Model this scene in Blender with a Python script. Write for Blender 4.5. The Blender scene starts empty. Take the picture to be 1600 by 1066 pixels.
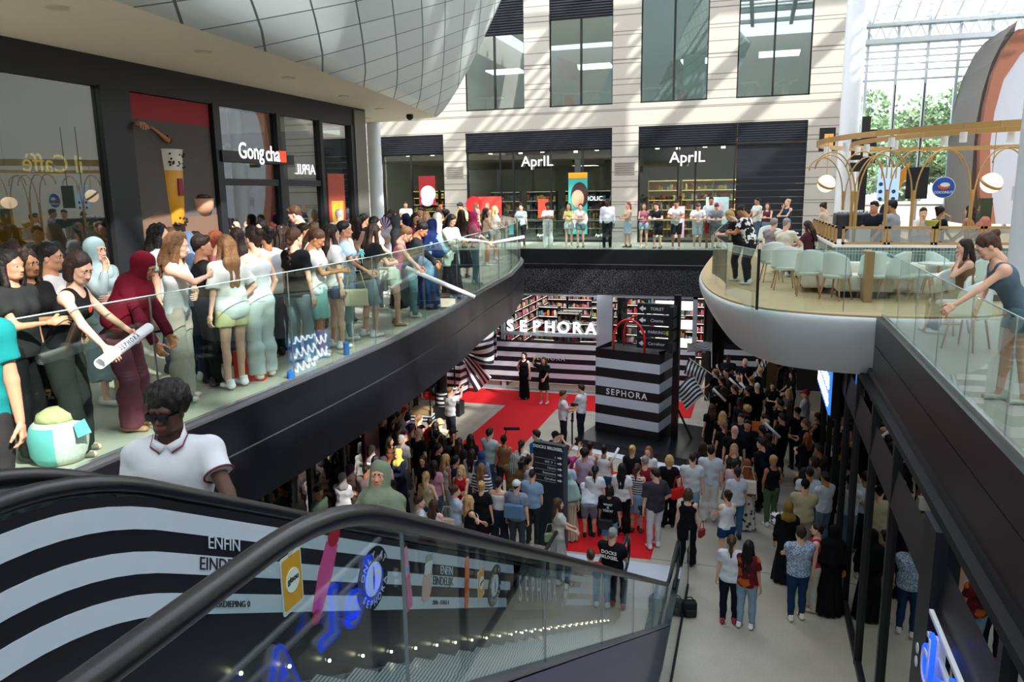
import bpy, bmesh, math, random
import numpy as np
from mathutils import Vector, Matrix, Euler
PI = math.pi
random.seed(7)
SC = bpy.context.scene
COL = SC.collection

# ---------------------------------------------------------------- camera
FPX = 1200.0; PIT = math.radians(10.85); YAW = math.radians(17.6); ROLL = math.radians(0.85)
CH = 7.8          # camera height over the ground floor
UP = 5.7          # upper floor level
_f = np.array([-math.sin(YAW)*math.cos(PIT), math.cos(YAW)*math.cos(PIT), -math.sin(PIT)])
_r0 = np.array([math.cos(YAW), math.sin(YAW), 0.0]); _u0 = np.cross(_r0, _f)
_R = _r0*math.cos(ROLL)-_u0*math.sin(ROLL); _U = _u0*math.cos(ROLL)+_r0*math.sin(ROLL)
cam = bpy.data.objects.new('camera', bpy.data.cameras.new('camera')); COL.objects.link(cam)
cam.data.sensor_width = 36; cam.data.lens = FPX/1600*36; cam.data.clip_start = 0.05; cam.data.clip_end = 500
m = Matrix.Identity(4)
for i in range(3):
    m[i][0] = _R[i]; m[i][1] = _U[i]; m[i][2] = -_f[i]
m[2][3] = CH
cam.matrix_world = m
SC.camera = cam
def ray(x, y): return _R*((x-800)/FPX)+_U*(-(y-533)/FPX)+_f
def at(x, y, z=0.0):
    d = ray(x, y); t = (z-CH)/d[2]; return (d[0]*t, d[1]*t)
def atX(x, y, X):
    d = ray(x, y); t = X/d[0]; return (d[1]*t, d[2]*t+CH)
def atY(x, y, Y):
    d = ray(x, y); t = Y/d[1]; return (d[0]*t, d[2]*t+CH)

# ---------------------------------------------------------------- light
SC.view_settings.view_transform = 'Standard'; SC.view_settings.look = 'None'
SC.view_settings.gamma = 1; SC.view_settings.exposure = 0.52
w = bpy.data.worlds.new('sky'); SC.world = w; w.use_nodes = True
nt = w.node_tree; bg = nt.nodes['Background']
tc = nt.nodes.new('ShaderNodeTexCoord'); sx = nt.nodes.new('ShaderNodeSeparateXYZ')
rp = nt.nodes.new('ShaderNodeValToRGB')
nt.links.new(tc.outputs['Generated'], sx.inputs[0]); nt.links.new(sx.outputs['Z'], rp.inputs[0])
rp.color_ramp.elements[0].position = 0.0; rp.color_ramp.elements[0].color = (0.95, 0.97, 1, 1)
rp.color_ramp.elements[1].position = 0.9; rp.color_ramp.elements[1].color = (0.80, 0.89, 1, 1)
nt.links.new(rp.outputs[0], bg.inputs[0]); bg.inputs[1].default_value = 3.3
sd = bpy.data.lights.new('sun', 'SUN'); sun = bpy.data.objects.new('sun', sd); COL.objects.link(sun)
sd.energy = 7.2; sd.angle = math.radians(0.8); sd.color = (1, 0.965, 0.91)
SUN_DIR = Vector((-0.68, 0.38, -0.63)).normalized()
sun.rotation_euler = SUN_DIR.to_track_quat('-Z', 'Y').to_euler()

# ---------------------------------------------------------------- materials
_M = {}
def srgb(c):
    if isinstance(c, str):
        c = c.lstrip('#'); c = tuple(int(c[i:i+2], 16)/255 for i in (0, 2, 4))
    return tuple(((v+0.055)/1.055)**2.4 if v > 0.04045 else v/12.92 for v in c[:3])
def mat(col, rough=0.6, metal=0.0, name=None, noise=0.0, nscale=8.0, bump=0.0, spec=0.4, emit=0.0, sheen=0):
    key = (col, rough, metal, name, noise, nscale, bump, spec, emit)
    if key in _M: return _M[key]
    m = bpy.data.materials.new(name or 'paint'); m.use_nodes = True
    nt = m.node_tree; b = nt.nodes['Principled BSDF']
    c = srgb(col)
    b.inputs['Base Color'].default_value = (*c, 1); b.inputs['Roughness'].default_value = rough
    b.inputs['Metallic'].default_value = metal; b.inputs['Specular IOR Level'].default_value = spec
    if emit: b.inputs['Emission Color'].default_value = (*c, 1); b.inputs['Emission Strength'].default_value = emit
    tcn = nt.nodes.new('ShaderNodeTexCoord'); n = nt.nodes.new('ShaderNodeTexNoise'); n.inputs['Scale'].default_value = nscale
    n.inputs['Detail'].default_value = 4
    nt.links.new(tcn.outputs['Object'], n.inputs['Vector'])
    mx = nt.nodes.new('ShaderNodeMix'); mx.data_type = 'RGBA'
    k = max(noise, 0.04)
    mx.inputs['A'].default_value = (*[v*(1-k) for v in c], 1); mx.inputs['B'].default_value = (*[min(1, v*(1+k)) for v in c], 1)
    nt.links.new(n.outputs['Fac'], mx.inputs['Factor']); nt.links.new(mx.outputs['Result'], b.inputs['Base Color'])
    if bump:
        bp = nt.nodes.new('ShaderNodeBump'); bp.inputs['Strength'].default_value = bump; bp.inputs['Distance'].default_value = 0.02
        nt.links.new(n.outputs['Fac'], bp.inputs['Height']); nt.links.new(bp.outputs[0], b.inputs['Normal'])
    _M[key] = m
    return m
def glass(name='clear glass', tint=(0.86, 0.93, 0.91), base=0.04, k=1.0, rough=0.0, gcol=(1, 1, 1)):
    key = ('g', name)
    if key in _M: return _M[key]
    m = bpy.data.materials.new(name); m.use_nodes = True; nt = m.node_tree; nt.nodes.clear()
    o = nt.nodes.new('ShaderNodeOutputMaterial'); t = nt.nodes.new('ShaderNodeBsdfTransparent'); g = nt.nodes.new('ShaderNodeBsdfGlossy')
    lw = nt.nodes.new('ShaderNodeLayerWeight'); lw.inputs[0].default_value = .5
    fr = nt.nodes.new('ShaderNodeMath'); fr.operation = 'POWER'; fr.inputs[1].default_value = 4.0; nt.links.new(lw.outputs['Facing'], fr.inputs[0])
    ma = nt.nodes.new('ShaderNodeMath'); ma.operation = 'MULTIPLY_ADD'; ma.inputs[1].default_value = .8*k; ma.inputs[2].default_value = base+.02
    ma.use_clamp = True
    mx = nt.nodes.new('ShaderNodeMixShader'); t.inputs[0].default_value = (*tint, 1); g.inputs['Roughness'].default_value = rough
    g.inputs['Color'].default_value = (*gcol, 1)
    nt.links.new(fr.outputs[0], ma.inputs[0]); nt.links.new(ma.outputs[0], mx.inputs[0])
    nt.links.new(t.outputs[0], mx.inputs[1]); nt.links.new(g.outputs[0], mx.inputs[2]); nt.links.new(mx.outputs[0], o.inputs[0])
    _M[key] = m
    return m
def nodemat(name, build, rough=0.6, spec=0.4, metal=0.0):
    key = ('n', name)
    if key in _M: return _M[key]
    m = bpy.data.materials.new(name); m.use_nodes = True; b = m.node_tree.nodes['Principled BSDF']
    b.inputs['Roughness'].default_value = rough; b.inputs['Specular IOR Level'].default_value = spec; b.inputs['Metallic'].default_value = metal
    build(m.node_tree, b); _M[key] = m
    return m
def ramp(nt, src, stops, interp='LINEAR'):
    r = nt.nodes.new('ShaderNodeValToRGB'); r.color_ramp.interpolation = interp
    e = r.color_ramp.elements
    while len(e) < len(stops): e.new(0.5)
    for i, (p, c) in enumerate(stops): e[i].position = p; e[i].color = (*srgb(c), 1)
    nt.links.new(src, r.inputs[0]); return r.outputs[0]
def stripe_mat(name, period, axis=2, offset=0.0, white='#dfe3ee', black='#17171f', rough=0.5, frac=0.5, coord='Object'):
    def b(nt, p):
        t = nt.nodes.new('ShaderNodeTexCoord'); s = nt.nodes.new('ShaderNodeSeparateXYZ')
        nt.links.new(t.outputs[coord], s.inputs[0])
        a = nt.nodes.new('ShaderNodeMath'); a.operation = 'MULTIPLY_ADD'; a.inputs[1].default_value = 1/period; a.inputs[2].default_value = offset
        f = nt.nodes.new('ShaderNodeMath'); f.operation = 'FRACT'
        nt.links.new(s.outputs[axis], a.inputs[0]); nt.links.new(a.outputs[0], f.inputs[0])
        nt.links.new(ramp(nt, f.outputs[0], [(0, black), (frac, white)], 'CONSTANT'), p.inputs['Base Color'])
    return nodemat(name, b, rough)

# ---------------------------------------------------------------- objects
def tag(o, label=None, cat=None, group=None, kind=None):
    if label: o['label'] = label
    if cat: o['category'] = cat
    if group: o['group'] = group
    if kind: o['kind'] = kind
    return o
def empty(name, loc=(0, 0, 0), rz=0.0, label=None, cat=None, group=None, kind=None):
    o = bpy.data.objects.new(name, None); COL.objects.link(o); o.location = loc; o.rotation_euler = (0, 0, rz)
    o.empty_display_size = 0.1
    return tag(o, label, cat, group, kind)
class MB:
    def __init__(s): s.v = []; s.f = []; s.m = []; s.M = Matrix.Identity(4)
    def add(s, vs, fs, mi=0):
        n = len(s.v); s.v += [tuple(s.M @ Vector(v)) for v in vs]; s.f += [tuple(i+n for i in f) for f in fs]; s.m += [mi]*len(fs); return s
    def box(s, x0, x1, y0, y1, z0, z1, mi=0):
        return s.add([(x, y, z) for x in (x0, x1) for y in (y0, y1) for z in (z0, z1)],
                     [(0, 1, 3, 2), (4, 6, 7, 5), (0, 4, 5, 1), (2, 3, 7, 6), (0, 2, 6, 4), (1, 5, 7, 3)], mi)
    def bar(s, a, b, w, h=None, mi=0, up=(0, 0, 1)):
        a = Vector(a); b = Vector(b); d = (b-a); L = d.length
        if L < 1e-6: return s
        d /= L; u = Vector(up)
        if abs(d.dot(u)) > 0.99: u = Vector((0, 1, 0))
        x = d.cross(u).normalized(); y = x.cross(d).normalized(); h = h or w
        vs = [tuple(p+x*sx*w/2+y*sy*h/2) for p in (a, b) for sx, sy in ((-1, -1), (1, -1), (1, 1), (-1, 1))]
        return s.add(vs, [(0, 3, 2, 1), (4, 5, 6, 7), (0, 1, 5, 4), (1, 2, 6, 5), (2, 3, 7, 6), (3, 0, 4, 7)], mi)
    def tube(s, path, r, n=8, mi=0, cap=True, sx=1.0):
        P = [Vector(p) for p in path]; k = len(P); rs = r if isinstance(r, (list, tuple)) else [r]*k
        vs = []; ref = None
        for i, p in enumerate(P):
            d = (P[min(i+1, k-1)]-P[max(i-1, 0)]).normalized()
            if ref is None: ref = Vector((0, 0, 1)) if abs(d.z) < 0.9 else Vector((0, 1, 0))
            x = d.cross(ref).normalized(); y = x.cross(d).normalized(); ref = y
            vs += [tuple(p+(x*math.cos(2*PI*j/n)*sx+y*math.sin(2*PI*j/n))*rs[i]) for j in range(n)]
        fs = [(i*n+j, i*n+(j+1) % n, (i+1)*n+(j+1) % n, (i+1)*n+j) for i in range(k-1) for j in range(n)]
        if cap: fs += [tuple(range(n))[::-1], tuple((k-1)*n+j for j in range(n))]
        return s.add(vs, fs, mi)
    def lathe(s, prof, n=20, c=(0, 0, 0), mi=0, a0=0, a1=2*PI):
        full = abs(a1-a0-2*PI) < 1e-6; k = len(prof); na = n if full else n+1
        vs = [(c[0]+r*math.cos(a0+(a1-a0)*j/n), c[1]+r*math.sin(a0+(a1-a0)*j/n), c[2]+z) for r, z in prof for j in range(na)]
        fs = [(i*na+j, i*na+(j+1) % na, (i+1)*na+(j+1) % na, (i+1)*na+j) for i in range(k-1) for j in range(n)]
        if full and prof[0][0] > 1e-4: fs.append(tuple(range(na))[::-1])
        if full and prof[-1][0] > 1e-4: fs.append(tuple((k-1)*na+j for j in range(na)))
        return s.add(vs, fs, mi)
    def prism(s, poly, z0, z1, mi=0, axis='z'):
        n = len(poly)
        def pt(a, b, h): return {'z': (a, b, h), 'x': (h, a, b), 'y': (a, h, b)}[axis]
        vs = [pt(a, b, z0) for a, b in poly]+[pt(a, b, z1) for a, b in poly]
        fs = [tuple(range(n))[::-1], tuple(range(n, 2*n))]+[(i, (i+1) % n, n+(i+1) % n, n+i) for i in range(n)]
        return s.add(vs, fs, mi)
    def grid(s, fn, nu, nv, mi=0, thick=None):
        vs = [tuple(fn(i/nu, j/nv)) for i in range(nu+1) for j in range(nv+1)]
        fs = [(i*(nv+1)+j, (i+1)*(nv+1)+j, (i+1)*(nv+1)+j+1, i*(nv+1)+j+1) for i in range(nu) for j in range(nv)]
        return s.add(vs, fs, mi)
    def sphere(s, c, r, n=12, mi=0, sz=1.0):
        prof = [(max(1e-5, math.sin(PI*i/n))*r, -math.cos(PI*i/n)*r*sz) for i in range(n+1)]
        return s.lathe(prof, n=max(8, n+4), c=c, mi=mi)
    def build(s, name, mats, parent=None, smooth=False, bevel=0.0, solid=0.0, loc=None, autos=None):
        me = bpy.data.meshes.new(name); me.from_pydata(s.v, [], s.f)
        mats = mats if isinstance(mats, (list, tuple)) else [mats]
        for m in mats: me.materials.append(m)
        me.polygons.foreach_set('material_index', s.m)
        bm = bmesh.new(); bm.from_mesh(me); bmesh.ops.remove_doubles(bm, verts=bm.verts, dist=1e-5)
        bmesh.ops.recalc_face_normals(bm, faces=bm.faces); bm.to_mesh(me); bm.free()
        if smooth: me.polygons.foreach_set('use_smooth', [True]*len(me.polygons))
        me.update()
        o = bpy.data.objects.new(name, me); COL.objects.link(o)
        if parent: o.parent = parent
        if loc: o.location = loc
        if solid:
            md = o.modifiers.new('s', 'SOLIDIFY'); md.thickness = solid; md.offset = 0
        if bevel:
            md = o.modifiers.new('b', 'BEVEL'); md.width = bevel; md.segments = 2; md.limit_method = 'ANGLE'
        if smooth and autos is not None:
            md = o.modifiers.new('w', 'EDGE_SPLIT'); md.split_angle = autos
        return o
def wm(x=(1, 0, 0), y=(0, 1, 0), z=(0, 0, 1), o=(0, 0, 0)):
    return Matrix([[x[i], y[i], z[i], o[i]] for i in range(3)]+[[0, 0, 0, 1]])
def text(body, size, m4, mt, name='lettering', parent=None, depth=0.01, align='CENTER', shear=0.0, sx=1.0, bold=0.0, space=1.0):
    """extruded letters; local x = reading direction, y = up, z = towards the reader"""
    cu = bpy.data.curves.new(name, 'FONT'); cu.body = body; cu.size = size; cu.extrude = depth/2; cu.align_x = align; cu.align_y = 'CENTER'
    cu.shear = shear; cu.offset = bold; cu.space_character = space; cu.resolution_u = 3
    tmp = bpy.data.objects.new('t', cu); COL.objects.link(tmp)
    dg = bpy.context.evaluated_depsgraph_get(); dg.update()
    me = bpy.data.meshes.new_from_object(tmp.evaluated_get(dg)); bpy.data.objects.remove(tmp); bpy.data.curves.remove(cu)
    me.transform(m4 @ Matrix.Scale(sx, 4, (1, 0, 0)))
    me.materials.clear(); me.materials.append(mt); me.name = name
    o = bpy.data.objects.new(name, me); COL.objects.link(o)
    if parent: o.parent = parent
    return o
# text frames: facing -Y (towards the camera), facing +X, facing -X
def FY(x, y, z): return wm((1, 0, 0), (0, 0, 1), (0, -1, 0), (x, y, z))
def FX(x, y, z): return wm((0, 1, 0), (0, 0, 1), (1, 0, 0), (x, y, z))
def FnX(x, y, z): return wm((0, -1, 0), (0, 0, 1), (-1, 0, 0), (x, y, z))
def smat(o, mt):
    for s in o.material_slots: s.link = 'OBJECT'; s.material = mt
# ---------------------------------------------------------------- smooth bodies: distance fields turned into one skin
_CUBE = np.array([[i, j, k] for i in (0, 1) for j in (0, 1) for k in (0, 1)])
_EDG = [(a, b) for a in range(8) for b in range(a+1, 8) if np.abs(_CUBE[a]-_CUBE[b]).sum() == 1]
def V3(*a): return np.array(a[0] if len(a) == 1 else a, np.float32)
def rc(a, b, ra, rb=None, reg=0, k=0.025, flat=None, clip=None, sub=False):
    return dict(t='c', a=V3(a), b=V3(b), ra=ra, rb=ra if rb is None else rb, reg=reg, k=k, flat=flat, clip=clip, sub=sub)
def ell(c, r, reg=0, k=0.025, rot=None, sub=False, clip=None):
    return dict(t='e', a=V3(c), r=V3(r), reg=reg, k=k, rot=rot, sub=sub, clip=clip)
def _dist(p, P):
    if p['t'] == 'e':
        q = P-p['a']
        if p['rot'] is not None: q = q @ p['rot']
        k0 = np.sqrt(((q/p['r'])**2).sum(-1)); k1 = np.sqrt(((q/(p['r']**2))**2).sum(-1))+1e-9
        d = k0*(k0-1)/k1
    else:
        a, b = p['a'], p['b']; ba = b-a; q = P-a; L = max(ba @ ba, 1e-9)
        if p['flat'] is not None:
            n, f = p['flat']; s = q @ n; q = q+(s*(1/f-1))[..., None]*n
            bn = ba @ n; ba = ba+bn*(1/f-1)*n; L = max(ba @ ba, 1e-9)
        t = np.clip(q @ ba/L, 0, 1)
        d = np.sqrt(((q-t[..., None]*ba)**2).sum(-1))-(p['ra']+(p['rb']-p['ra'])*t)
        if p['flat'] is not None: d = d*max(p['flat'][1], 0.5)
    if p['clip'] is not None:
        for c in (p['clip'] if isinstance(p['clip'], list) else [p['clip']]):
            d = np.maximum(d, (P-c[0]) @ c[1])
    return d
def _bounds(p):
    if p['t'] == 'e':
        r = max(p['r']); return p['a']-r, p['a']+r
    r = max(p['ra'], p['rb'])*1.15
    return np.minimum(p['a'], p['b'])-r, np.maximum(p['a'], p['b'])+r
def skin_of(prims, h, noise=None, planes=(), smooth=1):
    """(vertices, quads, region of each quad) of the blended solid; clothing noise and trimming planes act on the whole"""
    adds = [p for p in prims if not p['sub']]
    lo = np.min([_bounds(p)[0] for p in adds], 0)-2.5*h; hi = np.max([_bounds(p)[1] for p in adds], 0)+2.5*h
    n = np.ceil((hi-lo)/h).astype(int)+1
    ax = [(lo[i]+h*np.arange(n[i])).astype(np.float32) for i in range(3)]
    D = np.full(n, 0.2, np.float32); B = np.full(n, 9.0, np.float32); RG = np.zeros(n, np.int8)
    for p in adds+[p for p in prims if p['sub']]:
        a, b = _bounds(p); pad = 2.5*h+p['k']*1.5
        i0 = np.clip(np.floor((a-pad-lo)/h).astype(int), 0, n); i1 = np.clip(np.ceil((b+pad-lo)/h).astype(int)+1, 0, n)
        sl = tuple(slice(i0[i], i1[i]) for i in range(3))
        P = np.stack(np.meshgrid(*[ax[i][sl[i]] for i in range(3)], indexing='ij'), -1)
        d = _dist(p, P); k = p['k']; cur = D[sl]
        if p['sub']:
            e = np.clip(0.5-0.5*(cur+d)/k, 0, 1); D[sl] = cur*(1-e)-d*e+k*e*(1-e); continue
        e = np.clip(0.5+0.5*(cur-d)/k, 0, 1); D[sl] = cur*(1-e)+d*e-k*e*(1-e)
        w = d < B[sl]; B[sl] = np.where(w, d, B[sl]); r = RG[sl]; r[w] = p['reg']; RG[sl] = r
    P = None
    if noise or planes:
        P = np.stack(np.meshgrid(*ax, indexing='ij'), -1)
        if noise: D = D+noise(P)
        for c, nn in planes: D = np.maximum(D, (P-V3(c)) @ V3(nn))
    S = D < 0
    C = [S[i:n[0]-1+i, j:n[1]-1+j, k:n[2]-1+k] for i, j, k in _CUBE]
    cnt = sum(c.astype(int) for c in C); act = (cnt > 0) & (cnt < 8)
    idx = np.argwhere(act); vid = np.full(act.shape, -1); vid[act] = np.arange(len(idx))
    vals = np.stack([D[idx[:, 0]+i, idx[:, 1]+j, idx[:, 2]+k] for i, j, k in _CUBE], 1)
    acc = np.zeros((len(idx), 3)); ct = np.zeros(len(idx))
    for a, b in _EDG:
        va, vb = vals[:, a], vals[:, b]; cr = (va < 0) != (vb < 0)
        t = np.where(cr, va/np.where(cr, va-vb, 1), 0)
        acc += cr[:, None]*(_CUBE[a]+t[:, None]*(_CUBE[b]-_CUBE[a])); ct += cr
    V = lo+h*(idx+acc/ct[:, None])
    quads = []
    for d in range(3):
        o = [i for i in range(3) if i != d]
        s0 = [slice(1, n[i]-1) for i in range(3)]; s0[d] = slice(0, n[d]-1)
        s1 = list(s0); s1[d] = slice(1, n[d])
        cr = S[tuple(s0)] != S[tuple(s1)]; q = np.argwhere(cr)
        if not len(q): continue
        for i in range(3):
            if i != d: q[:, i] += 1
        ins = S[q[:, 0], q[:, 1], q[:, 2]]
        e1 = np.zeros(3, int); e1[o[0]] = 1; e2 = np.zeros(3, int); e2[o[1]] = 1
        g = lambda x: vid[x[:, 0], x[:, 1], x[:, 2]]
        Q = np.stack([g(q), g(q-e1), g(q-e1-e2), g(q-e2)], 1)
        flip = ins if d != 1 else ~ins
        Q[~flip] = Q[~flip][:, ::-1]; quads.append(Q)
    Q = np.concatenate(quads); Q = Q[(Q >= 0).all(1)]
    Q = Q[:, ::1]
    for _ in range(smooth):
        s = np.zeros_like(V); c = np.zeros(len(V))
        for i in range(4):
            np.add.at(s, Q[:, i], V[Q[:, (i+1) % 4]]); np.add.at(c, Q[:, i], 1)
            np.add.at(s, Q[:, (i+1) % 4], V[Q[:, i]]); np.add.at(c, Q[:, (i+1) % 4], 1)
        V = V*0.5+0.5*s/np.maximum(c, 1)[:, None]
    gi = np.clip(np.round((V[Q].mean(1)-lo)/h).astype(int), 0, n-1)
    return V, Q, RG[gi[:, 0], gi[:, 1], gi[:, 2]].astype(int)
def ball(c, r, reg, n=6):
    """a small sphere of quads"""
    vs, qs = [], []
    for u in np.linspace(0.001, PI-0.001, n+1):
        for j in range(8): vs.append([c[0]+r*math.sin(u)*math.cos(j*PI/4), c[1]+r*math.sin(u)*math.sin(j*PI/4), c[2]+r*math.cos(u)])
    for i in range(n):
        for j in range(8): qs.append([i*8+j, (i+1)*8+j, (i+1)*8+(j+1) % 8, i*8+(j+1) % 8])
    return np.array(vs), np.array(qs), np.full(len(qs), reg)
def join(parts):
    V, Q, R, n = [], [], [], 0
    for v, q, r in parts: V.append(v); Q.append(q+n); R.append(r); n += len(v)
    return np.concatenate(V), np.concatenate(Q), np.concatenate(R)
def xf(g, M): # M 4x4 numpy
    v, q, r = g; v = v @ M[:3, :3].T+M[:3, 3]
    if np.linalg.det(M[:3, :3]) < 0: q = q[:, ::-1]
    return v, q, r
def np_mesh(name, g, nmat):
    V, Q, R = g; me = bpy.data.meshes.new(name)
    me.vertices.add(len(V)); me.vertices.foreach_set('co', V.ravel()); me.loops.add(Q.size); me.loops.foreach_set('vertex_index', Q.ravel().astype(np.int32))
    me.polygons.add(len(Q)); me.polygons.foreach_set('loop_start', np.arange(0, Q.size, 4, dtype=np.int32))
    me.polygons.foreach_set('material_index', R.astype(np.int32)); me.polygons.foreach_set('use_smooth', np.ones(len(Q), bool))
    for _ in range(nmat): me.materials.append(None)
    me.update(calc_edges=True); me.validate(); return me
def rotm(yaw=0, pitch=0, roll=0):
    return np.array((Matrix.Rotation(yaw, 3, 'Z') @ Matrix.Rotation(-pitch, 3, 'X') @ Matrix.Rotation(roll, 3, 'Y')))
def m4(R, t, s=1.0):
    M = np.eye(4); M[:3, :3] = np.array(R)*s; M[:3, 3] = t; return M

# head: origin at the top of the neck, +Y is where the face looks, z up.  regions: 0 skin 1 lips 2 brows 3 eye white 4 iris
def head_geo(h, beard=False, fem=True):
    j = 0.92 if fem else 1.0
    P = [ell((0, -.012, .128), (.076, .094, .092), k=.03), ell((0, .028, .072), (.062*j, .066, .082), k=.03), ell((0, .052, .012), (.040*j, .040, .032), k=.03),
         rc((-.045*j, .0, .03), (-.025, .05, .005), .024, .022, k=.03), rc((.045*j, .0, .03), (.025, .05, .005), .024, .022, k=.03),
         rc((0, .084, .088), (0, .108, .052), .008, .012, k=.012), ell((-.011, .098, .047), (.008, .009, .007), k=.008), ell((.011, .098, .047), (.008, .009, .007), k=.008),
         rc((-.04, .076, .108), (.04, .076, .108), .013, k=.02), ell((-.038, .062, .062), (.018, .02, .018), k=.025), ell((.038, .062, .062), (.018, .02, .018), k=.025),
         rc((0, -.02, .03), (0, -.035, -.09), .050 if fem else .056, .056 if fem else .064, k=.04)]
    P += [ell((s*.031, .106, .086), (.018, .015, .010), sub=True, k=.012) for s in (-1, 1)]
    P += [ell((s*.077, -.006, .078), (.009, .019, .031), k=.008) for s in (-1, 1)]
    if h < .009:
        P += [ell((0, .090, .027), (.024, .010, .0055), reg=1, k=.005), ell((0, .088, .018), (.020, .010, .0060), reg=1, k=.005)]
        P += [rc((s*.016, .090, .107), (s*.047, .078, .107), .0034, .0022, reg=2, k=.003) for s in (-1, 1)]
    G = [skin_of(P, h)]
    for s in (-1, 1):
        G.append(ball((s*.031, .079, .087), .0122, 3)); G.append(ball((s*.031, .0855, .086), .0078, 4, 4))
    if h >= .009:
        G.append(skin_of([ell((0, .093, .023), (.022, .010, .007), reg=1)], .006)); G[-1][2][:] = 1
        for s in (-1, 1): G.append(skin_of([rc((s*.016, .089, .106), (s*.045, .077, .106), .005, .004)], .005)); G[-1][2][:] = 2
    return join(G)
def hand_geo(h, curl):
    """right hand hanging down: wrist at the origin, palm faces -X, thumb forward (+Y)"""
    nx = V3(1, 0, 0); P = [rc((0, 0, .01), (0, .002, -.03), .024, .030, k=.012, flat=(nx, .62)), rc((0, -.014, -.035), (0, -.018, -.085), .022, .020, k=.012, flat=(nx, .6)),
                           rc((0, .014, -.035), (0, .018, -.085), .022, .020, k=.012, flat=(nx, .6))]
    for i, (y, L) in enumerate(((.030, .072), (.010, .080), (-.011, .074), (-.030, .058))):
        p = V3(0, y, -.088); a = 0.12+0.05*i; d = V3(0, y*.25, -1); d /= np.linalg.norm(d)
        for sgl, r in ((.46, .0088), (.30, .0080), (.24, .0070)):
            a += curl*(1.0 if sgl != .46 else .6); dd = V3(-math.sin(a), d[1], -math.cos(a)); q = p+dd*L*sgl; P.append(rc(p, q, r, r*.93, k=.004)); p = q
    p = V3(0, .024, -.022); dirs = [V3(-.25, .72, -.65), V3(-.35-curl*.3, .38, -.85), V3(-.45-curl*.4, .1, -.9)]
    for d, L, r in zip(dirs, (.042, .034, .026), (.013, .0105, .009)):
        d = d/np.linalg.norm(d); q = p+d*L; P.append(rc(p, q, r, r*.9, k=.008)); p = q
    return skin_of(P, h, smooth=0)
_G = {}
def cached(key, fn):
    if key not in _G: _G[key] = fn()
    return _G[key]

def ik(s, t, l1, l2, pole):
    d = t-s; L = np.linalg.norm(d); mx = (l1+l2)*.999
    if L > mx: d *= mx/L; L = mx; t = s+d
    L = max(L, abs(l1-l2)+.02)
    a = (l1*l1-l2*l2+L*L)/(2*L); hgt = math.sqrt(max(l1*l1-a*a, 0)); u = d/np.linalg.norm(d)
    p = pole-u*(pole @ u); p /= np.linalg.norm(p)+1e-9
    return s+u*a+p*hgt, t
# pose: lean (rad), hands R/L as targets (x right, y forward, z up, for a 1.70 m figure) + pole, feet, seat height, head yaw / pitch
ARM = dict(side=((.25, .02, .80), (.3, -1, 0)), hip=((.17, .05, .98), (1, -.6, 0)), phone=((.07, .36, 1.18), (.5, -.2, -1)), phoneup=((.10, .40, 1.62), (.5, 0, -1)),
           high=((.20, .26, 1.93), (1, .2, -.2)), rail=((.13, .42, 1.10), (.7, 0, -1)), cross=((-.10, .23, 1.15), (.8, .2, -1)), chin=((.06, .16, 1.42), (.4, .3, -1)),
           hold=((.14, .34, 1.02), (.5, -.6, -1)), wave=((.34, .10, 1.70), (1, -.2, -.6)), point=((.26, .55, 1.20), (.5, -.2, -1)), back=((.10, -.17, 1.00), (1, -1, 0)),
           pocket=((.19, .06, .90), (1, -.8, 0)), knee=((.13, .36, .62), (.6, -.5, -1)), table=((.15, .42, .76), (.8, -.2, -.6)), down=((.36, .52, .92), (.6, -.4, -.6)), face=((.03, .20, 1.50), (1, .4, -1)))
POSES = {
    'stand': dict(R='side', L='side'), 'hip': dict(R='hip', L='side', sway=.03), 'hips': dict(R='hip', L='hip'), 'phone': dict(R='phone', L='side'), 'phones': dict(R='phone', L='phone'),
    'film': dict(R='phoneup', L='phoneup'), 'high': dict(R='high', L='side'), 'cross': dict(R='cross', L='cross'), 'rail': dict(R='rail', L='rail', lean=.32, pz=.90),
    'bend': dict(R='knee', L='knee', lean=.85, pz=.88), 'chin': dict(R='chin', L='cross'), 'hold': dict(R='hold', L='hold'), 'clasp': dict(R='cross', L='hold'), 'pocket': dict(R='pocket', L='pocket'),
    'back': dict(R='back', L='back'), 'walk': dict(R='side', L='hold', feet=((.08, .22), (-.08, -.2))), 'point': dict(R='point', L='side'), 'shoot': dict(R='face', L='face', feet=((.12, .15), (-.12, -.08))),
    'sit': dict(sit=.47, R='knee', L='knee', lean=.06), 'sittable': dict(sit=.47, R='table', L='chin', lean=.12), 'sittables': dict(sit=.47, R='table', L='table', lean=.12),
    'onehigh': dict(R='wave', L='hold'), 'both': dict(R='high', L='high'), 'work': dict(R='hold', L='hold', lean=.12),
}
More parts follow.
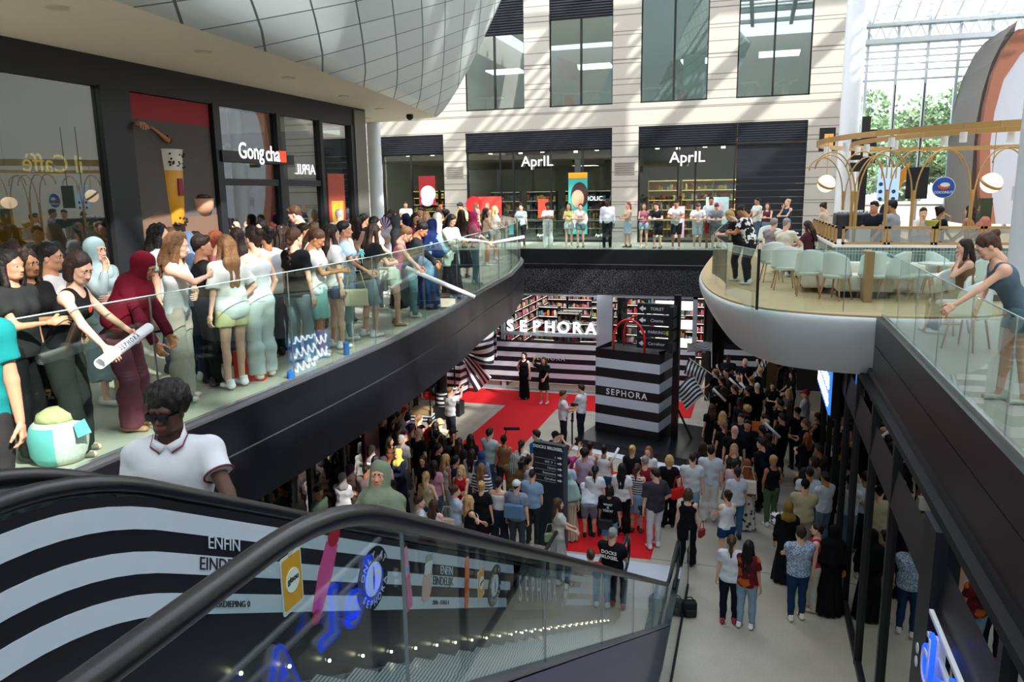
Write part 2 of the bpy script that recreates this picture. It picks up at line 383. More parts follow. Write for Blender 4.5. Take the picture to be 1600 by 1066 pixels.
def skel(pose, fem=True, hy=0.0, hp=0.0):
    d = dict(POSES[pose]) if isinstance(pose, str) else dict(pose)
    lean = d.get('lean', 0); sit = d.get('sit'); pz = d.get('pz', .93); sw = d.get('sway', 0); twist = d.get('twist', 0)
    sh = .158 if fem else .185; hw = .092 if fem else .086
    P = V3(sw, -.12*lean if not sit else 0, (sit+.10) if sit else pz); R = rotm(twist, lean)
    J = dict(P=P, R=R, fem=fem, sit=sit, lean=lean)
    J['W'] = P+R @ V3(0, 0, .13); J['C'] = P+R @ V3(-sw*.6, .0, .34); J['N'] = P+R @ V3(-sw*.6, -.015, .515)
    J['SR'] = P+R @ V3(sh-sw*.6, -.005, .455); J['SL'] = P+R @ V3(-sh-sw*.6, -.005, .455)
    Rn = rotm(twist, lean*.6); J['H'] = J['N']+Rn @ V3(0, .022, .085)
    J['HR'] = rotm(hy+twist, hp+lean*.5)
    for s, c in ((1, 'R'), (-1, 'L')):
        t, pole = d[c] if not isinstance(d[c], str) else ARM[d[c]]
        t = V3(t)*V3(s, 1, 1); pole = V3(pole)*V3(s, 1, 1)
        if sit and t[2] > .8: t = t+V3(0, 0, sit+.10-.93)
        if lean and not sit and not isinstance(pose, dict) and pose != 'rail' and t[2] > .9: t = P+R @ (t-V3(0, 0, .93))
        J['E'+c], J['A'+c] = ik(J['S'+c], t, .275, .245, pole)
        hip = P+V3(s*hw, 0, -.03); J['T'+c] = hip
        if sit:
            fy = d.get('fy', .42); an = V3(s*.12, fy, .075); J['K'+c], J['F'+c] = ik(hip, an, .43, .42, V3(0, 1, 1))
        else:
            f = d.get('feet', ((.105, .03), (-.105, -.02)))[0 if s > 0 else 1]
            fz = f[2] if len(f) > 2 else 0
            J["K"+c], J["F"+c] = ik(hip, V3(f[0]+sw*.0, f[1], .075+fz), .405, .405, V3(s*.15, 1, 0))
    return J
def body_prims(J, fat=1.0):
    R, P, W, C, N = J['R'], J['P'], J['W'], J['C'], J['N']; f = J['fem']; X = R @ V3(1, 0, 0); Y = R @ V3(0, 1, 0); fl = (Y, .78)
    w = (.092 if f else .108)*fat
    L = [rc(P-X*.07, P+X*.07, .112*fat if f else .104*fat, k=.04, flat=fl), rc(P+R @ V3(-.02, 0, .05), W-X*.02, w*1.1, w, k=.04, flat=fl), rc(P+R @ V3(.02, 0, .05), W+X*.02, w*1.1, w, k=.04, flat=fl),
         rc(W-X*.03, C-X*.05, w, .108*fat if f else .122*fat, k=.05, flat=fl), rc(W+X*.03, C+X*.05, w, .108*fat if f else .122*fat, k=.05, flat=fl),
         rc(C-X*.06+R @ V3(0, 0, .05), C+X*.06+R @ V3(0, 0, .05), .105 if f else .118, k=.05, flat=fl), rc(J['SL']+X*.02, J['SR']-X*.02, .054, k=.05), rc(N-R @ V3(0, 0, .05), J['H'], .056, .048 if f else .056, k=.05)]
    if f: L += [ell(C+R @ V3(s*.062, .085, .01), (.055, .050, .052), k=.03) for s in (-1, 1)]
    if f: L += [ell(P+R @ V3(s*.055, -.042, -.03), (.070, .068, .075), k=.05) for s in (-1, 1)]
    for c in 'RL':
        m = .9 if f else 1.06; m *= (.4+.6*fat)
        L += [ell(J['S'+c], (.053*m, .056*m, .056*m), k=.03), rc(J['S'+c], J['E'+c], .047*m, .037*m, k=.02), rc(J['E'+c], J['A'+c], .038*m, .024*m, k=.012)]
        K, T, F = J['K'+c], J['T'+c], J['F'+c]
        L += [rc(T, K, .088*fat if f else .082*fat, .053*m, k=.035), rc(K, F, .051*m, .036, k=.02), ell(K+(F-K)*.3+V3(0, -.018, 0), (.045*m, .046*m, .09), k=.03),
              rc(F+V3(0, -.02, -.03), F+V3(0, .13, -.045), .033, .028, k=.02)]
    return L
def hand_frame(J, c):
    """4x4 placing the hand (hangs along -z) on the forearm"""
    A, E = J['A'+c], J['E'+c]; z = E-A; z /= np.linalg.norm(z); s = 1 if c == 'R' else -1
    y = V3(-.6*s, .3, .9) if abs(z[2]) < .75 else V3(0, 1, .2)
    y = y-z*(y @ z); y /= np.linalg.norm(y); x = np.cross(y, z)
    return m4(np.stack([x, y, z], 1) @ np.diag([s, 1, 1]) if s < 0 else np.stack([x, y, z], 1), A+z*.005)
def body_geo(key, J, hb, hh, fat=1.0, curl=.45):
    g = [skin_of(body_prims(J, fat), hb, smooth=1)]
    g.append(xf(cached(('head', hh, J['fem']), lambda: head_geo(hh, fem=J['fem'])), m4(J['HR'], J['H'])))
    for c in 'RL': g.append(xf(cached(('hand', curl, hh), lambda: hand_geo(.0048 if hh < .009 else .0062, curl)), hand_frame(J, c)))
    return join(g)
def folds(amp, seed=0, f=22.0):
    r = np.random.RandomState(seed); K = r.normal(size=(5, 3))*f*np.array([1, 1, .6]); ph = r.uniform(0, 6.3, 5)
    return lambda P: amp*sum(np.sin(P @ K[i]+ph[i]+1.5*np.sin(P[..., 2]*9+i)) for i in range(5))/2.2
def top_geo(J, kind, h, fat=1.0, seed=0):
    """tank, tee, long, crop, strap, coat, loose, tube"""
    R, P, W, C, N = J['R'], J['P'], J['W'], J['C'], J['N']; f = J['fem']; X = R @ V3(1, 0, 0); Y = R @ V3(0, 1, 0); Z = R @ V3(0, 0, 1); fl = (Y, .80)
    g = .018 if kind in ('tank', 'strap', 'crop', 'tube') else .032 if kind in ('loose', 'coat', 'long2') else .026
    w = (.094 if f else .110)*fat+g+(.012 if kind in ('loose', 'tee', 'coat') else 0); c = (.108 if f else .122)*fat+g
    L = [rc(P-X*.065, P+X*.065, (.114 if f else .106)*fat+g, k=.04, flat=fl), rc(P+X*.02, W+X*.02, w*1.06, w, k=.04, flat=fl), rc(P-X*.02, W-X*.02, w*1.06, w, k=.04, flat=fl),
         rc(W-X*.03, C-X*.05, w, c, k=.05, flat=fl), rc(W+X*.03, C+X*.05, w, c, k=.05, flat=fl), rc(C-X*.06+Z*.05, C+X*.06+Z*.05, c-.002, k=.05, flat=fl)]
    if f: L += [ell(C+R @ V3(s*.062, .085, .01), (.055+g, .050+g*.8, .052+g), k=.03) for s in (-1, 1)]
    if f: L += [ell(P+R @ V3(s*.055, -.042, -.03), (.068+g*.8, .066+g*.7, .075+g*.8), k=.05) for s in (-1, 1)]
    hem = {'crop': .12, 'tube': .10, 'coat': -.28, 'loose': -.12, 'tee': -.06, 'long': -.05, 'polo': -.08}.get(kind, -.02)
    planes = [(P+Z*hem, -Z)]
    if kind in ('tank', 'strap', 'crop', 'tube'):
        if kind != 'tube': L += [rc(J['S'+k]+(-X if k == 'R' else X)*.055+Z*.015, C+(X if k == 'R' else -X)*.07+Z*.04, .050+g*.4, .07, k=.03) for k in 'RL']
        planes.append((C+Z*(.135 if kind in ('tank', 'crop') else .09), Z*1.0)) if kind == 'tube' else None
        if kind != 'tube': L += [ell(N+Y*.035+Z*.015, (.072, .085, .085 if kind == 'tank' else .125), sub=True, k=.01)]
    else:
        L.append(rc(J['SL']+X*.02, J['SR']-X*.02, .054+g*.75, k=.05)); m = (.9 if f else 1.06)*(.4+.6*fat)
        for k in 'RL':
            S, E, A = J['S'+k], J['E'+k], J['A'+k]; d = (E-S)/np.linalg.norm(E-S)
            L.append(ell(S, (.053*m+g*.8,)*3, k=.03))
            if kind in ('long', 'coat', 'long2'):
                e = (A-E)/np.linalg.norm(A-E)
                L += [rc(S, E, .047*m+g*.8, .037*m+g*.8, k=.02), rc(E, A, .038*m+g*.8, .027*m+g*.7, k=.02, clip=(A-e*.01, e))]
            else:
                q = .80 if kind == 'loose' else .58
                L.append(rc(S, E, .047*m+g*.9, .042*m+g*1.3, k=.02, clip=(S+(E-S)*q, d)))
        L.append(ell(N+Z*.045+Y*.02, (.062, .068, .060), sub=True, k=.01))
        if kind == 'coat': pass
    if kind in ('coat',): L += [rc(P-X*.06-Z*.0, P-X*.07-Z*.22, .13, .15, k=.04, flat=fl), rc(P+X*.06, P+X*.07-Z*.22, .13, .15, k=.04, flat=fl)]
    return skin_of(L, h, noise=folds(.004 if kind in ('tank', 'crop', 'tube', 'strap') else .0065, seed), planes=planes, smooth=1)
def bottom_geo(J, kind, h, fat=1.0, seed=0):
    """trousers, wide, leggings, shorts, bermuda, skirt, mini, dress, abaya"""
    R, P = J['R'], J['P']; f = J['fem']; X = R @ V3(1, 0, 0); Y = R @ V3(0, 1, 0); Z = R @ V3(0, 0, 1); fl = (Y, .80)
    rP = (.116 if f else .108)*fat+.008; planes = [(P+Z*.10, Z)]
    L = [rc(P-X*.067, P+X*.067, rP, k=.04, flat=fl), rc(P-X*.03+Z*.05, P-X*.03+Z*.13, rP*.93, rP*.86, k=.04, flat=fl), rc(P+X*.03+Z*.05, P+X*.03+Z*.13, rP*.93, rP*.86, k=.04, flat=fl)]
    if f: L += [ell(P+R @ V3(s*.055, -.042, -.03), (.082, .078, .088), k=.05) for s in (-1, 1)]
    nz = folds(.0055, seed, 18)
    if kind in ('skirt', 'mini', 'dress', 'abaya', 'gown') and not J['sit']:
        top = P-V3(0, 0, .03); fz = {'mini': .55, 'skirt': .30, 'dress': .42, 'abaya': .05, 'gown': .06}[kind]
        c = (J['FR']+J['FL'])/2; b = V3(c[0], c[1], fz); r1 = {'mini': .17, 'skirt': .24, 'dress': .21, 'abaya': .23, 'gown': .15}[kind]
        L.append(rc(top-V3(.03, 0, 0), b-V3(.05, 0, .1), .135*fat, r1, k=.05, flat=(V3(0, 1, 0), .85), clip=(V3(0, 0, fz), V3(0, 0, -1))))
        L.append(rc(top+V3(.03, 0, 0), b+V3(.05, 0, -.1), .135*fat, r1, k=.05, flat=(V3(0, 1, 0), .85), clip=(V3(0, 0, fz), V3(0, 0, -1))))
        def nz(Pp, z0=top[2]):
            a = np.arctan2(Pp[..., 1]-c[1], Pp[..., 0]-c[0]); k = np.clip((z0-Pp[..., 2])*1.6, 0, 1)
            return .011*k*np.sin(a*11+seed+3*np.sin(Pp[..., 2]*2))
    else:
        k1 = {'trousers': (.070, .058), 'jeans': (.068, .055), 'wide': (.088, .105), 'leggings': (.058, .043), 'shorts': (.105, 0), 'bermuda': (.09, 0), 'mini': (.1, 0), 'skirt': (.1, .1), 'dress': (.1, .1), 'abaya': (.12, .13), 'gown': (.1, .1)}[kind]
        th = .014 if kind == 'leggings' else .020 if kind != 'wide' else .028
        for c in 'RL':
            T, K, F = J['T'+c], J['K'+c], J['F'+c]; d = (K-T)/np.linalg.norm(K-T)
            if kind in ('shorts', 'bermuda', 'mini'):
                q = .42 if kind == 'shorts' else .95 if kind == 'bermuda' else .5
                L.append(rc(T, K, .090*fat+th, k1[0]*(1 if kind != 'shorts' else .95), k=.03, clip=(T+(K-T)*q, d)))
            else:
                e = (F-K)/np.linalg.norm(F-K)
                L += [rc(T, K, .090*fat+th, k1[0], k=.03), rc(K, F, k1[0], k1[1], k=.02, clip=(F+e*.02, e)), ell(K+(F-K)*.3+V3(0, -.018, 0), (max(k1[1], .055),)*2+(.1,), k=.03)]
    return skin_of(L, h, noise=nz, planes=planes, smooth=1)
def shoe_geo(h=.011, kind='sneaker'):
    P = [rc((0, -.05, -.035), (0, .115, -.045), .040, .036, k=.02, flat=(V3(0, 0, 1), .8)), rc((0, -.04, -.03), (0, -.035, .02), .040, .044, k=.03)]
    return skin_of(P, h, planes=[((0, 0, -.074), (0, 0, -1)), ((0, 0, .03 if kind == 'sneaker' else -.01), (0, .25, 1))])
# hair, in the head's own frame
def hair_geo(kind, h, seed=0):
    cap = [ell((0, -.020, .132), (.086, .100, .098), k=.02)]
    face = [ell((0, .115, .055), (.074, .085, .085), sub=True, k=.012)]
    sides = [ell((s*.072, .0, .085), (.018, .05, .05), k=.02) for s in (-1, 1)]
    nape = [rc((0, -.075, .10), (0, -.068, .03), .048, .036, k=.02)]
    nz = folds(.0035, seed, 60)
    if kind == 'short': P = cap+[rc((0, -.07, .10), (0, -.075, .06), .042, .03, k=.02)]+[ell((0, .06, .185), (.06, .035, .03), k=.02)]+face+[ell((s*.095, .0, .05), (.03, .03, .05), sub=True, k=.01) for s in (-1, 1)]
    elif kind == 'fade': P = [ell((0, -.012, .135), (.079, .096, .094), k=.02), rc((0, -.07, .10), (0, -.07, .065), .035, .028, k=.02)]+face+[ell((s*.10, .0, .05), (.034, .05, .06), sub=True, k=.01) for s in (-1, 1)]
    elif kind == 'afro': P = [ell((0, -.03, .155), (.115, .12, .108), k=.02), rc((0, -.09, .11), (0, -.08, .06), .05, .04, k=.03)]+[ell((0, .12, .04), (.085, .08, .088), sub=True, k=.012)]; nz = folds(.006, seed, 100)
    elif kind == 'bun': P = cap+nape+[ell((0, -.115, .17), (.045, .040, .042), k=.012)]+face
    elif kind == 'pony': P = cap+nape+[ell((0, -.118, .13), (.03, .03, .03), k=.015), rc((0, -.13, .13), (0, -.14, -.02), .034, .034, k=.02), rc((0, -.14, -.02), (0, -.12, -.17), .034, .012, k=.02)]+face
    elif kind == 'braid':
        P = cap+nape+face+[ell((s*.012, -.115-.012*math.sin(i*.3), .10-i*.034), (.024-.0008*i, .020, .024), k=.006) for i in range(12) for s in ((-1) ** i,)]
    elif kind == 'bob': P = cap+nape+[rc((s*.068, -.02, .11), (s*.074, .0, .0), .034, .030, k=.02) for s in (-1, 1)]+[rc((-.04, -.075, .09), (-.04, -.065, .0), .048, .042, k=.03), rc((.04, -.075, .09), (.04, -.065, .0), .048, .042, k=.03)]+face
    elif kind in ('long', 'curly', 'verylong'):
        c = 1.25 if kind == 'curly' else 1.0; zz = -.34 if kind == 'verylong' else -.21
        P = cap+[rc((s*.064, -.015, .11), (s*.082, .015, -.06), .036*c, .030*c, k=.02) for s in (-1, 1)]+[rc((s*.082, .015, -.06), (s*.085, .03, -.17), .030*c, .014, k=.02) for s in (-1, 1)]
        P += [rc((s*.035, -.08, .10), (s*.05, -.105, -.08), .050*c, .050*c, k=.03, flat=(V3(0, 1, 0), .75)) for s in (-1, 1)]
        P += [rc((s*.05, -.105, -.08), (s*.035, -.125, zz), .050*c, .028*c, k=.03, flat=(V3(0, 1, 0), .6)) for s in (-1, 1)]+face
        if kind == 'curly': nz = folds(.011, seed, 75)
    elif kind == 'hijab':
        P = [ell((0, -.022, .125), (.097, .108, .112), k=.03), ell((0, .015, .06), (.085, .082, .10), k=.03), rc((0, -.01, .0), (0, -.015, -.10), .082, .125, k=.04),
             rc((-.08, -.02, -.13), (.08, -.02, -.13), .085, k=.05), ell((0, .06, -.14), (.12, .08, .10), k=.04), ell((0, .128, .066), (.056, .075, .076), sub=True, k=.010)]; nz = folds(.006, seed, 26)
    elif kind == 'longhijab':
        P = [ell((0, -.022, .125), (.098, .110, .114), k=.03), ell((0, .015, .06), (.088, .084, .10), k=.03), rc((0, -.01, .0), (0, -.02, -.10), .085, .15, k=.05),
             rc((-.12, -.02, -.14), (-.16, .0, -.42), .10, .14, k=.06), rc((.12, -.02, -.14), (.16, .0, -.42), .10, .14, k=.06), rc((0, .03, -.14), (0, .05, -.45), .13, .16, k=.06), rc((0, -.06, -.14), (0, -.06, -.45), .11, .15, k=.06), ell((0, .132, .068), (.060, .085, .080), sub=True, k=.010)]
        nz = folds(.007, seed, 24)
        return skin_of(P, h*1.4, noise=nz, planes=[((0, 0, -.50), (0, 0, -1))], smooth=1)
    elif kind == 'cap': P = [ell((0, -.018, .138), (.087, .103, .098), k=.01, clip=(V3(0, 0, .115), V3(0, 0, -1))), ell((0, .105, .125), (.062, .075, .010), k=.012)]; nz = None
    elif kind == 'bucket': P = [ell((0, -.018, .145), (.09, .105, .095), k=.01, clip=(V3(0, 0, .12), V3(0, 0, -1))), rc((0, -.01, .135), (0, -.01, .11), .10, .14, k=.01, clip=(V3(0, 0, .105), V3(0, 0, -1)))]; nz = None
    return skin_of(P, h, noise=nz, smooth=1)

def dim(c, k=.90):
    c = c.lstrip('#'); return tuple(int(c[i:i+2], 16)/255*k for i in (0, 2, 4))
def skinmat(c): return mat(c, .55, name='skin', noise=.05, nscale=5, spec=.35)
def clothmat(c, noise=.10): return mat(dim(c), .85, name='cloth', noise=noise, nscale=14, bump=.15, spec=.15)
def hairmat(c): return mat(c, .55, name='hair strands', noise=.35, nscale=45, bump=.5, spec=.3)
def patmat(kind, a, b, s=30):
    def bd(nt, p):
        t = nt.nodes.new('ShaderNodeTexCoord')
        if kind == 'stripes':
            q = nt.nodes.new('ShaderNodeSeparateXYZ'); nt.links.new(t.outputs['Object'], q.inputs[0]); f = nt.nodes.new('ShaderNodeMath'); f.operation = 'MULTIPLY'; f.inputs[1].default_value = s
            g = nt.nodes.new('ShaderNodeMath'); g.operation = 'FRACT'; nt.links.new(q.outputs[2], f.inputs[0]); nt.links.new(f.outputs[0], g.inputs[0]); src = g.outputs[0]; st = [(0, a), (.55, b)]
        elif kind == 'pleats':
            q = nt.nodes.new('ShaderNodeTexWave'); q.inputs['Scale'].default_value = s; nt.links.new(t.outputs['Object'], q.inputs['Vector']); src = q.outputs['Fac']; st = [(0, a), (.5, b)]
        else:
            q = nt.nodes.new('ShaderNodeTexVoronoi' if kind == 'dots' else 'ShaderNodeTexNoise'); q.inputs['Scale'].default_value = s; nt.links.new(t.outputs['Object'], q.inputs['Vector'])
            src = q.outputs['Distance'] if kind == 'dots' else q.outputs['Fac']; st = [(0, a), (.35 if kind == 'dots' else .5, b)]
        nt.links.new(ramp(nt, src, st, 'CONSTANT'), p.inputs['Base Color'])
    return nodemat('%s %s %s %s' % (kind, a, b, s), bd, .8, .2)
SK = dict(l='#e0b096', m='#c98f70', t='#b07a55', b='#7b4f37', d='#4a2e22', p='#e6bfaa')
HC = dict(k='#15100f', d='#2b1c16', b='#4a3022', l='#7a573a', y='#c19a66', g='#8f8a85', r='#8a4526', w='#c9c4bc')
def cm(c):
    if c is None: return None
    if isinstance(c, bpy.types.Material): return c
    return clothmat(c)
LIP, IRIS, EYEW = None, None, None
def person(label, x, y, z=0.0, face=0.0, h=1.68, pose='stand', fem=True, skin='l', hair=('long', 'b'), top=('tee', '#eeeeee'), bot=('trousers', '#222222'), shoes='#eeeeee',
           hy=0.0, hp=0.0, fat=1.0, res=1, group=None, dress=False, seedn=None, hairm=None, curl=.45, parts=None):
    """face: heading in degrees, 0 looks away from the camera (+Y), 180 towards it. Returns (object, skeleton, matrix)"""
    hb, hh, hc = ((.022, .0095, .020), (.015, .0068, .0135), (.012, .0055, .0105))[res-1] if res > 0 else (.03, .013, .03)
    pk = pose if isinstance(pose, str) else str(sorted(pose.items())); hy, hp = round(hy, 1), round(hp, 1)
    J = cached(('J', pk, fem, hy, hp), lambda: skel(pose, fem, hy, hp))
    bk = ('body', pk, fem, hy, hp, hb, hh, fat, curl)
    me = cached(bk, lambda: np_mesh('person', body_geo(bk, J, hb, hh, fat, curl), 5))
    o = bpy.data.objects.new('person', me); COL.objects.link(o)
    s = h/1.70; o.location = (x, y, z); o.rotation_euler = (0, 0, math.radians(face)); o.scale = (s, s, s)
    for sl, mm in zip(o.material_slots, (skinmat(SK.get(skin, skin)), mat('#b27670' if skin in 'lmp' else '#7a3f38', .4, name='lips'), hairmat(HC.get(hair[1] if hair and hair[1] in HC else 'd')),
                                         mat('#e8e4e0', .2, name='eye white'), mat('#2b1a12', .15, name='iris'))): sl.link = 'OBJECT'; sl.material = mm
    tag(o, label, 'person', group)
    M = Matrix.Translation((x, y, z)) @ Matrix.Rotation(math.radians(face), 4, 'Z') @ Matrix.Scale(s, 4)
    def child(name, key, fn, mt, loc=None, rot=None):
        cme = cached(key, lambda: np_mesh(name, fn(), 1))
        c = bpy.data.objects.new(name, cme); COL.objects.link(c); c.parent = o
        if loc is not None: c.location = loc
        if rot is not None: c.rotation_euler = Matrix(rot.tolist()).to_euler()
        smat(c, mt); return c
    if hair:
        k = hair[0]
        nm = {'hijab': 'headscarf', 'longhijab': 'headscarf', 'cap': 'cap', 'bucket': 'hat'}.get(k, 'hair')
        hm = hairm or (hairmat(HC[hair[1]]) if hair[1] in HC and nm == 'hair' else cm(hair[1]))
        hc2 = .011 if res == 1 else .0085 if res == 2 else .0065
        child(nm, ('hair', k, hc2), lambda: hair_geo(k, hc2, 3), hm, J['H'], J['HR'])
        if k in ('cap', 'bucket'): child('hair', ('hair', 'fade', hc2), lambda: hair_geo('fade', hc2, 3), hairmat(HC['d']), J['H'], J['HR'])
    if bot:
        nm = 'skirt' if bot[0] in ('skirt', 'mini') else 'shorts' if bot[0] in ('shorts', 'bermuda') else 'dress' if bot[0] in ('dress', 'abaya', 'gown') else 'trousers'
        child(nm, ('bot', pk, fem, bot[0], hc, fat), lambda: bottom_geo(J, bot[0], hc, fat, 1), cm(bot[1]))
    if top:
        child('shirt' if top[0] not in ('coat',) else 'jacket', ('top', pk, fem, top[0], hc, fat), lambda: top_geo(J, top[0], hc, fat, 2), cm(top[1]))
    if shoes:
        for c in 'RL': child('shoe', ('shoe', hb < .014), lambda: shoe_geo(.011 if hb > .014 else .008), mat(shoes, .6, name='shoe'), J['F'+c], None)
    return o, J, M
def hand_at(r, c='R', off=(0, 0, -.09)):
    o, J, M = r; F = Matrix(hand_frame(J, c).tolist()); return M @ F @ Vector(off if c == 'R' else (off[0], off[1], off[2]))
def hpos(px, py, z0, h, cx=0): return at(px, py, z0+h)
# ================================================================ MATERIALS OF THE PLACE
BLACK = mat('#121318', .32, name='black lacquered metal', spec=.5)
DARK = mat('#0e0f12', .6, name='dark frame')
WHITE = mat('#e9ebee', .4, name='white paint')
WHITE_C = mat('#dfe4ea', .35, name='white column paint')
CHROME = mat('#b9bcc0', .25, .9, name='steel')
RED = mat('#d4101c', .85, name='red carpet', noise=.06, nscale=60, bump=.1)
GLASS = glass('clear glass', (.88, .95, .93), .03, 1.0)
GLASS_D = glass('shop glass', (.42, .50, .49), .07, 1.3)
MIRROR = glass('dark mirror glass', (.14, .16, .15), .30, 1.0, gcol=(.85, .88, .85))
GLASS_T = glass('tinted glass', (.52, .66, .62), .16, 1.2)
GOLD = mat('#b8925a', .4, .35, name='brushed gold')
SOF = mat('#e2d7c4', .75, name='soffit plaster')
def _concrete(nt, p):
    t = nt.nodes.new('ShaderNodeTexCoord'); n = nt.nodes.new('ShaderNodeTexNoise'); n.inputs['Scale'].default_value = 1.1; n.inputs['Detail'].default_value = 6
    v = nt.nodes.new('ShaderNodeTexNoise'); v.inputs['Scale'].default_value = 60
    nt.links.new(t.outputs['Object'], n.inputs['Vector']); nt.links.new(t.outputs['Object'], v.inputs['Vector'])
    a = ramp(nt, n.outputs['Fac'], [(.3, '#a29a8c'), (.7, '#beb6a6')]); b = ramp(nt, v.outputs['Fac'], [(.35, '#7d766a'), (.6, '#d6cfc0')])
    x = nt.nodes.new('ShaderNodeMix'); x.data_type = 'RGBA'; x.inputs['Factor'].default_value = .3
    nt.links.new(a, x.inputs['A']); nt.links.new(b, x.inputs['B'])
    s = nt.nodes.new('ShaderNodeSeparateXYZ'); nt.links.new(t.outputs['Object'], s.inputs[0])
    f = nt.nodes.new('ShaderNodeMath'); f.operation = 'PINGPONG'; f.inputs[1].default_value = 2.6; nt.links.new(s.outputs[1], f.inputs[0])
    j = nt.nodes.new('ShaderNodeMath'); j.operation = 'LESS_THAN'; j.inputs[1].default_value = .012; nt.links.new(f.outputs[0], j.inputs[0])
    y = nt.nodes.new('ShaderNodeMix'); y.data_type = 'RGBA'; nt.links.new(j.outputs[0], y.inputs['Factor']); nt.links.new(x.outputs['Result'], y.inputs['A']); y.inputs['B'].default_value = (.09, .085, .08, 1)
    nt.links.new(y.outputs['Result'], p.inputs['Base Color'])
CONC = nodemat('polished concrete', _concrete, .38, .5)
CONC_U = mat('#b5b0a0', .4, name='upper floor stone', noise=.12, nscale=3)
def _clad(nt, p):
    t = nt.nodes.new('ShaderNodeTexCoord'); s = nt.nodes.new('ShaderNodeSeparateXYZ'); nt.links.new(t.outputs['Object'], s.inputs[0])
    out = None
    for per, wdt, off in ((.62, .016, .1), (1.71, .016, .33), (.97, .014, .5)):
        a = nt.nodes.new('ShaderNodeMath'); a.operation = 'MULTIPLY_ADD'; a.inputs[1].default_value = 1/per; a.inputs[2].default_value = off; nt.links.new(s.outputs[2], a.inputs[0])
        f = nt.nodes.new('ShaderNodeMath'); f.operation = 'FRACT'; nt.links.new(a.outputs[0], f.inputs[0])
        l = nt.nodes.new('ShaderNodeMath'); l.operation = 'LESS_THAN'; l.inputs[1].default_value = wdt/per*2.2; nt.links.new(f.outputs[0], l.inputs[0])
        if out is None: out = l.outputs[0]
        else:
            mx = nt.nodes.new('ShaderNodeMath'); mx.operation = 'MAXIMUM'; nt.links.new(out, mx.inputs[0]); nt.links.new(l.outputs[0], mx.inputs[1]); out = mx.outputs[0]
    c = nt.nodes.new('ShaderNodeMix'); c.data_type = 'RGBA'; nt.links.new(out, c.inputs['Factor'])
    c.inputs['A'].default_value = (*srgb('#b2aca2'), 1); c.inputs['B'].default_value = (*srgb('#77706a'), 1)
    nt.links.new(c.outputs['Result'], p.inputs['Base Color'])
CLAD = nodemat('cream facade cladding', _clad, .55, .3)
def _pebble(nt, p):
    t = nt.nodes.new('ShaderNodeTexCoord'); v = nt.nodes.new('ShaderNodeTexVoronoi'); v.inputs['Scale'].default_value = 22
    nt.links.new(t.outputs['Object'], v.inputs['Vector']); nt.links.new(ramp(nt, v.outputs['Distance'], [(0, '#6a6b6e'), (.55, '#1c1d20')]), p.inputs['Base Color'])
    b = nt.nodes.new('ShaderNodeBump'); b.inputs['Strength'].default_value = .6; b.inputs['Distance'].default_value = .03; nt.links.new(v.outputs['Distance'], b.inputs['Height']); nt.links.new(b.outputs[0], p.inputs['Normal'])
PEB = nodemat('perforated dark metal', _pebble, .45, .5, .4)
def _mesh(nt, p):
    t = nt.nodes.new('ShaderNodeTexCoord'); mp = nt.nodes.new('ShaderNodeMapping'); mp.inputs['Scale'].default_value = (1, 12, 26); nt.links.new(t.outputs['Object'], mp.inputs[0])
    v = nt.nodes.new('ShaderNodeTexVoronoi'); v.inputs['Randomness'].default_value = .25; nt.links.new(mp.outputs[0], v.inputs['Vector'])
    nt.links.new(ramp(nt, v.outputs['Distance'], [(0, '#050506'), (.34, '#0b0b0d'), (.5, '#3c3e43')]), p.inputs['Base Color'])
MESHM = nodemat('perforated metal mesh', _mesh, .4, .5, .5)
def _silver(nt, p):
    t = nt.nodes.new('ShaderNodeTexCoord'); b = nt.nodes.new('ShaderNodeTexBrick'); b.offset = 0; b.inputs['Scale'].default_value = 1
    b.inputs['Brick Width'].default_value = 1.0; b.inputs['Row Height'].default_value = 1.0; b.inputs['Mortar Size'].default_value = .02
    b.inputs['Color1'].default_value = (*srgb('#d2dddf'), 1); b.inputs['Color2'].default_value = (*srgb('#c4d0d3'), 1); b.inputs['Mortar'].default_value = (*srgb('#4d585c'), 1)
    nt.links.new(t.outputs['UV'], b.inputs['Vector']); nt.links.new(b.outputs['Color'], p.inputs['Base Color'])
SILVER = nodemat('silver composite panels', _silver, .40, .5, .12)
STRIPE = stripe_mat('sephora wall stripes', .40, 2, .08)
def plain(c, r=.6): return mat(c, r)
def struct(o, **k): o['kind'] = 'structure'; return o
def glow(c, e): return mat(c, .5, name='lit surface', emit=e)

# ================================================================ GROUND FLOOR AND UPPER SLABS
fl = MB().box(-30, 14, -8, 48, -.2, 0).build('floor', CONC); struct(fl)
cp = MB().prism([(-13.8, 26.5), (-8.68, 26.5), (-8.68, 19.2), (-3.92, 19.2), (-3.92, 15.45), (-1.87, 15.55), (-1.87, 20.6), (-6.72, 20.6), (-6.72, 26.5), (-1.9, 26.5), (-1.9, 28.65), (-13.8, 28.65)], .001, .014)
tag(cp.build('carpet', RED), 'bright red carpet laid across the ground floor between the striped store front and the escalators', 'carpet')
